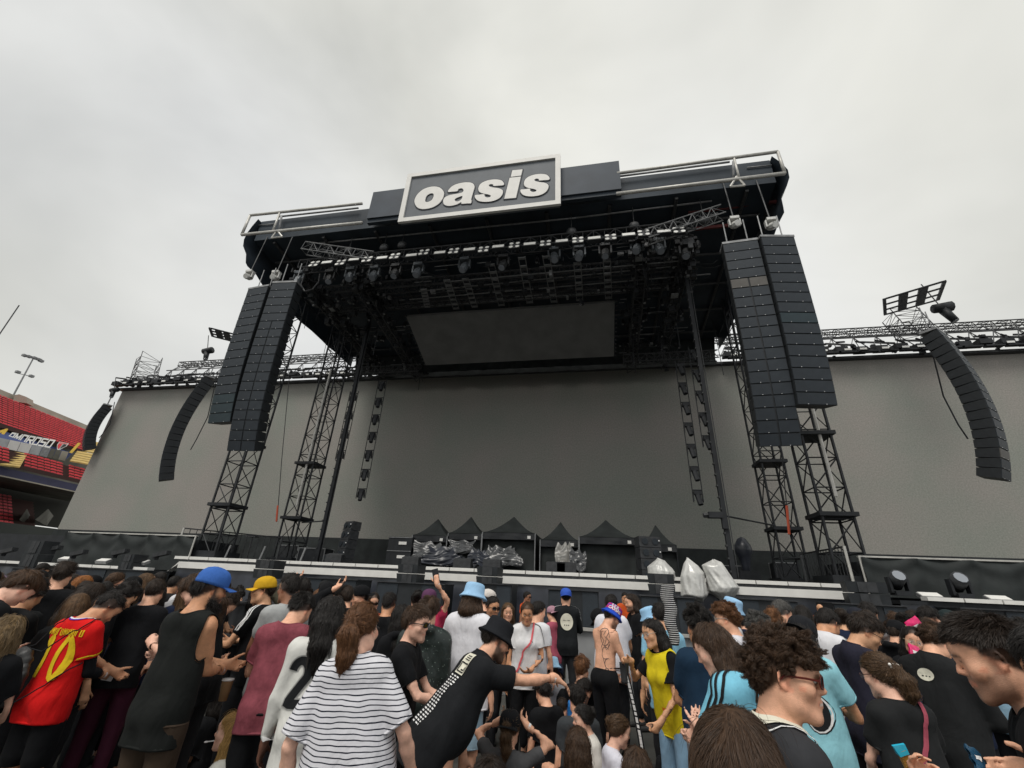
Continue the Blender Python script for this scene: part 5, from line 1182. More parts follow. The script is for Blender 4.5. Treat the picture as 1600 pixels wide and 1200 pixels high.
ARM = dict(
    down=dict(h=(.25, .06, .86), e=(.4, -1, 0)), front=dict(h=(.07, .32, 1.16), e=(1, -.4, -.9), t=(0, .2, 1), curl=.85),
    phone=dict(h=(.06, .33, 1.24), e=(1, -.3, -.9), f=(-.35, .55, .75), t=(-.2, -.6, .5), curl=.7), hip=dict(h=(.22, .12, 1.02), e=(1, -1, .2)),
    chest=dict(h=(.02, .27, 1.22), e=(1, -.2, -.8), f=(-.8, .5, .1), curl=.5), fold=dict(h=(-.06, .19, 1.18), e=(1, 0, -.8), f=(-1, .1, .1), t=(0, 0, 1), curl=.5),
    up=dict(h=(.2, .25, 1.98), e=(1, .3, -.5), f=(0, .15, 1), t=(-1, 0, 0), curl=.5), headtouch=dict(h=(.14, .03, 1.72), e=(1, .6, -.2), f=(-.7, -.2, .5), t=(0, 1, .2), curl=.4),
    low=dict(h=(.12, .28, .98), e=(1, -.7, -.3), t=(0, .3, 1), curl=.85), reach=dict(h=(.15, .62, 1.30), e=(1, 0, -1), t=(-.4, 0, 1), curl=.35))
STAT = []
class Person: pass
def dscale(px, py):
    P = atD(px, py, 1.0); az = math.atan2(P[0], P[1]); t = V3(math.cos(az), -math.sin(az), 0) * .05
    kh = np.linalg.norm(proj(P + t) - proj(P - t)) / 74.2; kv = np.linalg.norm(proj(P) - proj(P - V3(0, 0, .1))) / 74.2; return kv ** .75 * kh ** .25
def vadd(me, cols):
    at = me.color_attributes.new('Col', 'FLOAT_COLOR', 'POINT'); A = np.ones((len(cols), 4), np.float32); A[:, :3] = cols; at.data.foreach_set('color', A.ravel())
def curves_obj(name, pts, radius, m, parent):
    """pts: (n, k, 3)"""
    n, k = pts.shape[:2]; cu = bpy.data.hair_curves.new(name); cu.add_curves([k] * n)
    cu.position_data.foreach_set('vector', pts.reshape(-1).astype(np.float32))
    at = cu.attributes.get('radius') or cu.attributes.new('radius', 'FLOAT', 'POINT')
    rr = np.tile(np.linspace(1, .35, k), (n, 1)).astype(np.float32) * radius; at.data.foreach_set('value', rr.ravel()); cu.materials.append(m)
    o = bpy.data.objects.new(name, cu); COL.objects.link(o); o.parent = parent; ORG[o.name] = org(parent); o['kind'] = 'stuff'; return o
def grad(prims, P, e=.002):
    g = np.stack([eval_pts(prims, P + np.eye(3)[i] * e) - eval_pts(prims, P - np.eye(3)[i] * e) for i in range(3)], 1); return g / (np.linalg.norm(g, axis=1, keepdims=True) + 1e-9)
SEED = [100]
def person(label, px, py, hpx=None, yaw=0, D=None, fem=False, skin='light', hair='short', hc='dark', top='tee', tc=(.02, .021, .023), tm=None, bottom='pants', bc=(.02, .021, .024), lean=4, side=0, hy=0, hp=8, hr=0,
           L='down', R_='down', pose='stand', girth=1.0, hat=None, hatc=(.02, .02, .02), glasses=None, gc=(.02, .02, .02), beard=0.0, group='people in the standing crowd', hem=.80, sleeve=.62, loose=.013, lod=1.0, hairlen=.25, hvol=1.0, mouth=0, smin=None, hatname=None, strands=None, neckw=1.0, dz=0.0, raw=False, eyes=True, over=None, yawabs=None, topname=None):
    SEED[0] += 1; g = np.random.default_rng(SEED[0]); q = Person()
    if D is None:
        P1 = atD(px, py, 1.0); D = np.linalg.norm(proj(P1) - proj(P1 - V3(0, 0, .245))) / hpx
    elif not raw: D *= dscale(px, py) * (1.08 if D < 5 else 1.0)
    tp = atD(px, py, D)
    # ---- pose at unit scale
    pel = V3(0, 0, .95)
    if pose == 'sit': pel = V3(0, 0, .17)
    elif pose == 'squat': pel = V3(0, 0, .42)
    dzp = pel[2] - .95
    T = Xf(np.eye(3), (0, 0, dzp)); Tt = T * about(ry(R(side)) @ rx(-R(lean)), (0, 0, .97))
    npv = V3(0, -.02, 1.485)
    Hd = Tt * about(rz_(-R(hy)) @ rx(-R(hp)) @ ry(R(hr)), npv) * Xf(np.eye(3), npv + V3(0, .035, .145))
    hatz = .03 if hat else {'curly': .045, 'afro': .055, 'buzz': .004, 'bald': 0}.get(hair, .018) * hvol
    h1 = Hd((0, -.01, .122 + hatz))
    s = tp[2] / h1[2] if smin is None else smin
    fz = 0.0 if smin is None else tp[2] - h1[2] * s
    STAT.append((label[:40], round(D, 2), round(s * 1.75, 2)))
    az = math.atan2(tp[0], tp[1]); Hdg = az + R(yaw) if yawabs is None else R(yawabs)
    Rw = rz_(-Hdg); off = Rw @ (h1 * s); loc = V3(tp[0] - off[0], tp[1] - off[1], fz + dz)
    q.loc, q.Rw, q.s, q.Hd, q.Tt, q.D = loc, Rw, s, Hd, Tt, D
    root = thing('person', label, 'person', tuple(loc), group, rz=-Hdg); ORG[root.name] = np.zeros(3); q.root = root
    W2 = lambda p: Rw @ np.asarray(p, float) + loc
    q.world = W2; q.head_local = lambda p: Hd(np.asarray(p, float)) * s
    px_ = 430.0 / D * lod
    hv = float(np.clip(1.45 / px_, .0038, .014)); bv = float(np.clip(3.2 / px_, .0125, .038)); cv = float(np.clip(2.3 / px_, .0105, .034)); hnv = float(np.clip(1.6 / px_, .0042, .013))
    # ---- body
    sh = .140 if fem else .158; sr = .042 if fem else .051; gs = math.sqrt(girth); B = []
    for m in (-1, 1):
        B += [RC((m * (.060 if fem else .074) * gs, -.008, 1.37), (m * (.048 if fem else .060) * girth, 0, 1.12), (.076 if fem else .083) * gs, (.068 if fem else .074) * girth, .05), RC((m * .050, .002, 1.12), (m * .072 * gs, 0, .97), .076 * girth, (.094 if fem else .087) * girth, .05),
              RC((0, -.035, 1.45), (m * sh * .8, -.022, 1.425), .048, .046, .05), RC((m * sh, -.015, 1.405), (m * sh * .9, -.012, 1.36), sr, sr, .045), EL((m * .064, -.050, .92), (.080 * gs, .075 * gs, .08), .05)]
        if fem: B.append(EL((m * .068 * gs, .070 * gs, 1.265), (.055 * gs, .047 * gs, .052 * gs), .04))
    if girth > 1.08: B.append(EL((0, .05 * girth, 1.06), (.15 * girth, .11 * girth, .16), .07))
    tor = [xf_prim(p, Tt, s) for p in B]
    nk = [RC(Tt((0, -.032, 1.43)) * s, Hd((0, -.022, -.06)) * s, .064 * s * neckw, (.050 if fem else .058) * s * neckw, .035 * s)]
    legs = []; kn = {}
    for m in (-1, 1):
        hip = T((m * .092 * gs, 0, .93))
        if pose == 'sit': k_ = V3(m * .34, .26, .2); a_ = V3(-m * .06, .36, .09)
        elif pose == 'squat': k_ = V3(m * .16, .42, .50); a_ = V3(m * .13, .12, .09)
        else: k_ = V3(m * .105, .02, .50); a_ = V3(m * .115, -.02, .09)
        kn[m] = (hip, k_, a_)
        legs += [RC(hip, k_, .092 * gs, .056 * gs, .04), RC(k_, a_, .056 * gs, .038, .02), RC(a_ + V3(0, -.03, -.05), a_ + V3(m * .01, .16, -.06), .036, .03, .02)]
    legs = [xf_prim(p, Xf(), s) for p in legs]
    arms, hands, q.el, q.wr, q.hf = [], [], {}, {}, {}
    for m, sp in ((-1, L), (1, R_)):
        a = dict(ARM[sp]) if isinstance(sp, str) else dict(ARM['down'], **sp)
        tgt = V3(a['h'][0] * m, a['h'][1], a['h'][2]); tgt = Tt(tgt) if not a.get('abs') else T(tgt)
        if 'w' in a: tgt = Rw.T @ (atD(a['w'][0], a['w'][1], D + a['w'][2]) - loc) / s
        S_ = Tt((m * sh, -.015, 1.405)); hint = Tt.d(V3(a['e'][0] * m, a['e'][1], a['e'][2]))
        E_, Wr = ik(S_, tgt, .295, .255, hint); fd = Wr - E_; fd /= np.linalg.norm(fd)
        f = fd if a.get('f') is None else Tt.d(V3(a['f'][0] * m, a['f'][1], a['f'][2])); fm_w = a.get('fm', .65); f = f / np.linalg.norm(f) * fm_w + fd * (1 - fm_w) if a.get('f') is not None else f
        th = Tt.d(V3(a['t'][0] * m, a['t'][1], a['t'][2])) if a.get('t') else V3(-m * .25, 1, .2)
        ag = gs * (.86 if fem else 1)
        arms += [RC(S_, E_, .043 * ag, .034 * ag, .03), RC(S_ * .6 + E_ * .4, S_ * .3 + E_ * .7, .042 * ag, .038 * ag, .02), RC(E_, E_ * .65 + Wr * .35, .034 * ag, .037 * ag, .02), RC(E_ * .65 + Wr * .35, Wr, .037 * ag, .0245, .02)]
        hp_ = [xf_prim(p, Xf(np.eye(3) * (.92 if fem else 1.0), Wr * (1 - (.92 if fem else 1.0)))) for p in hand_prims(Wr, f, th, m, a.get('curl', .35), a.get('tcurl', .3), a.get('spread', .06))]
        hands.append([xf_prim(p, Xf(), s) for p in hp_])
        q.el[m], q.wr[m], q.hf[m] = E_ * s, Wr * s, f; q.sh = sh
        setattr(q, 'S%d' % (m + 1), S_ * s)
    arms = [xf_prim(p, Xf(), s) for p in arms]
    HP = [xf_prim(p, Hd, s) for p in head_prims(fem, 1.0 + .35 * (girth - 1))]
    if beard >= .95: HP += [xf_prim(p, Hd, s) for p in ()]
    full = tor + nk + legs + arms + HP
    parts = []
    lo = np.min([pbox(p)[0] for p in HP + nk], 0) - .02; hi = np.max([pbox(p)[1] for p in HP + nk], 0) + .02
    nb = Hd((0, -.03, -.16)) * s; lo[2] = max(lo[2], nb[2] - .03)
    hset = tor + nk + arms + HP
    parts.append(surfnet(grid_eval(hset, lo, hi, hv)[0], lo, hv))
    bl = tor + nk + legs + arms; lo2 = np.min([pbox(p)[0] for p in bl], 0) - .04; hi2 = np.max([pbox(p)[1] for p in bl], 0) + .04
    # trunk, arms and legs; hands are added on finer grids that overlap the wrists
    D_, ax_ = grid_eval(tor + nk + arms + legs, lo2, hi2, bv)
    top_ = nb[2] + 1.2 * bv
    vb, fb = surfnet(D_, lo2, bv)
    cen = vb[fb].mean(1); fb = fb[~((cen[:, 2] > top_) & (np.linalg.norm(cen[:, :2] - (Hd((0, -.02, -.1)) * s)[:2], axis=1) < .13 * s))]
    parts.append(compact(vb, fb))
    for hp_ in hands:
        l3 = np.min([pbox(p)[0] for p in hp_], 0) - .015; h3 = np.max([pbox(p)[1] for p in hp_], 0) + .015
        parts.append(surfnet(grid_eval(hp_ + arms, l3, h3, hnv)[0], l3, hnv))
    V, F = join(parts)
    me = fastmesh('body', V, F, True)
    # ---- skin colouring (complexion, lips, brows, stubble, scalp)
    tone = np.array(TONE[skin]) if isinstance(skin, str) else np.array(skin); C_ = np.tile(tone, (len(V), 1)); hcol = np.array(HC[hc]) if isinstance(hc, str) else np.array(hc)
    Q = Hd.inv(V / s); x, y, z = Q[:, 0], Q[:, 1], Q[:, 2]; inh = (np.abs(z) < .16) & (np.abs(x) < .11) & (np.abs(y) < .14)
    def blend(mask, col, a): C_[:] = C_ * (1 - (mask * a)[:, None]) + np.array(col) * (mask * a)[:, None]
    sm = lambda v, a, b: np.clip((v - a) / (b - a), 0, 1)
    fr = inh * (y > .05)
    blend(fr * np.exp(-((np.abs(x) - .04) ** 2 + (z + .03) ** 2) / .0004), tone * (1.10, .86, .82), .28); blend(fr * np.exp(-(x ** 2 + (z + .025) ** 2) / .00025) * (y > .09), tone * (1.10, .84, .80), .4)
    blend(inh * (np.abs(x) > .07) * (np.abs(z) < .04), tone * (1.12, .78, .72), .5)
    if beard > 0:
        bm = inh * sm(y, -.005, .02) * sm(-z, .03, .045) + inh * sm(np.abs(x), .05, .06) * sm(y, -.01, .005) * sm(-y, -.035, -.015) * sm(-z, -.02, 0) ; bm = np.clip(bm, 0, 1) * (1 - .85 * np.exp(-(x / .021) ** 4 - ((z + .0615) / .008) ** 4)) * (1 - inh * (y > .05) * (np.abs(x) > .028) * sm(z, -.055, -.04))
        mo = inh * (np.abs(x) < .03) * (y > .07) * sm(-z, .036, .042) * sm(z, -.056, -.052); blend(np.clip(bm + mo, 0, 1), hcol * 1.3 + .01, min(.9, beard))
    blend(fr * (np.abs(x) < .025) * np.exp(-((z + .061 + x * x * 3) / .008) ** 4) * (y > .07), (tone * (1.05, .55, .52) if not fem else np.array((.45, .12, .12))) if mouth != 2 else (.6, .02, .04), .75 if fem else .45)
    blend(fr * (np.abs(x) < .021) * np.exp(-((z + .0615) / .0022) ** 2) * (y > .07), tone * .25, .7)
    if mouth == 1: blend(fr * (np.abs(x) < .019) * np.exp(-((z + .0615) / .0042) ** 4) * (y > .07), (.75, .72, .68), .85)
    br = fr * sm(np.abs(x), .010, .015) * sm(-np.abs(x), -.048, -.042); blend(br * np.exp(-((z - .0265 + (np.abs(x) - .028) ** 2 * 8) / (.0035 if fem else .0048)) ** 2), hcol, .85)
    blend(fr * sm(np.abs(x), .014, .018) * sm(-np.abs(x), -.047, -.043) * np.exp(-((z - .0065) / .0028) ** 2), tone * .12, .7)
    if not hat or hair != 'bald':
        line = -.002 + .80 * y; sc_ = inh * sm(z - line - np.where(y > .03, .012, 0), -.006, .008)
        if hair != 'bald': blend(sc_ * (np.abs(x) < .088), hcol * (1 if hair != 'buzz' else 1.6) + (0 if hair != 'buzz' else .02), .95 if hair != 'buzz' else .72)
    q.C, q.V = C_, V
    vadd(me, C_); q.body = link('body', me, SKIN, root)
    # ---- eyes where a face shows
    if D < 9 and abs(((yaw + hy + 180) % 360) - 180) > 50 and hp < 26 and eyes:
        for m in (-1, 1):
            c = Hd((m * .0315, .0835, .0035)) * s; sq_ = 1.0 if hp < 20 else .55
            v_, f_ = surfnet(grid_eval([EL(c, np.array((.0125, .0085, .0052 * sq_)) * s, .001, Hd.R @ rz_(-m * .25))], c - .018, c + .018, .0024)[0], c - .018, .0024)
            if len(f_) == 0: continue
            o = link('eye', fastmesh('eye', v_, f_, True), mat('eye_white', (.55, .51, .47), .25), root); ic = Hd((m * .0312, .0898, .0034)) * s; iu = Hd.d((0, 1, 0))
            b = MB(); b.lathe([(.0062 * s, -.004 * s), (.0055 * s, .002 * s), (.003 * s, .0028 * s), (.0001, .003 * s)], ic, 10, 1.0, .82 * sq_, Hd.R @ rx(-math.pi / 2)); b.build('iris', mat('iris', (.02, .012, .008), .1), o)
    # ---- clothes
    def garment(name, prims, m, h, cuts=(), ends=(), amp=.004, frq=26, inmax=.006, zs=1.0):
        l = np.min([pbox(p)[0] for p in prims], 0) - .03; u = np.max([pbox(p)[1] for p in prims], 0) + .03
        G, ax = grid_eval(prims, l, u, h); P = gpts(ax).astype(np.float32)
        if amp:
            k = g.normal(size=(5, 3)) * frq; k[:, 2] *= zs; k = k.astype(np.float32); w = np.zeros(len(P), np.float32)
            base = np.sin(P @ (k[0] * .3)) * .8
            for i in range(1, 5): w += (1.3 - 2.0 * np.abs(np.sin(P @ k[i] * .5 + base * (1 + i * .3) + i))) * (1.2 - .18 * i)
            near = np.abs(G.ravel()) < .06; G = (G.ravel() + np.where(near, np.clip(w * amp / 2.2, -.03, inmax), 0)).reshape(G.shape)
        v, f = surfnet(G, l, h)
        if len(f) == 0: return None
        cen = v[f].mean(1); keep = np.ones(len(f), bool)
        for c in cuts: keep &= c(cen) < 0
        for (b_, d_, r_) in ends:
            pl = (cen - b_) @ d_; rad = np.linalg.norm((cen - b_) - pl[:, None] * d_, axis=1); keep &= ~((np.abs(pl) < .62 * h) & (rad < r_))
        v, f = compact(v, f[keep]); v = snap_rim(v, f, list(cuts) + [(lambda P, b_=b_, d_=d_: (P - b_) @ d_) for b_, d_, r_ in ends], h); me_ = fastmesh(name, v, f, True); o = link(name, me_, m, root); o_v[name] = (v, f)
        if D < 6.2 and name not in ('hood',):
            for P_ in rim_loops(v, f):
                b = MB(); P_ = P_[::2] if len(P_) > 40 else P_; n_ = len(P_); T_ = np.roll(P_, -1, 0) - np.roll(P_, 1, 0); T_ /= np.linalg.norm(T_, axis=1, keepdims=True) + 1e-9
                C_0 = P_.mean(0); A_ = P_ - C_0; A_ -= T_ * np.sum(A_ * T_, 1, keepdims=True); A_ /= np.linalg.norm(A_, axis=1, keepdims=True) + 1e-9; B_ = np.cross(T_, A_); r_ = .0045 * s
                rows = [P_ + (A_ * math.cos(t_) * .8 + B_ * math.sin(t_) * 2.0) * r_ for t_ in np.linspace(0, 2 * math.pi, 7)]; G_ = np.stack(rows, 1); G_ = np.concatenate([G_, G_[:1]], 0); b.sheet(G_)
                link('seam_band', b.mesh('seam_band', np.zeros(3), True), m, o)
        return o
    o_v = {}; q.o_v = o_v
    infl = lambda ps, e, ke=.02: [(['rc', p[1], p[2], p[3] + e, p[4] + e, p[5] + ke, False, None] if p[0] == 'rc' else ['el', p[1], p[2] + e, p[3], p[4] + ke, False]) for p in ps]
    lo_ = loose * s
    topmat = tm or cloth_mat(tc)
    if top != 'none':
        pr = infl(tor, lo_, .01); long_ = top in ('jacket', 'hoodie', 'shirt')
        hw = (.083 + .01) * s * girth; pr += [RC(Tt((m * .062 * gs, 0, 1.25)) * s, Tt((m * .078 * gs, .004, hem - .03)) * s, .080 * girth * s + lo_, (.094 * girth) * s + lo_ * 1.8, .05 * s) for m in (-1, 1)]
        ends = []; pr0 = list(pr)
        if top != 'tank' and top != 'vest':
            for m in (-1, 1):
                S_, E_, W_ = getattr(q, 'S%d' % (m + 1)), q.el[m], q.wr[m]
                if long_:
                    pr += [RC(S_, E_, (sr + .004) * s + lo_ * .9, .040 * s * gs + lo_, .03 * s), RC(E_, W_, .043 * s * gs + lo_, .030 * s + lo_ * .9, .02 * s, cut=.93)]
                    d_ = (W_ - E_) / np.linalg.norm(W_ - E_); ends.append((E_ + (W_ - E_) * .93, d_, .075 * s))
                else:
                    e_ = S_ + (E_ - S_) * 1.0; pr.append(RC(S_, e_, (sr + .002) * s + lo_ * .9, .042 * gs * s + lo_ * 1.5, .006 * s, cut=sleeve)); d_ = (E_ - S_) / np.linalg.norm(E_ - S_); ends.append((S_ + (E_ - S_) * sleeve, d_, (.06 * gs + .03) * s))
        if top == 'hoodie':
            for a in np.linspace(0, 2 * math.pi, 9)[:-1]: 
                a2 = a + math.pi / 4; P_ = lambda t: Tt((.085 * math.sin(t), -.03 + .075 * math.cos(t) - (.03 if math.cos(t) < 0 else 0), 1.475 + .018 * -math.cos(t))) * s
                pr.append(RC(P_(a), P_(a2), .034 * s, None, .02 * s))
        if top in ('jacket', 'shirt'):
            for a in np.linspace(0, 2 * math.pi, 9)[:-1]:
                P_ = lambda t: Tt((.066 * math.sin(t), -.022 + .062 * math.cos(t), 1.495 - .012 * math.cos(t))) * s
                pr.append(RC(P_(a), P_(a + math.pi / 4), .016 * s, None, .012 * s))
        Tz = lambda P: Tt.inv(P / s)
        def hemcut(P): return ((hem - Tz(P)[:, 2]) * s)
        wide = {'tank': .088, 'vest': .085}.get(top, .058 if top in ('jacket', 'shirt') else .066) * neckw
        na, nb_ = Tt((0, -.022, 1.478)) * s, Hd((0, -.01, -.02)) * s
        rn_ = {'tank': .100, 'vest': .100}.get(top, .074 if top in ('jacket', 'shirt') else .086) * (.94 if fem else 1.0) * s; ca, cb = Tt((0, -.020, 1.498)) * s, Hd((0, -.012, .0)) * s; ca = ca + (cb - ca) / np.linalg.norm(cb - ca) * .002
        def neckcut(P): return -prim_d(RC(ca, cb, rn_, rn_ * 1.15), P[:, 0], P[:, 1], P[:, 2])
        cuts = [hemcut, neckcut]
        if top in ('tank', 'vest'):
            for m in (-1, 1):
                c1, c2 = Tt((m * (sh + .025), -.012, 1.42)) * s, Tt((m * (sh + .055), 0, 1.26 if top == 'tank' else 1.3)) * s
                cuts.append(lambda P, c1=c1, c2=c2: -prim_d(RC(c1, c2, (.072 if not top == 'vest' else .07) * s, .080 * s), P[:, 0], P[:, 1], P[:, 2]))
        q.shirt = garment(topname or {'tee': 't_shirt', 'tank': 'tank_top', 'jacket': 'jacket', 'hoodie': 'hooded_sweatshirt', 'shirt': 'shirt', 'vest': 'vest'}[top], pr, topmat, cv, cuts, ends, amp=.0080 * s * (1.3 if loose > .02 else 1), frq=20, zs=.55, inmax=.5 * lo_)
        q.shirt_pr = pr
        if over:
            garment('safety_vest', infl(pr0, .013 * s, 0), cloth_mat(over), cv, [hemcut, lambda P: -prim_d(RC(na, nb_, .10 * s, .12 * s), P[:, 0], P[:, 1], P[:, 2])] + [lambda P, m=m: -prim_d(RC(Tt((m * (sh + .035), -.012, 1.42)) * s, Tt((m * (sh + .05), 0, 1.30)) * s, .082 * s, .078 * s), P[:, 0], P[:, 1], P[:, 2]) for m in (-1, 1)], [], amp=.004 * s)
    if bottom != 'none':
        e_ = .006 * s; pr = infl([p for p, b0 in zip(tor, B) if (b0[0] == 'rc' and min(b0[1][2], b0[2][2]) < 1.0) or (b0[0] == 'el' and b0[1][2] < 1.0)], e_, .01); ends = []
        for m in (-1, 1):
            hip, k_, a_ = [v * s for v in kn[m]]
            pr.append(RC(hip, k_, .096 * gs * s + e_, (.066 if bottom != 'shorts' else .082) * gs * s + e_, .05 * s, cut=None if bottom != 'shorts' else .93))
            if bottom == 'shorts': ends.append((hip + (k_ - hip) * .93, (k_ - hip) / np.linalg.norm(k_ - hip), .13 * s))
            else: pr.append(RC(k_, a_, .064 * gs * s + e_, .05 * s + e_, .03 * s, cut=.96)); ends.append((k_ + (a_ - k_) * .96, (a_ - k_) / np.linalg.norm(a_ - k_), .1 * s))
        def waist(P): return Tt.inv(P / s)[:, 2] * s - (1.03 if top == 'none' else hem + .11) * s
        garment({'pants': 'trousers', 'shorts': 'shorts'}[bottom], pr, cloth_mat(bc), max(cv, .014), [waist], ends, amp=.004 * s, frq=18, zs=.5, inmax=.002)
        shm = mat('shoe_dark', (.03, .03, .03), .6)
        for m in (-1, 1):
            a_ = kn[m][2] * s; v, f = surfnet(grid_eval([RC(a_ + V3(0, -.035, -.055) * s, a_ + V3(m * .01, .17, -.062) * s, .044 * s, .036 * s, .02)], a_ - .14, a_ + V3(.12, .28, .06), .02)[0], a_ - .14, .02); link('shoe', fastmesh('shoe', v, f, True), shm, root)
    # ---- hair
    lay = []; t3 = {'short': (.006, .012, .017), 'curly': (.008, .020, .044), 'afro': (.045, .045, .055), 'buzz': (.002, .002, .003), 'long': (.012, .012, .014), 'ponytail': (.006, .008, .010), 'bun': (.006, .008, .010), 'fade': (.003, .010, .022), 'dread': (.03, .03, .03), 'mop': (.016, .02, .026)}.get(hair)
    if t3 and hair != 'buzz':
        t3 = np.array(t3) * (hvol if hair not in ('short',) else 1) ; cap = [EL((0, -.014, .034), np.array((.0765, .098, .089)) + t3, .015)]
        if hair in ('short', 'mop', 'fade', 'curly'): cap.append(EL((0, .03, .075 + t3[2] * .5), (.058, .05 + t3[1] * .4, .034 + t3[2] * .5), .03))
        cap = [xf_prim(p, Hd, s) for p in cap]; ext = []
        dn = lambda p, l, yb=0: p + V3(0, yb, -l)
        if hair in ('long', 'dread'):
            hl = hairlen; r_ = .078 * hvol; bk0 = Hd((0, -.055, .0)); bk1 = Hd((0, -.075, -.08)); up_ = Hd.d((0, 0, -1)) * .5 + V3(0, 0, -.5)
            bk2 = bk1 + up_ * hl * .6 + Tt.d(V3(0, -.035, 0)); bk3 = bk1 + up_ * hl * 1.25 + Tt.d(V3(0, -.03, 0))
            ext += [RC(bk0, bk1, r_ + .012, r_, .03), RC(bk1, bk2, r_, r_ * .78, .03), RC(bk2, bk3, r_ * .78, r_ * .32, .03)]
            for m in (-1, 1):
                p0, p1 = Hd((m * .068, -.02, .02)), Hd((m * .074, -.008, -.07)); p2 = p1 + up_ * hl * .5 + Tt.d(V3(m * .01, -.02, 0)); p3 = p2 + up_ * hl * .6
                ext += [RC(p0, p1, .026, .03, .02), RC(p1, p2, .03, .036, .02), RC(p2, p3, .036, .016, .02), RC(p1 * .5 + bk1 * .5, p2 * .5 + bk2 * .5, .05, .05, .04)]
        if hair == 'ponytail':
            c0, c1 = Hd((0, -.104, .035)), Hd((0, -.132, .025)); c2 = c1 + Hd.d((.006, -.018, -.05)) + V3(0, 0, -.02); c3 = c2 + V3(.01, 0, -hairlen * .3); c4 = c3 + V3(-.008, .01, -hairlen * .32); ext += [RC(c0, c1, .022, .020, .012), RC(c1, c2, .022, .036 * hvol, .01), RC(c2, c3, .036 * hvol, .032 * hvol, .02), RC(c3, c4, .032 * hvol, .008, .02)]
        if hair == 'bun': ext += [EL(Hd((0, -.105, .05)), (.042, .042, .042), .01), EL(Hd((0.01, -.12, .06)), (.032, .034, .036), .01)]
        ext = [xf_prim(p, Xf(), s) for p in ext]
        def facecut(P):
            Q_ = Hd.inv(P / s); x_, y_, z_ = Q_[:, 0], Q_[:, 1], Q_[:, 2]
            fr_ = {'long': .060, 'ponytail': .064, 'bun': .064}.get(hair, .058)
            ln = np.where(y_ > -.03, np.maximum(-.028 + .35 * np.clip(y_ + .03, 0, 1) + np.where(y_ > .012, (y_ - .012) * 2.4, 0), -.03), -.028 + (y_ + .03) * .72)
            ln = np.minimum(ln, fr_ - np.abs(x_) * .12)
            if hair in ('short', 'fade', 'curly', 'mop'): ln = np.maximum(ln, np.where((np.abs(x_) > .05), .026 - np.maximum(0, np.abs(y_ + .012) - .022) * 1.6, -1))
            if hair in ('fade',): ln = ln + .025
            return (ln - z_) * .75 * s
        seedn = int(g.integers(1e6)); namp = {'ponytail': .007, 'curly': .011, 'afro': .010, 'mop': .006, 'dread': .010, 'long': .003, 'short': .0035, 'fade': .004}.get(hair, .003) * s; nf = {'curly': 70, 'afro': 55, 'dread': 60, 'long': 35}.get(hair, 55)
        allp = cap + ext; l = np.min([pbox(p)[0] for p in allp], 0) - .03; u = np.max([pbox(p)[1] for p in allp], 0) + .03; hh = min(hv * 1.35, .016)
        G, ax = grid_eval(cap, l, u, hh); Pg = gpts(ax); near = np.abs(G.ravel()) < .04
        fc = facecut(Pg); Gf = np.maximum(G.ravel(), fc)
        if ext: E2 = grid_eval(ext, l, u, hh)[0].ravel(); Gf = smix(Gf, E2, .015 * s, False)
        nz = np.zeros(len(Pg)); mk = np.abs(Gf) < .05
        kk = np.random.default_rng(seedn).normal(size=(6, 3)) * nf; kk[:, 2] *= .45 if hair in ('long', 'ponytail', 'dread') else 1.0
        nz[mk] = sum(np.sin(Pg[mk] @ kk[i] + i) for i in range(6)) / 3; Gf = Gf + nz * namp
        if hat in ('cap', 'bucket', 'beanie'):
            Qz = Hd.inv(Pg / s); Gf = np.maximum(Gf, (Qz[:, 2] - .060 + .12 * np.abs(Qz[:, 1])) * s)
        v, f = surfnet(Gf.reshape(G.shape), l, hh)
        if len(f):
            q.hair = link('hair', fastmesh('hair', v, f, True), hair_mat(hcol), root)
            nst = strands if strands is not None else ((700 if D < 10 else 0) if D > 5.2 else int(np.clip(9000 * (2.2 / max(D, .9)) ** 1.1, 1500, 14000)))
            if hat: nst = int(nst * .5)
            if nst:
                wgt = np.linalg.norm(np.cross(v[f[:, 1]] - v[f[:, 0]], v[f[:, 2]] - v[f[:, 0]]), axis=1); pick = g.choice(len(f), nst, p=wgt / wgt.sum()); rt = v[f[pick]].mean(1) + g.normal(size=(nst, 3)) * hh * .4
                gp = allp; Q_ = Hd.inv(rt / s); nrm = grad(gp, rt)
                crown = np.array((.012, -.06, .12))
                fl = Q_ - crown; fl = Hd.d(fl); fl /= np.linalg.norm(fl, axis=1, keepdims=True) + 1e-9
                low = sm(-Q_[:, 2], -.03, .06)[:, None]
                ln_, lift, kpts = {'short': (.024, .22, 5), 'fade': (.03, .35, 5), 'curly': (.036, .22, 9), 'afro': (.05, .6, 9), 'mop': (.05, .3, 6), 'long': (.14, .04, 8), 'dread': (.12, .06, 8), 'ponytail': (.07, .03, 7), 'bun': (.07, .03, 7)}[hair]
                if hair in ('ponytail', 'bun'):
                    tie = Hd((0, -.112, .035)) * s; tg = tie - rt; dl = np.linalg.norm(tg, axis=1, keepdims=True); beyond = (Q_[:, 1] < -.10)[:, None]; fl = np.where(beyond, np.array((0, 0, -1.0)), tg / dl)
                elif hair in ('long', 'dread'): fl = fl * (1 - low) + np.array((0, 0, -1.0)) * low
                else: fl = fl + Hd.d((0, .35, 0)) * (Q_[:, 2:3] > .07)
                K_ = max(30, nst // (45 if hair == 'curly' else 30)); gi = g.choice(nst, K_, replace=False); gid = np.empty(nst, int); r32 = rt.astype(np.float32)
                for a_ in range(0, nst, 2000): gid[a_:a_ + 2000] = gi[np.argmin(((r32[a_:a_ + 2000, None] - r32[gi][None]) ** 2).sum(-1), 1)]
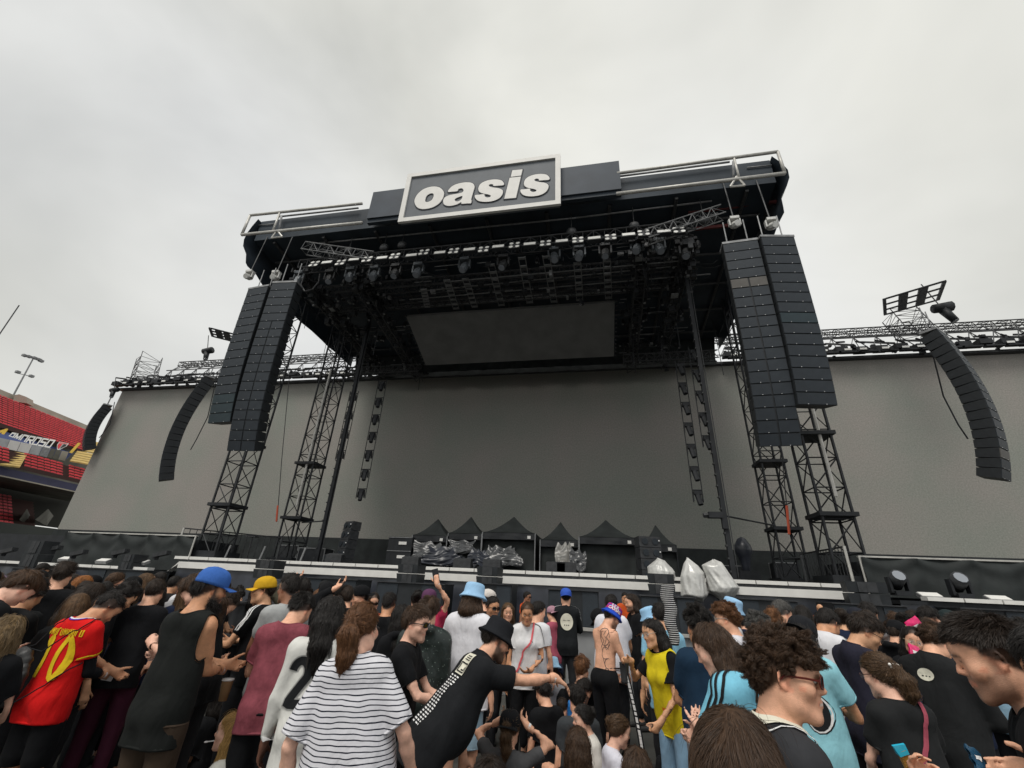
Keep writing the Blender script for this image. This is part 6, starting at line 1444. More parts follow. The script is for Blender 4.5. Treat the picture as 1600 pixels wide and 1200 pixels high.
                nz_ = g.normal(size=fl.shape); fl += (nz_ * .35 + nz_[gid] * .9) * {'short': .13, 'mop': .30, 'fade': .28, 'curly': .75, 'afro': .8, 'ponytail': .12, 'long': .10}.get(hair, .06)
                fly = (g.random((nst, 1)) < .035).astype(float); flyl = 1 + fly * (1.2 if lift > .15 else 4); pts = [rt]; p = rt; st = ln_ * s / (kpts - 1) * g.uniform(.6, 1.2, (nst, 1)); ph = g.uniform(0, 6.28, (nst, 1))[gid] + g.normal(size=(nst, 1)) * .25; rr_ = g.uniform(.003, .008, (nst, 1))[gid] * s
                for k_ in range(1, kpts):
                    n_ = nrm; t_ = fl - n_ * np.sum(fl * n_, 1, keepdims=True) * (1 if hair not in ('curly', 'afro') else .6); t_ /= np.linalg.norm(t_, axis=1, keepdims=True) + 1e-9
                    p = p + (t_ + n_ * lift * flyl + nz_ * fly * .16) * st
                    if hair in ('long', 'dread', 'ponytail', 'bun') and k_ % 2 == 0:
                        dd = eval_pts(gp, p); nrm = grad(gp, p); p = p - nrm * (np.clip(dd - .004 * s, -.01, .01)[:, None]) * (1 - fly)
                    o_ = p
                    if hair in ('curly', 'afro'):
                        b_ = np.cross(t_, n_); o_ = p + (b_ * np.cos(ph + k_ * 1.9) + n_ * np.sin(ph + k_ * 1.9)) * rr_
                    if hair in ('long',): b_ = np.cross(t_, n_); o_ = p + b_ * np.sin(ph * 3 + k_ * .8) * .004 * s
                    pts.append(o_)
                pts = np.stack(pts, 1); gp_ = pts[gid]; wc = (np.linspace(0, 1, kpts) ** .8 * {'curly': .8, 'afro': .6, 'mop': .6, 'short': .22, 'fade': .2, 'long': .5, 'ponytail': .6, 'dread': .75}.get(hair, .2))[None, :, None]
                pts = pts * (1 - wc) + (gp_ + (pts[:, :1] - gp_[:, :1]) * .3) * wc
                fcv = facecut(pts.reshape(-1, 3)).reshape(pts.shape[:2]) / s
                Qe = Hd.inv(pts.reshape(-1, 3) / s).reshape(pts.shape); face = ((Qe[..., 1] > .072) & (Qe[..., 2] < .04) & (np.abs(Qe[..., 0]) < .07)).any(1) | ((fcv > .014) & ((Qe[..., 1] > .012) | (hair in ('short', 'fade', 'curly', 'mop', 'afro'))) & (np.abs(Qe[..., 2]) < .13)).any(1)
                if hat in ('cap', 'bucket', 'beanie'): face |= (Qe[..., 2] > .05).any(1)
                pts = pts[~face]
                if len(pts): curves_obj('hair_strands', pts, float(np.clip(D * .00034, .00035, .0011)), hair_mat(hcol, True), q.hair)
    if beard >= .95:
        bp_ = [RC((m * .052, .002, -.045), (m * .045, .02, -.085), .024, .028, .03) for m in (-1, 1)] + [RC((m * .045, .02, -.085), (m * .01, .082, -.115), .028, .030, .03) for m in (-1, 1)] + [RC((-.015, .09, -.105), (.015, .09, -.105), .024, None, .02), RC((-.024, .088, -.0475), (.024, .088, -.0475), .0062, None, .01), EL((0, .098, -.0615), (.021, .02, .0085), .006, sub=True)]
        bp_ = [xf_prim(p, Hd, s) for p in bp_]; l = np.min([pbox(p)[0] for p in bp_], 0) - .02; u = np.max([pbox(p)[1] for p in bp_], 0) + .02
        G, ax = grid_eval(bp_, l, u, hv); Pg = gpts(ax); kk = g.normal(size=(5, 3)) * 90; G = G + (sum(np.sin(Pg @ k_) for k_ in kk) * .0012 * s).reshape(G.shape)
        v, f = surfnet(G, l, hv); bo_ = link('beard', fastmesh('beard', v, f, True), hair_mat(hcol), root)
        if D < 5:
            n_ = 2500; pk_ = g.choice(len(v), n_); rt = v[pk_]; nr = grad(bp_, rt); dr = nr * .5 + Hd.d((0, .25, -.9)) + g.normal(size=(n_, 3)) * .3; curves_obj('beard_strands', np.stack([rt + dr * .004 * k_ for k_ in range(5)], 1), .0007, hair_mat(hcol, True), bo_)
    # ---- headwear and glasses
    hm = cloth_mat(hatc) if not isinstance(hatc, bpy.types.Material) else hatc
    HL = lambda p: Hd(np.asarray(p, float)) * s
    def hlathe(prof, n=20, sx=.84, sy=1.0, c=(0, -.012, 0), tilt=0.0):
        b = MB(); M3 = Hd.R @ rx(tilt) * s; b.lathe(prof, HL(c), n, sx, sy, M3); return b
    if hat in ('cap', 'cap_back'):
        tl = R(-6) if hat == 'cap' else R(6); prof = [(.113, .022), (.115, .04), (.113, .075), (.102, .105), (.08, .127), (.045, .142), (.012, .147), (.0001, .147)]
        o = hlathe(prof, 24, .83, .98, tilt=tl).build(hatname or 'cap', hm, root, True)
        d_ = 1 if hat == 'cap' else -1; rows = []
        for i in range(5):
            row = []
            for j in range(9):
                a = R(-62 + 124 * j / 8); r0 = V3(.113 * .83 * math.sin(a), d_ * .111 * math.cos(a), .03); ext_ = .075 * (math.cos(a * .95) ** .5) * i / 4
                row.append(HL(r0 + V3(.02 * math.sin(a) * i / 4, d_ * ext_ - .012, -.012 * (i / 4) - .016 * math.sin(a) ** 2 * (.5 + i / 4))))
            rows.append(row)
        rows = np.array(rows); b = MB(); b.sheet(rows); b.sheet((rows - Hd.d((0, 0, .004)) * s)[::-1]); b.build('visor', hm, o, True)
        b = MB(); b.lathe([(.006, 0), (.009, .004), (.0001, .006)], HL((0, -.018, .143)), 8, M3=Hd.R * s); b.build('button', hm, o)
    if hat == 'bucket':
        prof = [(.148, .004), (.147, .007), (.128, .030), (.109, .052), (.104, .10), (.097, .130), (.084, .138), (.03, .140), (.0001, .140)]
        prof = [(r_, z_ + .004 * math.sin(i * 2)) for i, (r_, z_) in enumerate(prof)]
        o = hlathe(prof, 28, .88, 1.0, c=(0, -.012, .006), tilt=R(-4)).build('bucket_hat', hm, root, True); q.hat = o
        b = hlathe([(.1475, .005), (.1485, .008), (.1475, .011)], 28, .88, 1.0, c=(0, -.012, .006), tilt=R(-4)); b.build('brim_seam', hm, o)
    if hat == 'beanie': hlathe([(.106, .02), (.112, .045), (.11, .08), (.097, .12), (.06, .15), (.0001, .16)], 22, .85, .98).build('beanie', hm, root, True)
    if hat == 'hood':
        hp2 = [EL((0, -.03, .03), (.105, .128, .118), .02), RC((0, -.06, -.06), (0, -.06, -.14), .09, .1, .05)]; hp2 = [xf_prim(p, Hd, s) for p in hp2]
        def hcut(P): Q_ = Hd.inv(P / s); return (Q_[:, 1] - .05 - .2 * Q_[:, 2]) * s
        garment('hood', hp2, hm, max(hv * 1.6, .008), [hcut], [], amp=.004, frq=40)
    if glasses:
        fm_ = mat('frame_%.2f_%.2f_%.2f' % tuple(gc), gc, .3); r_ = .0016 if glasses == 'clear' else .0028; b = MB(); lenses = []
        for m in (-1, 1):
            C0 = V3(m * .031, .106, .006); ring = []
            for i in range(13):
                a = 2 * math.pi * i / 12; sq = 1.0; rxx, rzz = (.0245, .020) if glasses == 'clear' else (.0265, .0195)
                ca, sa = math.cos(a), math.sin(a); pw_ = .75; ring.append(C0 + V3(rxx * abs(ca) ** pw_ * np.sign(ca), -.10 * (rxx * ca * m) ** 2 * 30 - .006 * m * ca, rzz * abs(sa) ** pw_ * np.sign(sa)))
            b.path([HL(p) for p in ring], r_ * s, 5); lenses.append([HL(p) for p in ring[:-1]]); b.path([HL(p) for p in (V3(m * .056, .098, .011), V3(m * .072, .06, .012), V3(m * .083, -.005, .008), V3(m * .083, -.02, -.008))], (r_ + .0008) * s, 5)
        b.tube(HL((-.007, .108, .010)), HL((.007, .108, .010)), r_ * s, 5); o = b.build('sunglasses' if glasses == 'sun' else 'glasses', fm_, root)
        for ln in lenses:
            b = MB(); b.add(ln, [tuple(range(len(ln)))]); b.build('lens', mat('sun_lens', (.008, .008, .01), .08, spec=.8) if glasses == 'sun' else mat('clear_lens', (.9, .92, .95), .05, alpha=.13, spec=.6), o)
    q.HL, q.label, q.HPr = HL, label, HP
    return q
def bvh_of(o):
    me = o.data; V = np.empty(len(me.vertices) * 3); me.vertices.foreach_get('co', V); return BVHTree.FromPolygons([Vector(v) for v in V.reshape(-1, 3)], [tuple(p.vertices) for p in me.polygons])
def stick(q, name, pts_uv, faces, c, nrm, up, m, target=None, off=.004, parent=None):
    """lay flat print on a garment: points (u right, v up) seen from outside, dropped on the cloth along -nrm"""
    o = target or q.shirt; bv = getattr(q, 'bv_' + o.name, None) or bvh_of(o); setattr(q, 'bv_' + o.name, bv)
    nrm = np.asarray(nrm, float) / np.linalg.norm(nrm); up = np.asarray(up, float); rt = np.cross(up, nrm); rt /= np.linalg.norm(rt); up = np.cross(nrm, rt); V = []
    for u, v in pts_uv:
        P = np.asarray(c, float) + rt * u + up * v; h = bv.ray_cast(Vector(P + nrm * .25), Vector(-nrm), .6)
        V.append(np.array(h[0]) + nrm * off if h[0] is not None else np.array([np.nan] * 3))
    V = np.array(V); ok = ~np.isnan(V[:, 0]); F = [f for f in faces if all(ok[i] for i in f)]
    if not F: return None
    V[~ok] = V[ok][0]; me = bpy.data.meshes.new(name); me.from_pydata(V.tolist(), [], F); me.update()
    return link(name, me, m, parent or o)
def uv_grid(u0, u1, v0, v1, nu, nv, shear=0):
    P = [(u0 + (u1 - u0) * i / nu + shear * (v0 + (v1 - v0) * j / nv), v0 + (v1 - v0) * j / nv) for i in range(nu + 1) for j in range(nv + 1)]
    return P, [(i * (nv + 1) + j, (i + 1) * (nv + 1) + j, (i + 1) * (nv + 1) + j + 1, i * (nv + 1) + j + 1) for i in range(nu) for j in range(nv)]
def uv_strokes(polys, wd, step=.015):
    P, F = [], []
    for poly in polys:
        pts = [np.array(poly[0], float)]
        for a, b in zip(poly[:-1], poly[1:]):
            a, b = np.array(a, float), np.array(b, float); n = max(1, int(np.linalg.norm(b - a) / step)); pts += [a + (b - a) * (i + 1) / n for i in range(n)]
        base = len(P)
        for i, p in enumerate(pts):
            t = pts[min(i + 1, len(pts) - 1)] - pts[max(i - 1, 0)]; t /= np.linalg.norm(t) + 1e-9; n_ = np.array((-t[1], t[0])) * wd / 2
            if i in (0, len(pts) - 1): p = p + t * (0)
            P += [tuple(p - n_), tuple(p), tuple(p + n_)]
        for i in range(len(pts) - 1):
            k = base + 3 * i; F += [(k, k + 3, k + 4, k + 1), (k + 1, k + 4, k + 5, k + 2)]
    return P, F
def arc(cx, cy, rx__, ry__, a0, a1, n=14): return [(cx + rx__ * math.cos(R(a0 + (a1 - a0) * i / n)), cy + ry__ * math.sin(R(a0 + (a1 - a0) * i / n))) for i in range(n + 1)]
DIGIT = {'0': [arc(.5, .5, .36, .5, 90, 450)], '1': [[(.2, .8), (.55, 1), (.55, 0)]], '2': [arc(.5, .72, .34, .28, 170, -20) + [(.16, .02), (.86, .02)]], '5': [[(.82, .98), (.24, .98), (.2, .56)] + arc(.48, .32, .34, .31, 125, -150)]}
def digits(word, w, h, gap=.1):
    n = len(word); out = []
    for i, ch in enumerate(word):
        for p in DIGIT[ch]: out.append([((i - n / 2) * (w + gap * w) + x * w, (y - .5) * h) for x, y in p])
    return out
def text_uv(word, size, sub=1):
    cu = bpy.data.curves.new('t', 'FONT'); cu.body = word; cu.size = size; cu.align_x = 'CENTER'; cu.align_y = 'CENTER'; cu.offset = size * .03; t = bpy.data.objects.new('t', cu); COL.objects.link(t)
    me = bpy.data.meshes.new_from_object(t.evaluated_get(bpy.context.evaluated_depsgraph_get())); bpy.data.objects.remove(t); bm = bmesh.new(); bm.from_mesh(me); bmesh.ops.triangulate(bm, faces=bm.faces[:])
    if sub: bmesh.ops.subdivide_edges(bm, edges=[e for e in bm.edges if e.calc_length() > size * .2], cuts=sub)
    P = [(v.co.x, v.co.y) for v in bm.verts]; bm.verts.index_update(); F = [tuple(v.index for v in f.verts) for f in bm.faces]; bm.free(); bpy.data.meshes.remove(me); return P, F
def prop(name, label, cat, loc, group=None): return thing(name, label, cat, tuple(loc), group)
# ================================================================== THE CROWD
BLK, CHAR, GREY, WHT = (.0095, .010, .0115), (.019, .020, .021), (.20, .20, .21), (.68, .68, .70)
def blk(): c = RNG.uniform(.007, .018); return (c, c * 1.02, c * 1.08)
# ---- left foreground
p_hairwoman = person('woman with long dark-blond hair down her back at the left picture edge', 26, 962, yaw=15, D=2.15, fem=True, skin='fair', hair='long', hc='dblond', hairlen=.30, tc=BLK, hp=18, L='low', R_='low', lean=6)
p_lookdown = person('brown-haired man in black bent over his phone behind the red jersey', 62, 898, yaw=62, D=2.8, skin='fair', hair='mop', hc='brown', hp=34, lean=10, tc=BLK, R_=dict(h=(.02, .34, 1.12), e=(1, -.3, -1), f=(-.5, .4, .8), t=(-.3, -.5, .5), curl=.8), L='front')
p_red = person('man in red football jersey with yellow number ten, looking at his phone', 190, 931, yaw=50, D=2.95, skin='tan', hair='fade', hc='black', hvol=.5, hp=40, hy=18, lean=4, tc=(.62, .012, .012), bc=BLK, bottom='shorts', L=dict(h=(-.10, .36, 1.10), e=(1, -.4, -.9), curl=.9, t=(0, .2, 1)), R_=dict(h=(.08, .30, 1.08), e=(.6, -.9, -.7), curl=.9, t=(0, .2, 1)), beard=.35, loose=.018, hem=.80)
person('woman with long dark hair and bare arm behind the red jersey', 160, 912, yaw=55, D=3.3, fem=True, skin='olive', hair='long', hc='dark', hairlen=.28, hp=25, tc=BLK, top='tank')
person('dark curly-haired man looking down between the red jersey and the tank top', 216, 912, yaw=75, D=3.5, hair='curly', hc='black', hvol=.7, hp=32, tc=BLK, skin='olive')
person('short dark-haired man in black tee seen from behind, left of the tank-top man', 251, 905, yaw=20, D=3.75, hair='short', hc='dark', tc=BLK, lean=8, hp=14, bc=(.06, .015, .03), R_='down', skin='light')
person('woman with long straight brown hair bending left in front of the tank-top man', 296, 902, yaw=-60, D=3.15, fem=True, hair='long', hc='brown', hairlen=.2, hp=38, lean=10, tc=BLK, L='phone', R_='front', skin='fair')
p_tank = person('bearded man in dark grey tank top and blue baseball cap', 343, 885, yaw=48, D=2.8, skin='tan', hair='fade', hc='black', beard=1, hat='cap', hatc=(.045, .13, .42), top='tank', tc=(.013, .0145, .014), bc=(.05, .035, .025), bottom='pants', lean=3, hy=22, hp=6, hem=.76, girth=1.03, R_=dict(h=(.02, .34, 1.12), e=(.5, -.9, -.8), curl=.95, t=(0, .3, 1)), L=dict(h=(-.02, .37, 1.15), e=(1, -.4, -.9), curl=.9, t=(0, .2, 1)), loose=.012)
person('man in pale blue tee bent down in front of the tank-top man', 372, 927, yaw=70, D=3.5, hair='fade', hc='dark', hp=36, lean=16, tc=(.38, .47, .58), R_='front', L='front', skin='light')
p_mustard = person('man in mustard yellow cap and black top with white shoulder stripes', 419, 899, yaw=-58, D=4.1, hat='cap', hatc=(.58, .34, .02), hair='short', hc='dark', hy=-25, hp=-2, tc=BLK, skin='olive', L='front', R_='front')
person('man in light grey tee with short dark hair seen from behind', 457, 896, yaw=-18, D=3.85, hair='fade', hc='black', skin='brown', glasses='clear', hy=-20, hp=2, tc=(.36, .37, .37), girth=1.08, L='low', R_='low')
p_maroon = person('man in faded maroon tee with shaved sides looking down', 482, 930, yaw=12, D=3.2, hair='fade', hc='black', skin='light', hp=30, hy=25, lean=8, tc=(.22, .058, .075), tm=cloth_mat((.22, .058, .075), noise=.30, key='maroon_marl'), bc=BLK, bottom='shorts', L='front', R_='front', beard=.3)
p_two = person('person with long black dreadlocks in a white jersey numbered two', 522, 936, yaw=8, D=2.85, hair='dread', hc='black', hvol=1.05, hairlen=.22, skin='dark', tc=(.60, .60, .57), hp=18, lean=5, topname='jersey', top='jacket', hem=.72, bc=BLK, L='down', R_='low')
p_stripe = person('broad woman in white tee with thin black stripes and a brown ponytail', 570, 939, yaw=14, side=-7, D=2.15, fem=True, girth=1.34, hair='ponytail', hc='chest', hvol=1.3, hairlen=.34, skin='fair', hp=8, hy=14, glasses='clear', tc=(.7, .7, .74), tm=cloth_mat((.62, .62, .66), stripe=(.0205, .24, (.02, .022, .035)), kind='stripes', noise=.05), L=dict(h=(.30, .06, .92), e=(.6, -1, 0)), R_=dict(h=(.31, .10, .93), e=(.6, -1, 0)), hem=.78, sleeve=.85, loose=.018, bc=(.45, .40, .32), bottom='shorts')
p_sun = person('short-haired man in black sunglasses and black tee with hands clasped', 655, 945, yaw=104, D=3.0, hair='short', hc='brown', skin='fair', glasses='sun', hp=2, hy=14, tc=BLK, beard=.28, L=dict(h=(.02, .36, 1.12), e=(1, -.5, -.9), f=(-.8, .5, .1), curl=.7, t=(0, .3, 1)), R_=dict(h=(.04, .38, 1.14), e=(1, -.5, -.9), f=(-.8, .5, .2), curl=.8, t=(0, .3, 1)), bc=BLK)
person('woman with long black hair and black hoodie behind the sunglasses man', 628, 944, yaw=-12, D=3.7, fem=True, hair='long', hc='black', hairlen=.32, top='hoodie', tc=BLK, hp=8, skin='light')
person('brown-haired person in speckled dark green rain jacket with the hood down', 672, 934, yaw=6, D=3.6, hair='mop', hc='brown', hvol=.8, top='hoodie', tm=cloth_mat((.014, .022, .020), kind='speckle', rough=.4, key='rain_jacket'), hp=12, skin='light', loose=.03)
p_phoneup = person('person in purple and white cap raising a phone above the crowd', 672, 919, yaw=4, D=5.2, hat='cap_back', hatc=(.10, .04, .09), hair='short', hc='dark', tc=(.5, .04, .1), hp=-4, R_=dict(w=(683, 912, -0.25), e=(1, .2, -.6), f=(-.1, .15, 1), t=(-1, .2, .1), curl=.5), skin='light')
p_bucket = person('person in pale blue bucket hat and loose white tee with dark mullet', 743, 910, yaw=24, D=3.95, hat='bucket', hatc=(.30, .50, .72), hair='long', hc='brown', hvol=.85, hairlen=.05, hy=14, hp=4, tc=(.70, .70, .74), loose=.035, bc=(.40, .58, .72), bottom='shorts', girth=1.05, skin='light')
person('man in white cap with pink visor behind the pale blue bucket hat', 766, 920, yaw=55, D=5.9, hat='cap', hatc=(.62, .58, .54), hair='short', tc=BLK, skin='light')
person('man with moustache and black sunglasses beside the pale blue bucket hat', 771, 931, yaw=150, D=5.3, hair='short', hc='black', glasses='sun', beard=.45, tc=BLK, skin='tan', hp=2)
person('woman with long brown hair facing the camera behind the black bucket hat', 794, 941, yaw=172, D=5.9, fem=True, hair='long', hc='mid', hairlen=.25, tc=CHAR, skin='light', hp=2)
p_adi = person('woman in white tee with black shoulder stripes and a coral bag strap', 824, 940, yaw=178, D=4.75, fem=True, hair='bun', hc='brown', tc=(.70, .70, .71), skin='tan', hp=14, bc=BLK, L=dict(h=(.05, .22, 1.02), e=(1, -.4, -.6), f=(-.8, .4, .1), curl=.5), R_=dict(h=(.24, .06, .86), e=(.6, -1, 0)))
person('person in white tee with a dark backpack strap behind the striped-shoulder woman', 843, 939, yaw=20, D=5.6, hair='short', hc='black', hy=30, tc=(.66, .67, .70), hp=8, skin='light')
p_circle = person('man in black track jacket with cream disc on the back and blue cap', 884, 918, yaw=-4, D=7.4, hat='cap_back', hatc=(.04, .10, .45), hair='short', hc='black', top='jacket', tc=(.016, .018, .020), bc=(.028, .029, .032), skin='light', hp=5, L='front', R_='front', lean=2)
person('person in pink cap left of the black track jacket', 861, 946, yaw=-40, D=7.2, hat='cap_back', hatc=(.38, .22, .27), hair='short', tc=(.35, .08, .12), skin='light')
p_lean = person('man in black bucket hat and black tee leaning over with outstretched arm', 786, 967, yaw=64, D=2.85, hat='bucket', hatc=(.014, .015, .018), hair='short', hc='dark', beard=.9, skin='light', lean=40, hp=-16, hy=12, tc=(.013, .014, .016), girth=1.12, R_=dict(w=(884, 1060, 0.05), e=(.3, -.3, -1), f=(.05, 1, -.05), t=(-1, .1, .2), curl=.28), L=dict(h=(.20, .35, 1.0), e=(1, -.4, -.6)), hem=.74, loose=.022, bc=CHAR)
person('man in black with dark brimmed hat looking down beside the shirtless man', 927, 953, yaw=-60, D=6.0, hat='cap', hatc=BLK, hair='short', hc='black', hp=32, lean=10, tc=BLK, skin='olive', girth=1.1)
p_bare = person('shirtless tattooed man in blue and pink bucket hat', 962, 946, yaw=44, D=4.75, hat='bucket', hatc=(.02, .07, .48), hair='short', hc='dark', beard=.6, skin='light', top='none', bc=BLK, lean=7, hp=22, hy=20, L='low', R_='low')
person('big man in white tee behind the shirtless man', 955, 928, yaw=14, D=5.9, hair='short', hc='black', skin='tan', girth=1.2, tc=(.68, .68, .73), loose=.03, hp=6, L='low', R_='low')
person('bearded man with wavy long hair and black tee facing left by the pit', 985, 927, yaw=-115, D=6.8, hair='long', hc='dark', hairlen=.08, beard=.8, tc=BLK, skin='light', hp=4)
p_vest = person('smiling woman in yellow vest and glasses reaching left with a cup', 1014, 966, yaw=-128, D=3.55, fem=True, hair='long', hc='black', hairlen=.12, hvol=.92, glasses='clear', gc=(.3, .28, .25), skin='olive', lean=14, hp=-4, hy=0, hr=8, mouth=1, tc=BLK, over=(.72, .58, .02), girth=1.08, R_=dict(w=(985, 1032, 0.0), e=(.6, -.3, -1), curl=.6, f=(.3, .9, -.1), t=(-.3, 0, 1)), L='low', bc=(.22, .36, .5))
p_navy = person('dark curly-haired man in navy tee with crossed arms seen from behind', 1086, 946, yaw=-20, D=2.95, hair='curly', hc='black', hvol=.75, skin='tan', girth=1.15, tc=(.012, .030, .058), hp=8, L=dict(h=(-.02, .24, 1.2), e=(1, -.5, -.4), f=(-.9, .3, .1), curl=.4), R_='fold', bc=GREY, sleeve=.7)
p_arg = person('long-haired person in sky blue jersey with black stripes looking down left', 1094, 977, yaw=-62, D=2.25, hair='long', hc='brown', hvol=.84, hairlen=.16, skin='fair', hp=22, hy=-14, lean=8, tc=(.19, .50, .66), L='chest', R_='front', loose=.022, strands=9000)
person('curly brown-haired man with glasses in white jersey facing left', 1131, 941, yaw=-66, D=3.65, hair='curly', hc='chest', hvol=.55, glasses='clear', gc=(.35, .33, .3), skin='light', hy=-16, hp=2, tc=(.66, .66, .71), beard=.12)
person('person in sky blue bucket hat behind the curly man with glasses', 1146, 934, yaw=60, D=4.5, hat='bucket', hatc=(.30, .50, .72), hair='short', hc='dark', tc=(.6, .6, .62), hp=6, hr=14)
person('person in pale blue bucket hat tilted left behind the yellow vest', 1009, 948, yaw=-50, D=4.9, hat='bucket', hatc=(.30, .52, .74), hair='short', hc='brown', tc=(.25, .5, .65), hp=6, hr=-16)
person('dark-haired man in light blue tee behind the yellow vest', 1029, 941, yaw=-8, D=4.2, hair='short', hc='black', skin='olive', tc=(.26, .52, .70), hp=8)
person('person with greying curly hair in front of the reddish curls', 1184, 957, yaw=-18, D=3.1, hair='curly', hc='grey', hvol=.5, skin='fair', tc=BLK, hy=30, hp=16)
person('person with reddish-brown curls facing away near the pit', 1207, 950, yaw=20, D=4.1, hair='curly', hc='chest', hvol=.8, tc=BLK, hp=14)
person('man with cropped greying hair in dark jacket behind the reddish curls', 1223, 938, yaw=42, D=4.2, hair='short', hc='grey', top='jacket', tc=(.03, .032, .034), hp=20, skin='light', girth=1.1)
p_25 = person('person in black cap and sky blue jersey numbered twenty-five', 1254, 963, yaw=26, D=2.75, hat='cap_back', hatc=(.016, .017, .02), hair='long', hc='black', hvol=.8, hairlen=.06, tc=(.27, .56, .64), hp=20, skin='tan', topname='jersey', loose=.024, R_='front', L='front', girth=1.08)
p_curly = person('young man with big curly hair and tortoiseshell sunglasses, laughing', 1216, 984, yaw=66, D=1.30, hair='curly', hc='brown', hvol=.52, glasses='sun', gc=(.10, .014, .01), skin='light', hy=24, hp=2, tc=(.035, .036, .040), top='tee', mouth=1, L='low', R_='low', strands=16000, neckw=1.08)
person('woman with long smooth brown hair at the bottom edge, seen from behind', 1143, 1101, yaw=10, D=.80, fem=True, hair='long', hc='brown', hairlen=.36, hvol=1.0, tc=BLK, hp=8, skin='light', strands=15000, smin=.93)
p_whitetrim = person('man with short black hair in white jersey with dark piping, looking down', 1298, 955, yaw=32, D=3.45, hair='short', hc='black', skin='tan', hp=34, lean=8, tc=(.66, .66, .69), loose=.024)
p_polo = person('dark-haired man in glasses and navy polo looking down right', 1360, 961, yaw=56, D=2.8, hair='short', hc='dark', skin='olive', glasses='clear', hp=28, hy=14, top='shirt', tc=(.022, .022, .036), R_='phone', L='front', beard=.22)
p_pink = person('woman in round glasses and black top facing the camera with a pink packet', 1424, 978, yaw=172, D=3.25, fem=True, hair='long', hc='black', hairlen=.14, hvol=.9, glasses='clear', gc=(.5, .42, .3), skin='light', hp=4, hr=-8, mouth=2, tc=BLK, L=dict(w=(1437, 1043, -0.25), e=(1, -.3, -1), f=(-.2, .2, 1), t=(-.6, -.6, .3), curl=.7), R_='chest')
p_pony = person('woman with pearl-clipped brown ponytail and red-tipped glasses in black tee', 1360, 1018, yaw=-28, D=2.12, fem=True, hair='ponytail', hc='mid', hvol=1.15, hairlen=.2, skin='fair', hy=-28, hp=10, glasses='clear', gc=(.05, .02, .02), tc=CHAR, girth=1.06, L='low', R_='low', strands=9000)
p_patch = person('brown-haired person in black jacket with a round white patch', 1462, 977, yaw=26, D=2.65, hair='curly', hc='brown', hvol=.5, top='jacket', tc=(.016, .017, .018), hp=26, lean=10, girth=1.2, skin='light', R_='front', L='front')
p_prof = person('short-haired bearded man looking down at the right, nearest but one', 1510, 962, yaw=-94, eyes=False, D=1.26, hair='fade', hc='dark', hvol=.7, skin='light', hp=12, hy=0, beard=.55, tc=BLK, glasses=None, lean=4, L=dict(w=(1492, 1262, -.12), e=(1, -.4, -1), f=(-.3, .6, 1), t=(.3, .8, .3), curl=.75), R_=dict(w=(1662, 1212, -.1), e=(1, -.2, -1), f=(.05, 1, -.1), fm=.95, t=(0, .1, 1), curl=.3), strands=14000)
p_edge = person('dark-haired man in black-framed glasses cut by the right picture edge', 1622, 974, yaw=-84, D=1.02, hair='short', hc='black', skin='tan', hp=16, hy=-10, glasses='clear', gc=(.012, .010, .012), tc=(.10, .10, .105), strands=9000, L='low', R_='low')
person('bearded man in black bowing over a pink packet near the pit', 1438, 950, yaw=-130, D=4.5, hair='mop', hc='black', hvol=.8, beard=.9, hp=30, lean=6, tc=BLK, skin='light', L='phone', R_='phone', top='jacket')
person('person in dark hood bowed down at the right near the pit', 1468, 956, yaw=-40, D=4.7, hat='hood', hatc=(.02, .03, .032), hair='bald', tc=(.018, .026, .028), top='hoodie', hp=34, skin='light')
person('person in black cap behind the navy polo', 1340, 949, yaw=60, D=4.6, hat='cap_back', hatc=(.02, .022, .03), hair='short', tc=BLK, skin='light', hp=12)
person('dark-haired person beside the black cap, right of the bald guard', 1357, 943, yaw=30, D=5.0, hair='mop', hc='black', tc=BLK, hp=22)
person('person with a dark bun looking down behind the glasses woman', 1410, 957, yaw=10, D=5.0, fem=True, hair='bun', hc='black', tc=BLK, hp=22)
person('person in black beanie between the glasses woman and the navy polo', 1402, 972, yaw=30, D=3.9, hat='beanie', hatc=BLK, hair='short', tc=BLK, top='hoodie', hp=24)
# ---- pit staff, stagehand
p_g1 = person('security guard in orange vest standing in the pit behind the crowd', 824, 924, yaw=120, D=11.0, hair='short', hc='black', skin='brown', tc=(.62, .09, .02), bc=BLK, hp=0, glasses='sun', group='security guards in the pit')
p_g2 = person('bald guard in orange shirt and dark glasses in the pit at the right', 1280, 944, yaw=165, D=10.6, hair='bald', hc='black', skin='olive', tc=(.75, .09, .025), bc=BLK, hp=0, glasses='sun', group='security guards in the pit')
person('guard with reddish face half hidden by the pit barrier', 976, 925, yaw=170, D=11.0, hair='short', hc='black', skin='tan', tc=(.5, .08, .02), bc=BLK, group='security guards in the pit')
person('bald stagehand in black standing on the deck by the right tower', 1186, 864, yaw=-150, D=27.5, hair='bald', skin='fair', tc=BLK, bc=BLK, group='stage crew', smin=.98, hp=10)
person('steward in yellow hi-vis vest bending over at the left pit', 76, 881, yaw=70, D=7.5, hair='short', hc='black', hp=20, lean=12, tc=(.50, .58, .06), skin='tan', group='security guards in the pit')
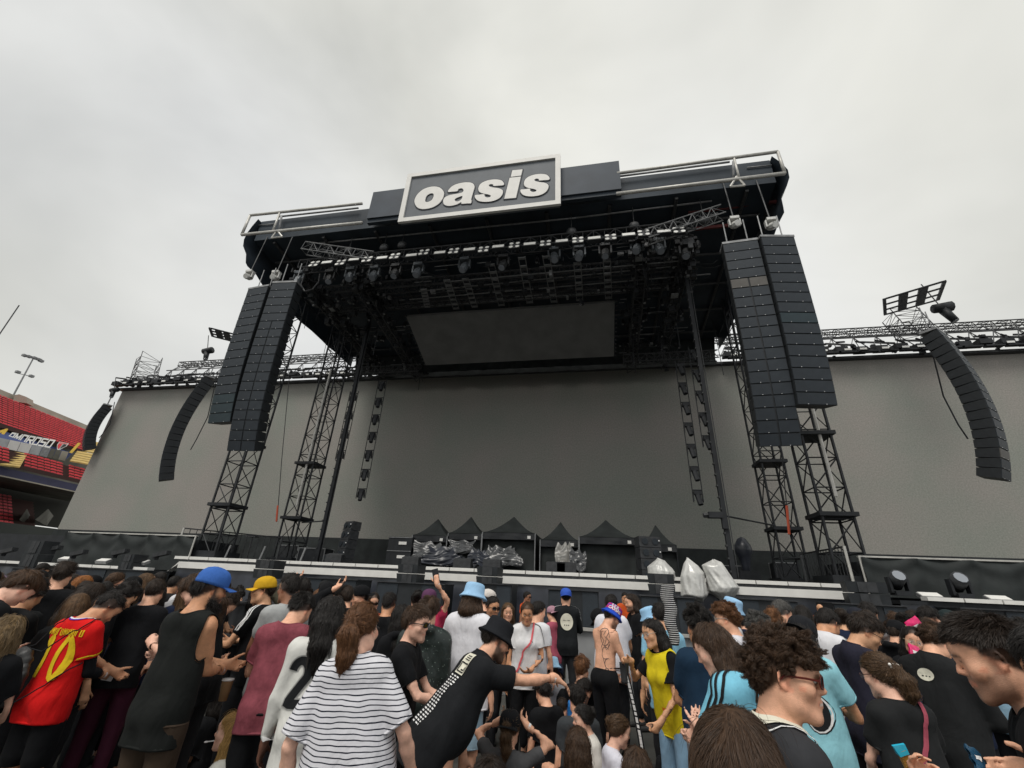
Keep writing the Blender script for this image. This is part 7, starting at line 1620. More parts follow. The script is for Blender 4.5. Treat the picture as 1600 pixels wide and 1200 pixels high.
# ---- left background
person('dark-haired man in front of the hi-vis steward', 108, 877, yaw=18, D=3.9, hair='mop', hc='dark', tc=BLK, hp=6, skin='light', lean=3)
person('woman with ginger hair facing right behind the dark-haired man', 139, 899, yaw=60, D=5.0, fem=True, hair='long', hc='ginger', hairlen=.16, tc=BLK, hp=10, skin='fair')
person('person in black cap beside the ginger woman', 152, 898, yaw=40, D=5.3, hat='cap', hatc=BLK, hair='short', tc=BLK, skin='tan')
person('man with short brown hair facing right behind the long-haired woman', 186, 894, yaw=60, D=5.3, hair='short', hc='brown', tc=BLK, skin='light', hp=4)
person('man seen in profile near the left end of the stage edge', 253, 893, yaw=-60, D=7.2, hair='short', hc='black', tc=BLK, skin='light', hp=-2)
person('person with black cropped hair below the hi-vis steward', 112, 915, yaw=15, D=4.2, hair='short', hc='black', tc=BLK, hp=14)
person('person with braided hair at the far left edge', 22, 908, yaw=10, D=4.8, hair='dread', hc='brown', hvol=.8, hairlen=.05, tc=(.03, .036, .042), hp=14, top='jacket')
person('person in purple and white cap at the far left edge', 4, 897, yaw=50, D=6.2, hat='cap', hatc=(.42, .30, .44), hair='short', tc=BLK)
person('person in dark jacket turned away at the left edge', -8, 918, yaw=30, D=3.4, hair='short', hc='black', top='jacket', tc=(.03, .034, .038), hp=14)
person('man raising his arm to his sunglasses behind the grey tee', 476, 902, yaw=-30, D=5.4, hair='short', hc='black', hp=2, glasses='sun', top='jacket', tc=(.07, .065, .045), L='headtouch', skin='light')
person('man in black beanie and black tee with white back print', 513, 911, yaw=2, D=5.0, hat='beanie', hatc=BLK, hair='short', tc=BLK, skin='olive')
person('woman with dark red hair left of the black beanie', 499, 920, yaw=-20, D=5.6, fem=True, hair='long', hc='chest', tc=BLK, hp=10)
person('man scratching his head behind the dreadlocks', 541, 914, yaw=-25, D=4.5, hair='short', hc='dark', tc=BLK, R_='down', L='headtouch', top='jacket', skin='light', hp=10)
person('man with cap turned left behind the dreadlocks', 563, 913, yaw=-110, D=5.2, hat='cap_back', hatc=BLK, hair='short', hc='black', tc=BLK, skin='light')
person('woman in dark sunglasses facing the camera above the ponytail', 586, 925, yaw=170, D=5.8, fem=True, hair='ponytail', hc='dark', glasses='sun', tc=(.6, .12, .06), skin='light')
person('dark-haired man with protruding ears seen from behind, right of the ponytail', 611, 926, yaw=18, D=4.6, hair='fade', hc='black', hp=10, tc=BLK, skin='tan')
person('woman with tied black hair left of the raised phone', 655, 921, yaw=10, D=5.4, fem=True, hair='bun', hc='black', tc=BLK, hp=8)
person('man with dark hair half hidden behind the big man in white', 905, 930, yaw=10, D=8.4, hair='short', hc='dark', tc=BLK) if False else None
# ---- sitting on the ground
p_blond = person('woman with long wavy blond hair sitting on the ground, white spoon in her mouth', 372, 1112, yaw=-70, D=2.5, fem=True, hair='long', hc='blond', hairlen=.28, skin='fair', pose='sit', hp=-6, tc=(.6, .6, .55), lean=2)
person('person with shaggy black hair crouching by the blond woman', 345, 1084, yaw=-30, D=3.5, hair='dread', hc='black', hairlen=.1, pose='sit', tc=BLK, smin=1.02, dz=.12)
p_capfix = person('sitting woman in grey tee fixing her black cap with both hands', 799, 1106, yaw=16, D=2.65, fem=True, hair='ponytail', hc='mid', hairlen=.3, hvol=1.2, hat='cap_back', hatc=BLK, pose='squat', tc=(.085, .086, .09), skin='light', L=dict(h=(.13, .06, 1.66), e=(1, .3, -.6), f=(-.6, .2, .7), curl=.6), R_=dict(h=(.15, .06, 1.66), e=(1, .3, -.6), f=(-.6, .2, .7), curl=.6), hp=6)
p_smile = person('smiling woman sitting with dark hair tied back, blue lettering on white tee', 909, 1100, yaw=-120, D=3.4, fem=True, hair='bun', hc='black', skin='fair', mouth=1, pose='sit', tc=(.62, .60, .56), hy=14, hp=0, lean=8)
person('person with smooth brown hair sitting in front of the smiling woman', 903, 1134, yaw=4, D=2.75, fem=True, hair='long', hc='brown', hairlen=.18, pose='sit', tc=BLK, hp=10)
p_bunw = person('woman with brown bun and white tee sitting in profile', 971, 1117, yaw=72, D=3.1, fem=True, hair='bun', hc='mid', skin='fair', pose='sit', tc=(.66, .66, .74), hp=10, lean=6)
person('dark-haired person in charcoal tee sitting behind the smiling woman', 901, 1070, yaw=-6, D=3.8, hair='mop', hc='black', pose='sit', tc=(.045, .05, .055), hp=16, girth=1.1)
person('person in patterned brown shirt sitting beside the charcoal tee', 880, 1090, yaw=20, D=4.1, hair='short', hc='dark', pose='sit', tc=(.22, .16, .14), hp=20)
person('person in bright blue jersey sitting behind the outstretched hand', 918, 1062, yaw=60, D=4.4, hair='mop', hc='black', pose='sit', tc=(.03, .22, .62), hp=24, R_='front')
person('person in navy cap sitting by the barrier', 871, 1034, yaw=30, D=4.9, hat='cap', hatc=(.02, .03, .06), hair='short', pose='sit', tc=BLK, hp=16)
person('person in light blue bucket hat sitting by the barrier', 861, 1026, yaw=-20, D=5.3, hat='bucket', hatc=(.34, .56, .75), hair='short', pose='sit', tc=(.3, .3, .32), hp=10)
person('person with reddish hair sitting under the track jacket', 910, 1024, yaw=15, D=5.2, fem=True, hair='curly', hc='chest', hvol=.7, pose='sit', tc=BLK, hp=12)
person('dark-haired person sitting at the bottom edge right of the white tee', 995, 1165, yaw=8, D=2.3, fem=True, hair='long', hc='brown', hairlen=.14, pose='sit', tc=BLK, hp=12)
person('dark-haired person sitting at the bottom edge under the capped woman', 772, 1182, yaw=30, D=2.15, hair='short', hc='dark', pose='sit', tc=BLK, hp=24, smin=1.0)
person('dark-haired person sitting in black between the striped woman and the capped woman', 700, 1150, yaw=40, D=3.1, hair='mop', hc='black', pose='sit', tc=BLK, hp=24)
person('person in black sitting left of the shirtless man', 846, 1060, yaw=-30, D=4.1, hair='curly', hc='black', hvol=.5, pose='sit', tc=BLK, hp=20)
person('person in black sitting below the yellow vest', 1040, 1130, yaw=-20, D=3.2, fem=True, hair='long', hc='black', hairlen=.2, pose='sit', tc=BLK, hp=16)
person('person in dark shirt standing low behind the white jersey', 1318, 985, yaw=50, D=3.9, hair='mop', hc='black', tc=BLK, hp=26) if False else None
# ---- the rest of the far crowd, each a person
fill_kinds = [('short', 'black'), ('short', 'dark'), ('mop', 'brown'), ('long', 'dark'), ('long', 'black'), ('curly', 'black'), ('fade', 'dark'), ('bun', 'dark'), ('long', 'mid'), ('short', 'brown')]
HN = dict(short='short', mop='tousled', long='long', curly='curly', fade='cropped', bun='tied-up'); CN = dict(black='black', dark='dark', brown='brown', mid='light brown')
TCN = [('black top', None), ('black top', None), ('black top', None), ('dark grey top', (.05, .052, .055)), ('white top', (.6, .6, .62)), ('navy top', (.015, .022, .05)), ('pale grey top', (.3, .3, .31)), ('pale blue top', (.25, .4, .52))]
rf = random.Random(3); placed = []
used_labels = set()
def filler(x, D, stat):
    hx = atD(x, 900, D); P = V3(hx[0], hx[1], stat); py = proj(P)[1]; side_ = 'far left' if x < 330 else ('left' if x < 700 else ('right' if x < 1330 else 'far right'))
    for _ in range(60):
        hr_, hc_ = rf.choice(fill_kinds); tn, tcol = rf.choice(TCN); cap = rf.random() < .16; tn, tcol = ('black top', None) if x < 260 and tcol and tcol[0] > .2 else (tn, tcol); top_ = rf.choice(['tee', 'tee', 'jacket', 'hoodie']); yw = rf.choice([0, 10, -15, 25, -30, 40, -60, 70]); tk = tn.replace('top', {'tee': 'tee', 'jacket': 'jacket', 'hoodie': 'hoodie'}[top_])
        dr = 'facing the stage' if abs(yw) < 26 else ('turned left' if yw < 0 else 'turned right')
        lab = 'far-off %s with %s %s hair and %s, %s, %s' % ('woman' if hr_ in ('long', 'bun') else 'person', HN[hr_], CN[hc_], tk, side_, dr) if not cap else 'far-off person in dark cap and %s, %s, %s' % (tk, side_, dr)
        if lab not in used_labels: break
    used_labels.add(lab)
    person(lab, x, py, D=D, raw=True, yaw=yw, fem=hr_ in ('long', 'bun'), hair=hr_, hc=hc_, skin=rf.choice(['light', 'light', 'tan', 'olive', 'fair', 'brown']), tc=tcol or blk(), hp=rf.uniform(0, 24), hat='cap' if cap else None, hatc=blk(), group='far-off people filling the crowd', top=top_, L=rf.choice(['down', 'front', 'low']), R_=rf.choice(['down', 'front', 'low']))
for D, step, x0, x1 in ((9.0, 30, -40, 560), (7.4, 36, -40, 470), (8.8, 32, 1130, 1660), (7.4, 38, 1180, 1650), (6.3, 56, 1470, 1660), (6.2, 60, -40, 330)):
    x = x0
    while x < x1:
        filler(x + rf.uniform(-9, 9), D + rf.uniform(-.5, .5), rf.uniform(1.55, 1.76)); x += step * rf.uniform(.8, 1.25)
# ================================================================== PRINTS, STRIPS AND HELD THINGS
PW, PB, PY_, PCREAM = cloth_mat((.72, .72, .72), key='print_white', noise=.03), cloth_mat((.015, .016, .018), key='print_black', noise=.05), cloth_mat((.72, .50, .02), key='print_yellow', noise=.05), cloth_mat((.68, .66, .55), key='print_cream', noise=.05)
PCORAL, PBLUE, PINK = cloth_mat((.68, .13, .15), key='coral', noise=.1), cloth_mat((.09, .22, .55), key='print_blue', noise=.05), mat('pink_wrapper', (.75, .02, .16), .25, noise=.2, nscale=30, spec=.6)
def back(q, x, z, y=-.1): return q.Tt((x, y, z)) * q.s
def bdir(q): return q.Tt.d((0, -1, 0)), q.Tt.d((0, 0, 1))
def ribbon_on(q, name, pts, w, m, off=.005, target=None, n=None, side=None, parent=None):
    o = target or q.shirt; bv = getattr(q, 'bv_' + o.name, None) or bvh_of(o); setattr(q, 'bv_' + o.name, bv)
    P = [np.asarray(pts[0], float)]
    for a, b in zip(pts[:-1], pts[1:]):
        k = max(1, int(np.linalg.norm(np.asarray(b) - a) / .02)); P += [np.asarray(a) + (np.asarray(b) - a) * (i + 1) / k for i in range(k)]
    S, N = [], []
    for p in P:
        h = bv.find_nearest(Vector(p)); c, nn = np.array(h[0]), np.array(h[1])
        if nn @ (p - c) < 0 and np.linalg.norm(p - c) > .004: nn = nn
        S.append(c); N.append(nn)
    S, N = np.array(S), np.array(N); N = (N + np.roll(N, 1, 0) + np.roll(N, -1, 0)); N[0] = N[1]; N[-1] = N[-2]; N /= np.linalg.norm(N, axis=1, keepdims=True)
    T_ = np.gradient(S, axis=0); T_ /= np.linalg.norm(T_, axis=1, keepdims=True) + 1e-9; B_ = np.cross(T_, N)
    b = MB(); b.sheet(np.stack([S + N * off - B_ * w / 2, S + N * (off + .0015), S + N * off + B_ * w / 2], 1)); return link(name, b.mesh(name), m, parent or o)
def shoulder_stripes(q, m, mt, w=.013, gap=.024, frac=.6, n=3):
    S, E = getattr(q, 'S%d' % (m + 1)), q.el[m]; s = q.s; up = q.Tt.d((0, 0, 1)); fw = q.Tt.d((0, 1, 0)); ou = q.Tt.d((m, 0, 0))
    ax = (E - S) / np.linalg.norm(E - S); outer = ou - ax * (ou @ ax); outer /= np.linalg.norm(outer); lat = np.cross(ax, outer)
    for k in range(n):
        o = (k - (n - 1) / 2) * gap * s; pts = [q.Tt((m * .085, -.015, 1.53)) * s + fw * o, S + up * .10 * s + fw * o, S + outer * .10 * s + ax * .04 * s + lat * o * np.sign(lat @ fw or 1), S + (E - S) * frac + outer * .10 * s + lat * o * np.sign(lat @ fw or 1)]
        ribbon_on(q, 'stripe', pts, w * s, mt)
# red jersey
q = p_red; nb, ub = bdir(q)
P, F = uv_strokes(digits('10', .13, .26, .25), .042, .012); stick(q, 'number', P, F, back(q, .01, 1.22), nb, ub, PY_, off=.006)
gl = np.random.default_rng(9)
for i in range(11):
    x = -.15 + i * .03; P, F = uv_strokes([[(x - .009, -.022), (x - .007, .022), (x + .009, -.02 if i % 3 else .022), (x + .009, .022)] if i % 2 else [(x - .008, .02), (x - .008, -.022), (x + .008, -.022 if i % 3 else .0), (x + .008, .02)]], .0085, .01); stick(q, 'name_letter', P, F, back(q, 0, 1.395), nb, ub, PY_, off=.006)
for zz, mt in ((.0, PW), (-.011, cloth_mat((.12, .04, .4), key='purple', noise=.05))):
    ribbon_on(q, 'collar_trim', [q.Tt((.078 * math.sin(a), -.02 + .085 * math.cos(a) - .0, 1.497 + zz + (-.012 if math.cos(a) > 0 else 0))) * q.s for a in np.linspace(R(70), R(290), 12)], .013 * q.s, mt, off=.006)
for m in (-1, 1):
    S, E = getattr(q, 'S%d' % (m + 1)), q.el[m]; d_, u_, v_, L_ = frame_of(S, E)
    ribbon_on(q, 'sleeve_trim', [S + (E - S) * .59 + (u_ * math.cos(a) + v_ * math.sin(a)) * .09 * q.s for a in np.linspace(0, 6.28, 16)], .012 * q.s, PY_, off=.004)
v, f = surfnet(grid_eval([RC(q.S2 + (q.el[1] - q.S2) * .5, q.el[1], .047 * q.s, .043 * q.s, .01), RC(q.el[1], q.el[1] * .45 + q.wr[1] * .55, .043 * q.s, .038 * q.s, .01)], np.minimum(q.S2, np.minimum(q.el[1], q.wr[1])) - .08, np.maximum(q.S2, np.maximum(q.el[1], q.wr[1])) + .08, .009)[0], np.minimum(q.S2, np.minimum(q.el[1], q.wr[1])) - .08, .009)
link('arm_sleeve', fastmesh('arm_sleeve', v, f, True), cloth_mat(BLK), q.root)
def world_thing(q, name, label, cat, P): t = thing(name, label, cat, tuple(P)); return t
def slab(t, name, c, Rm, size, m, parent=None, bev=0):
    b = MB(); b.box(c, size, Rm); return b.build(name, m, parent or t)
def phone_at(q, m, label, tilt=(0, 0, 1), size=(.074, .010, .152), mt=None, push=.10):
    W = q.world(q.wr[m] + q.hf[m] * push * q.s); f = q.Rw @ q.hf[m]; f = f / np.linalg.norm(f); tc_ = EYE - W; tc_ /= np.linalg.norm(tc_)
    y = f; x = np.cross(y, tc_); x /= np.linalg.norm(x); z = np.cross(x, y); Rm = np.stack([x, z, y], 1)
    t = thing('phone', label, 'phone', tuple(W)); b = MB(); b.box(W, size, Rm); o = b.build('body', mt or M['black'], t); b = MB(); b.box(W + z * .0057 * (1 if z @ tc_ < 0 else -1) * 1, (size[0] * .92, .001, size[2] * .94), Rm); b.build('screen', mat('phone_glass', (.02, .022, .03), .06, spec=.8), o)
    b = MB(); b.tube(W + z * .006 - x * .02 + y * .06, W + z * .008 - x * .02 + y * .06, .007, 8); b.build('camera_lens', M['spkbody'], o); return t
phone_at(p_red, 1, 'pale phone in the hand of the man in the red jersey', mt=M['silver'])
phone_at(p_phoneup, 1, 'black phone held up above the crowd')
phone_at(p_lookdown, 1, 'dark phone held low by the brown-haired man at the left')
# black drawstring bag on the red jersey
q = p_red; t = thing('drawstring_bag', 'black drawstring bag hanging on the back of the red jersey', 'bag', tuple(q.loc))
c0 = q.Tt((-.16, -.22, 1.06)) * q.s
G, ax_ = grid_eval([EL(c0, np.array((.13, .055, .19)) * q.s, .02, q.Tt.R), EL(c0 + q.Tt.d((0, 0, .17)) * q.s, np.array((.05, .03, .05)) * q.s, .08, q.Tt.R)], c0 - .32, c0 + .32, .016); Pg = gpts(ax_); G = G + (.004 * np.sin(Pg[:, 0] * 60 + 9 * np.sin(Pg[:, 2] * 14)) + .003 * np.sin(Pg[:, 2] * 70 + Pg[:, 1] * 40)).reshape(G.shape)
v, f = surfnet(G, c0 - .32, .016); o = link('bag_body', fastmesh('bag_body', (v @ q.Rw.T) + 0, f, True), cloth_mat((.02, .021, .022), rough=.5, kind='plain', key='nylon_black'), t)
top_ = c0 + q.Tt.d((0, 0, .22)) * q.s
for pts in ([top_, q.Tt((-.12, -.2, 1.30)) * q.s, q.Tt((-.10, -.12, 1.47)) * q.s, q.Tt((-.11, .02, 1.5)) * q.s], [top_, q.Tt((-.02, -.2, 1.26)) * q.s, q.Tt((.12, -.15, 1.41)) * q.s, q.Tt((.17, .0, 1.47)) * q.s], [c0 + q.Tt.d((.08, 0, -.16)) * q.s, q.Tt((.02, -.18, .98)) * q.s, q.Tt((.17, -.08, 1.15)) * q.s, q.Tt((.2, 0, 1.2)) * q.s]):
    S = []
    bv = bvh_of(q.shirt)
    for a, b_ in zip(pts[:-1], pts[1:]):
        for k in range(8):
            p = a + (b_ - a) * k / 8; h = bv.find_nearest(Vector(p)); c, nn = np.array(h[0]), np.array(h[1]); S.append(q.Rw @ (c + nn * .012 if (p - c) @ nn < .03 else p))
    b = MB(); b.path(S, .0045, 5); link('cord', b.mesh('cord'), PB, t)
# white two
q = p_two; nb, ub = bdir(q); P, F = uv_strokes(digits('2', .15, .24), .05, .012); stick(q, 'number', P, F, back(q, -.085, 1.22), nb, ub, PB, off=.007)
P, F = uv_strokes(digits('2', .15, .24), .066, .012); stick(q, 'number_edge', P, F, back(q, -.085, 1.22), nb, ub, cloth_mat((.3, .3, .29), key='edge_grey'), off=.0045)
for m in (-1, 1): ribbon_on(q, 'cuff', [q.el[m] + (q.wr[m] - q.el[m]) * .9 + (np.array((math.cos(a), math.sin(a), 0))) * .06 * q.s for a in np.linspace(0, 6.28, 12)], .03 * q.s, PW, off=.004)
# jersey 25
q = p_25; nb, ub = bdir(q); P, F = uv_strokes(digits('25', .13, .23, .2), .046, .012); stick(q, 'number', P, F, back(q, .03, 1.20), nb, ub, PB, off=.008); P, F = uv_strokes(digits('25', .13, .23, .2), .066, .012); stick(q, 'number_edge', P, F, back(q, .03, 1.20), nb, ub, PW, off=.0055)
P, F = uv_strokes(digits('25', .13, .23, .2), .078, .012); stick(q, 'number_outline', P, F, back(q, .03, 1.20), nb, ub, PB, off=.0035)
# print down the back of the leaning man
q = p_lean; nb, ub = bdir(q)
P, F = uv_grid(-.055, .055, -.075, .075, 8, 10); stick(q, 'print_plate', P, F, back(q, .02, 1.375), nb, ub, PCREAM, off=.006)
P, F = uv_strokes([[(-.042, -.06), (.042, -.06), (.042, .0), (-.042, .0), (-.042, -.06)], [(-.01, -.045), (.02, -.045), (.02, -.02)]], .009, .01); stick(q, 'plate_mark', P, F, back(q, .02, 1.375), nb, ub, PB, off=.009)
for k in range(3): P, F = uv_strokes([[(-.03, .025 + k * .014), (.03, .025 + k * .014)]], .006, .01); stick(q, 'plate_mark', P, F, back(q, .02, 1.375), nb, ub, PB, off=.009)
for i in range(19):
    for k in range(3):
        x0 = -.062 + k * .043; L_ = .034 - .012 * gl.random(); z = -.094 - i * .0185; P, F = uv_strokes([[(x0, z), (x0 + L_, z - .002)]], .0088, .012); stick(q, 'print_bar', P, F, back(q, .01, 1.375), nb, ub, PW, off=.006)
# cream disc and shoulder stripes of the track jacket
q = p_circle; nb, ub = bdir(q); n_ = 28; P = [(0, 0)] + [(.105 * math.cos(6.2832 * i / n_), .125 * math.sin(6.2832 * i / n_)) for i in range(n_)]; F = [(0, 1 + i, 1 + (i + 1) % n_) for i in range(n_)]
stick(q, 'back_disc', P, F, back(q, 0, 1.27), nb, ub, PCREAM, off=.012)
for z, xs in ((.02, (-.05, -.03, -.01, .02, .04)), (-.05, (-.035, 0, .03))):
    for x in xs: P, F = uv_strokes([[(x - .008, z), (x + .008, z)]], .008 if z > 0 else .016, .01); stick(q, 'disc_mark', P, F, back(q, 0, 1.27), nb, ub, PB, off=.015)
for m in (-1, 1): shoulder_stripes(q, m, PW, w=.03, n=1, frac=.45)
# tattoo on the bare back
q = p_bare; nb, ub = bdir(q); TAT = mat('tattoo_ink', (.10, .075, .07), .6)
for poly in ([(.0, .16), (-.03, .1), (.02, .06), (-.03, .0), (.0, -.05)], [(.05, .17), (.02, .12), (.06, .08), (.03, .02), (.06, -.03)], [(.09, .15), (.06, .1), (.1, .05), (.07, -.02)], arc(.03, .1, .07, .09, 0, 330), arc(.04, -.06, .05, .06, 40, 300), arc(.08, -.16, .035, .05, 0, 340), arc(.10, -.25, .03, .04, 0, 340), [(.02, -.12), (.06, -.2), (.05, -.3)]):
    P, F = uv_strokes([poly], .007, .012); stick(q, 'tattoo', P, F, back(q, .03, 1.27), nb, ub, TAT, target=q.body, off=.002, parent=q.body)
# lettering wrapped round the hat
hat = q.hat; HR = q.Hd.R @ rx(R(-4)); hc_ = q.Hd((0, -.012, .006)) * q.s; v_cam = q.Rw.T @ (EYE - q.world(hc_)); lc = HR.T @ v_cam; a0 = math.atan2(lc[1] / 1.0, lc[0] / .88)
def hatmap(u, z, off=.0035): r_ = .109 - (z - .052) * .15 + off; a = a0 + u / .105; return hc_ + (HR @ np.array((r_ * .88 * math.cos(a), r_ * math.sin(a), z))) * q.s
rows = [[hatmap(u, z, .002) for z in np.linspace(.056, .128, 6)] for u in np.linspace(-.15, .15, 24)]; b = MB(); b.sheet(rows); link('hat_band', b.mesh('hat_band'), cloth_mat((.42, .03, .16), key='hat_pink', noise=.05), hat)
for wd, z0, sz in (('S.E.R.', .109, .050), ('CAXIAS', .073, .050)):
    P, F = text_uv(wd, sz, 1); b = MB(); b.add([hatmap(x, z0 + y) for x, y in P], F); link('lettering', b.mesh('lettering'), PW, hat)
# stripes
for m in (-1, 1): shoulder_stripes(p_adi, m, PB, w=.010, gap=.022); shoulder_stripes(p_mustard, m, PW, w=.011, gap=.024)
shoulder_stripes(p_arg, 1, PB, w=.016, gap=.034, frac=.62); shoulder_stripes(p_arg, -1, PB, w=.016, gap=.034, frac=.62)
for m in (-1, 1): shoulder_stripes(p_whitetrim, m, PB, w=.006, gap=.014, n=2)
q = p_adi; fb, ub = q.Tt.d((0, 1, 0)), q.Tt.d((0, 0, 1))
ribbon_on(q, 'bag_strap', [q.Tt((-.10, -.02, 1.52)) * q.s, q.Tt((-.07, .16, 1.36)) * q.s, q.Tt((.03, .2, 1.18)) * q.s, q.Tt((.13, .18, .98)) * q.s], .022 * q.s, PCORAL, off=.012)
P, F = uv_strokes([[(-.008, 0), (.0, .016), (.01, 0)]], .006, .01); stick(q, 'chest_mark', P, F, q.Tt((-.07, .12, 1.30)) * q.s, fb, ub, PB)
q = p_pony; ribbon_on(q, 'bag_strap', [q.Tt((.11, -.02, 1.50)) * q.s, q.Tt((.07, -.16, 1.36)) * q.s, q.Tt((-.04, -.2, 1.16)) * q.s, q.Tt((-.15, -.18, .95)) * q.s], .026 * q.s, cloth_mat((.32, .07, .10), key='strap_pink'), off=.010)
hc2 = q.Hd((0, -.112, .042)) * q.s
for i in range(9):
    p = hc2 + q.Hd.d((-.038 + .0095 * i, -.012 + .006 * math.sin(i * 2.3), .012 * math.cos(i * 1.7))) * q.s; b = MB(); b.lathe([(.0001, -.009), (.0065, -.006), (.009, 0), (.0065, .006), (.0001, .009)], p, 8); link('pearl', b.mesh('pearl', np.zeros(3), True), mat('pearl', (.75, .72, .68), .25, spec=.6), q.hair)
q = p_patch; nb, ub = bdir(q); P = [(0, 0)] + [(.05 * math.cos(6.2832 * i / 20), .04 * math.sin(6.2832 * i / 20)) for i in range(20)]; F = [(0, 1 + i, 1 + (i + 1) % 20) for i in range(20)]; stick(q, 'round_patch', P, F, back(q, -.02, 1.36), nb, ub, PCREAM, off=.006)
for x in (-.02, 0, .02): P2, F2 = uv_strokes([[(x - .004, -.01), (x + .006, -.01)]], .008, .01); stick(q, 'patch_mark', P2, F2, back(q, -.02, 1.36), nb, ub, PB, off=.009)
q = p_smile; nb, ub = bdir(q)
for i in range(9):
    x = -.11
    while x < .10:
        L_ = gl.uniform(.02, .06); P, F = uv_strokes([[(x, -.02 * i), (x + L_, -.02 * i)]], .011 if i > 1 else .005, .012); stick(q, 'printed_line', P, F, back(q, 0, 1.34), nb, ub, PBLUE, off=.006); x += L_ + .012
# cream collar of the curly young man
q = p_curly
for zz, w_, mt in ((.004, .034, PCREAM), (-.026, .005, PB), (-.034, .006, PW)):
    ribbon_on(q, 'collar', [q.Tt(((.082 - zz * .9) * math.sin(a), -.022 + (.086 - zz * .9) * math.cos(a), 1.502 + zz - (.02 if math.cos(a) > .3 else 0))) * q.s for a in np.linspace(R(35), R(325), 26)], w_ * q.s, mt, off=.006 if w_ > .01 else .007)
# wristbands
def wristband(q, m, mt=None, w=.016):
    a, b_ = q.el[m], q.wr[m]; d_ = (b_ - a) / np.linalg.norm(b_ - a); c = b_ - d_ * .012; b = MB(); b.tube(c - d_ * w / 2, c + d_ * w / 2, .0305 * q.s, 14, cap=False); return link('wristband', b.mesh('wristband', np.zeros(3), True), mt or PW, q.root)
for q_, m in ((p_tank, 1), (p_lean, 1), (p_phoneup, 1), (p_capfix, 1), (p_red, 1)): wristband(q_, m)
# black cup with white lettering held by the woman in the vest
def lathe_thing(name, label, cat, P, prof, m, part, Rm=None, n=14):
    t = thing(name, label, cat, tuple(P)); b = MB(); b.lathe(prof, P, n, M3=Rm); b.build(part, m, t, True); return t
q = p_vest; Wc = q.world(q.wr[1] + q.hf[1] * .10 * q.s) + np.array((0, 0, -.10))
t = lathe_thing('printed_cup', 'black plastic cup with white lettering held out by the woman in yellow vest', 'cup', Wc, [(.030, -.08), (.033, -.06), (.042, .075), (.044, .08), (.041, .08), (.03, -.07)], M['blacklt'], 'cup_body')
va = math.atan2(*(EYE - Wc)[[1, 0]])
for i in range(9):
    P, F = uv_strokes([[(-.008, -.0045), (-.006, .0045), (.009, .003 if i % 2 else -.004)]] if i % 3 else [[(-.008, 0), (.009, .001)]], .0035, .006); b = MB(); b.add([Wc + np.array((.041 * math.cos(va + y / .038), .041 * math.sin(va + y / .038), -x * 0 + .055 - i * .0125 + y * .9)) for y, x in [(p[0], p[1]) for p in P]], F); b.build('letter_mark', PW, t)
# stack of cups
A, B = atD(1053, 1008, 5.0), atD(1042, 916, 5.0); A2 = A + (B - A) * 0; t = thing('cup_stack', 'tall wobbly stack of black and white plastic cups behind the yellow vest', 'cups', tuple(A)); nc_ = 28
for i in range(nc_):
    c = A + (B - A) * i / nc_ + np.array((.012 * math.sin(i * .5), 0, 0)); b = MB(); r_ = .048 + .014 * i / nc_; b.lathe([(r_ * .93, 0), (r_, .012), (r_ * 1.04, .020), (r_ * .98, .024)], c, 12); o = b.build('cup', M['blacklt'], t, True)
    b = MB(); b.lathe([(r_ * 1.045, .017), (r_ * 1.055, .0195), (r_ * 1.045, .022)], c, 12); b.build('rim', PW, o, True)
# lettered strap hanging by the shirtless man
pts = [atD(x, y, 4.7) for x, y in ((976, 1045), (984, 1075), (992, 1110), (1000, 1150), (1004, 1175))]; t = thing('lettered_strap', 'black strap with white blocks of lettering hanging beside the shirtless man', 'strap', tuple(pts[0])); wv = np.array((.022, -.012, 0)); wv2 = wv / .025 * .011
rows = [[p - wv, p + wv] for p in pts]; b = MB(); b.sheet(rows); b.sheet([[p + (0, .004, 0) for p in r_] for r_ in rows][::-1]); b.build('webbing', PB, t)
for i in range(16):
    u = (i + .5) / 16 * (len(pts) - 1); k = int(u); p = pts[k] + (pts[k + 1] - pts[k]) * (u - k) - np.array((.0, .004, 0)); d_ = (pts[k + 1] - pts[k]); d_ /= np.linalg.norm(d_); L_ = .012 + .008 * (i % 2); b = MB(); b.quad(p - wv2 - d_ * L_, p + wv2 - d_ * L_, p + wv2 + d_ * L_, p - wv2 + d_ * L_); b.build('letter_block', PW, t)
# pink packets
def packet(label, W, size, m, rot, name='snack_packet', cat='packet', marks=True):
    Rm = np.array(Matrix.Rotation(rot[2], 3, 'Z') @ Matrix.Rotation(rot[0], 3, 'X') @ Matrix.Rotation(rot[1], 3, 'Y')); t = thing(name, label, cat, tuple(W)); g_ = np.random.default_rng(int(abs(W[0] * 1000))); nu, nv = 10, 12; rows, rows2 = [], []
    for i in range(nu + 1):
        r1, r2 = [], []
        for j in range(nv + 1):
            u, v_ = i / nu * 2 - 1, j / nv * 2 - 1; th_ = size[1] * (1 - abs(v_) ** 3) * (1 - u * u * .6) + .0015; w_ = .003 * math.sin(9 * v_ + 5 * u); r1.append(np.asarray(W) + Rm @ np.array((u * size[0], -th_ + w_, v_ * size[2]))); r2.append(np.asarray(W) + Rm @ np.array((u * size[0], th_ + w_, v_ * size[2])))
        rows.append(r1); rows2.append(r2)
    b = MB(); b.sheet(rows); b.sheet(rows2[::-1]); o = b.build('wrapper', m, t, True)
    if marks: b = MB(); b.sheet([[p + Rm @ np.array((0, -.002, 0)) for p in r_[6:9]] for r_ in rows[2:8]]); b.build('wrapper_band', PW if m is not M['white'] else PBLUE, o)
    return t
q = p_pink; packet('bright pink snack packet held by the woman in round glasses', q.world(q.wr[-1] + q.hf[-1] * .12 * q.s) + np.array((.02, -.03, .01)), (.05, .012, .075), PINK, (R(-10), R(20), R(20)))
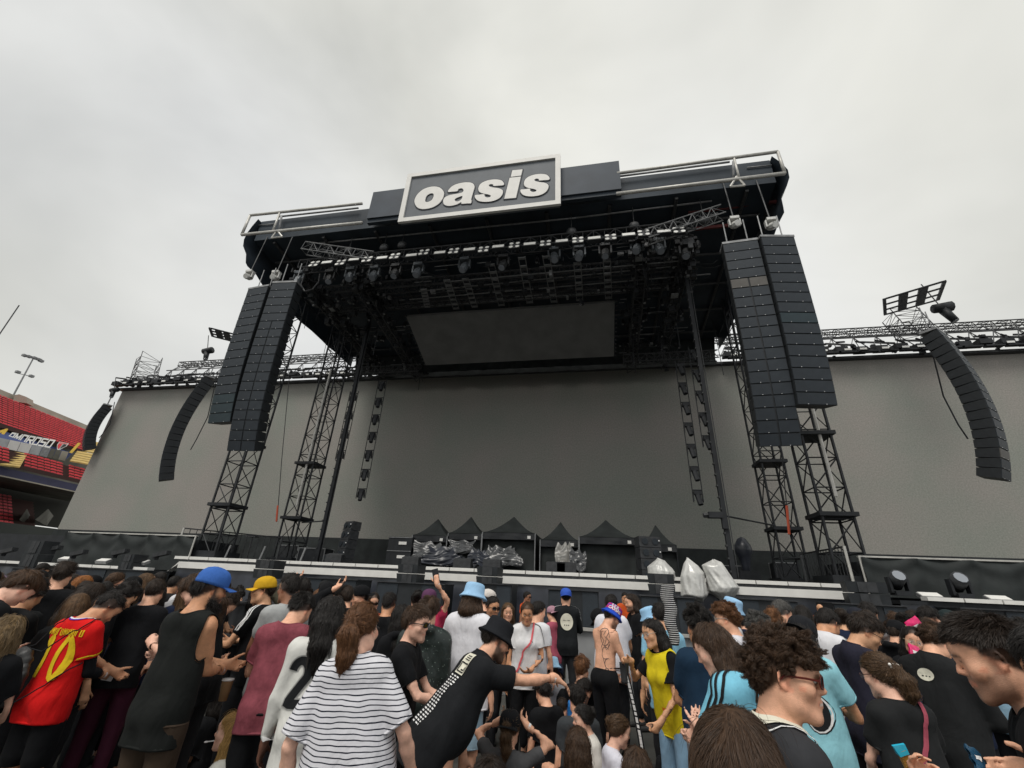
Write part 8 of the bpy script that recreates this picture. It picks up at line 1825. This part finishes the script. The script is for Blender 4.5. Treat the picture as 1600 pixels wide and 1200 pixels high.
packet('pink packet by the face of the bowed bearded man', atD(1433, 981, 6.6), (.07, .012, .09), PINK, (0, R(-30), 0))
q = p_prof; W = q.world(q.wr[-1] + q.hf[-1] * .155 * q.s); t = thing('snack_bar', 'golden snack bar in torn turquoise wrapper between fingers at the bottom right', 'snack', tuple(W))
Rm = np.array(Matrix.Rotation(R(-20), 3, 'Y') @ Matrix.Rotation(R(15), 3, 'X')); b = MB(); b.box(W, (.026, .016, .07), Rm); b.build('bar', mat('golden_snack', (.50, .27, .06), .6, noise=.3, nscale=60, bump=.4, bscale=90), t); b = MB(); b.hexa([W + Rm @ np.array(p) for p in ((-.017, -.011, .022), (.017, -.011, .022), (.017, .011, .022), (-.017, .011, .022), (-.022, -.004, .056), (.02, -.004, .050), (.02, .004, .050), (-.022, .004, .056))]); b.build('torn_wrapper', mat('turquoise_foil', (.02, .42, .62), .2, spec=.7), t)
packet('black and blue snack packet with white triangles held at the bottom right', atD(1528, 1190, q.D - .12), (.022, .006, .042), mat('blue_black_foil', (.02, .07, .13), .2, noise=.6, nscale=20, spec=.7), (R(-30), R(25), R(30)), marks=True)
# coffee cup by the tank-top man, spoon of the blond woman
q = p_tank; W = q.world(q.wr[-1]) + np.array((.03, .03, -.16)); t = lathe_thing('paper_cup', 'brown paper cup with white rim by the tank-top man', 'cup', W, [(.028, -.07), (.04, .06), (.042, .065), (.038, .065)], mat('kraft_paper', (.30, .18, .09), .7, noise=.1), 'cup_body'); b = MB(); b.lathe([(.0405, .055), (.043, .06), (.0405, .066)], W, 14); b.build('rim', PW, t, True)
q = p_blond; a_, b_ = q.world(q.HL((0, .095, -.062))), q.world(q.HL((0, .16, -.075))); t = thing('plastic_spoon', 'white plastic spoon in the mouth of the blond woman', 'spoon', tuple(a_)); b = MB(); b.tube(a_, b_, .004, 5); b.build('handle', PW, t); b = MB(); b.lathe([(.0001, -.006), (.012, -.003), (.014, 0), (.012, .003), (.0001, .006)], b_, 10); b.build('bowl', PW, t)
# tag and apron pocket of the vest seller
q = p_vest; fb, ub = q.Tt.d((0, 1, 0)), q.Tt.d((0, 0, 1)); sv = [c for c in q.root.children if c.name.startswith('safety_vest')]
if sv: P, F = uv_grid(-.04, .04, -.02, .02, 4, 3); stick(q, 'orange_pocket', P, F, q.Tt((-.06, .14, 1.02)) * q.s, fb, ub, cloth_mat((.8, .2, .02), key='orange_pocket'), target=sv[0], off=.006)
# hair clip of hi-vis steward's reflective band
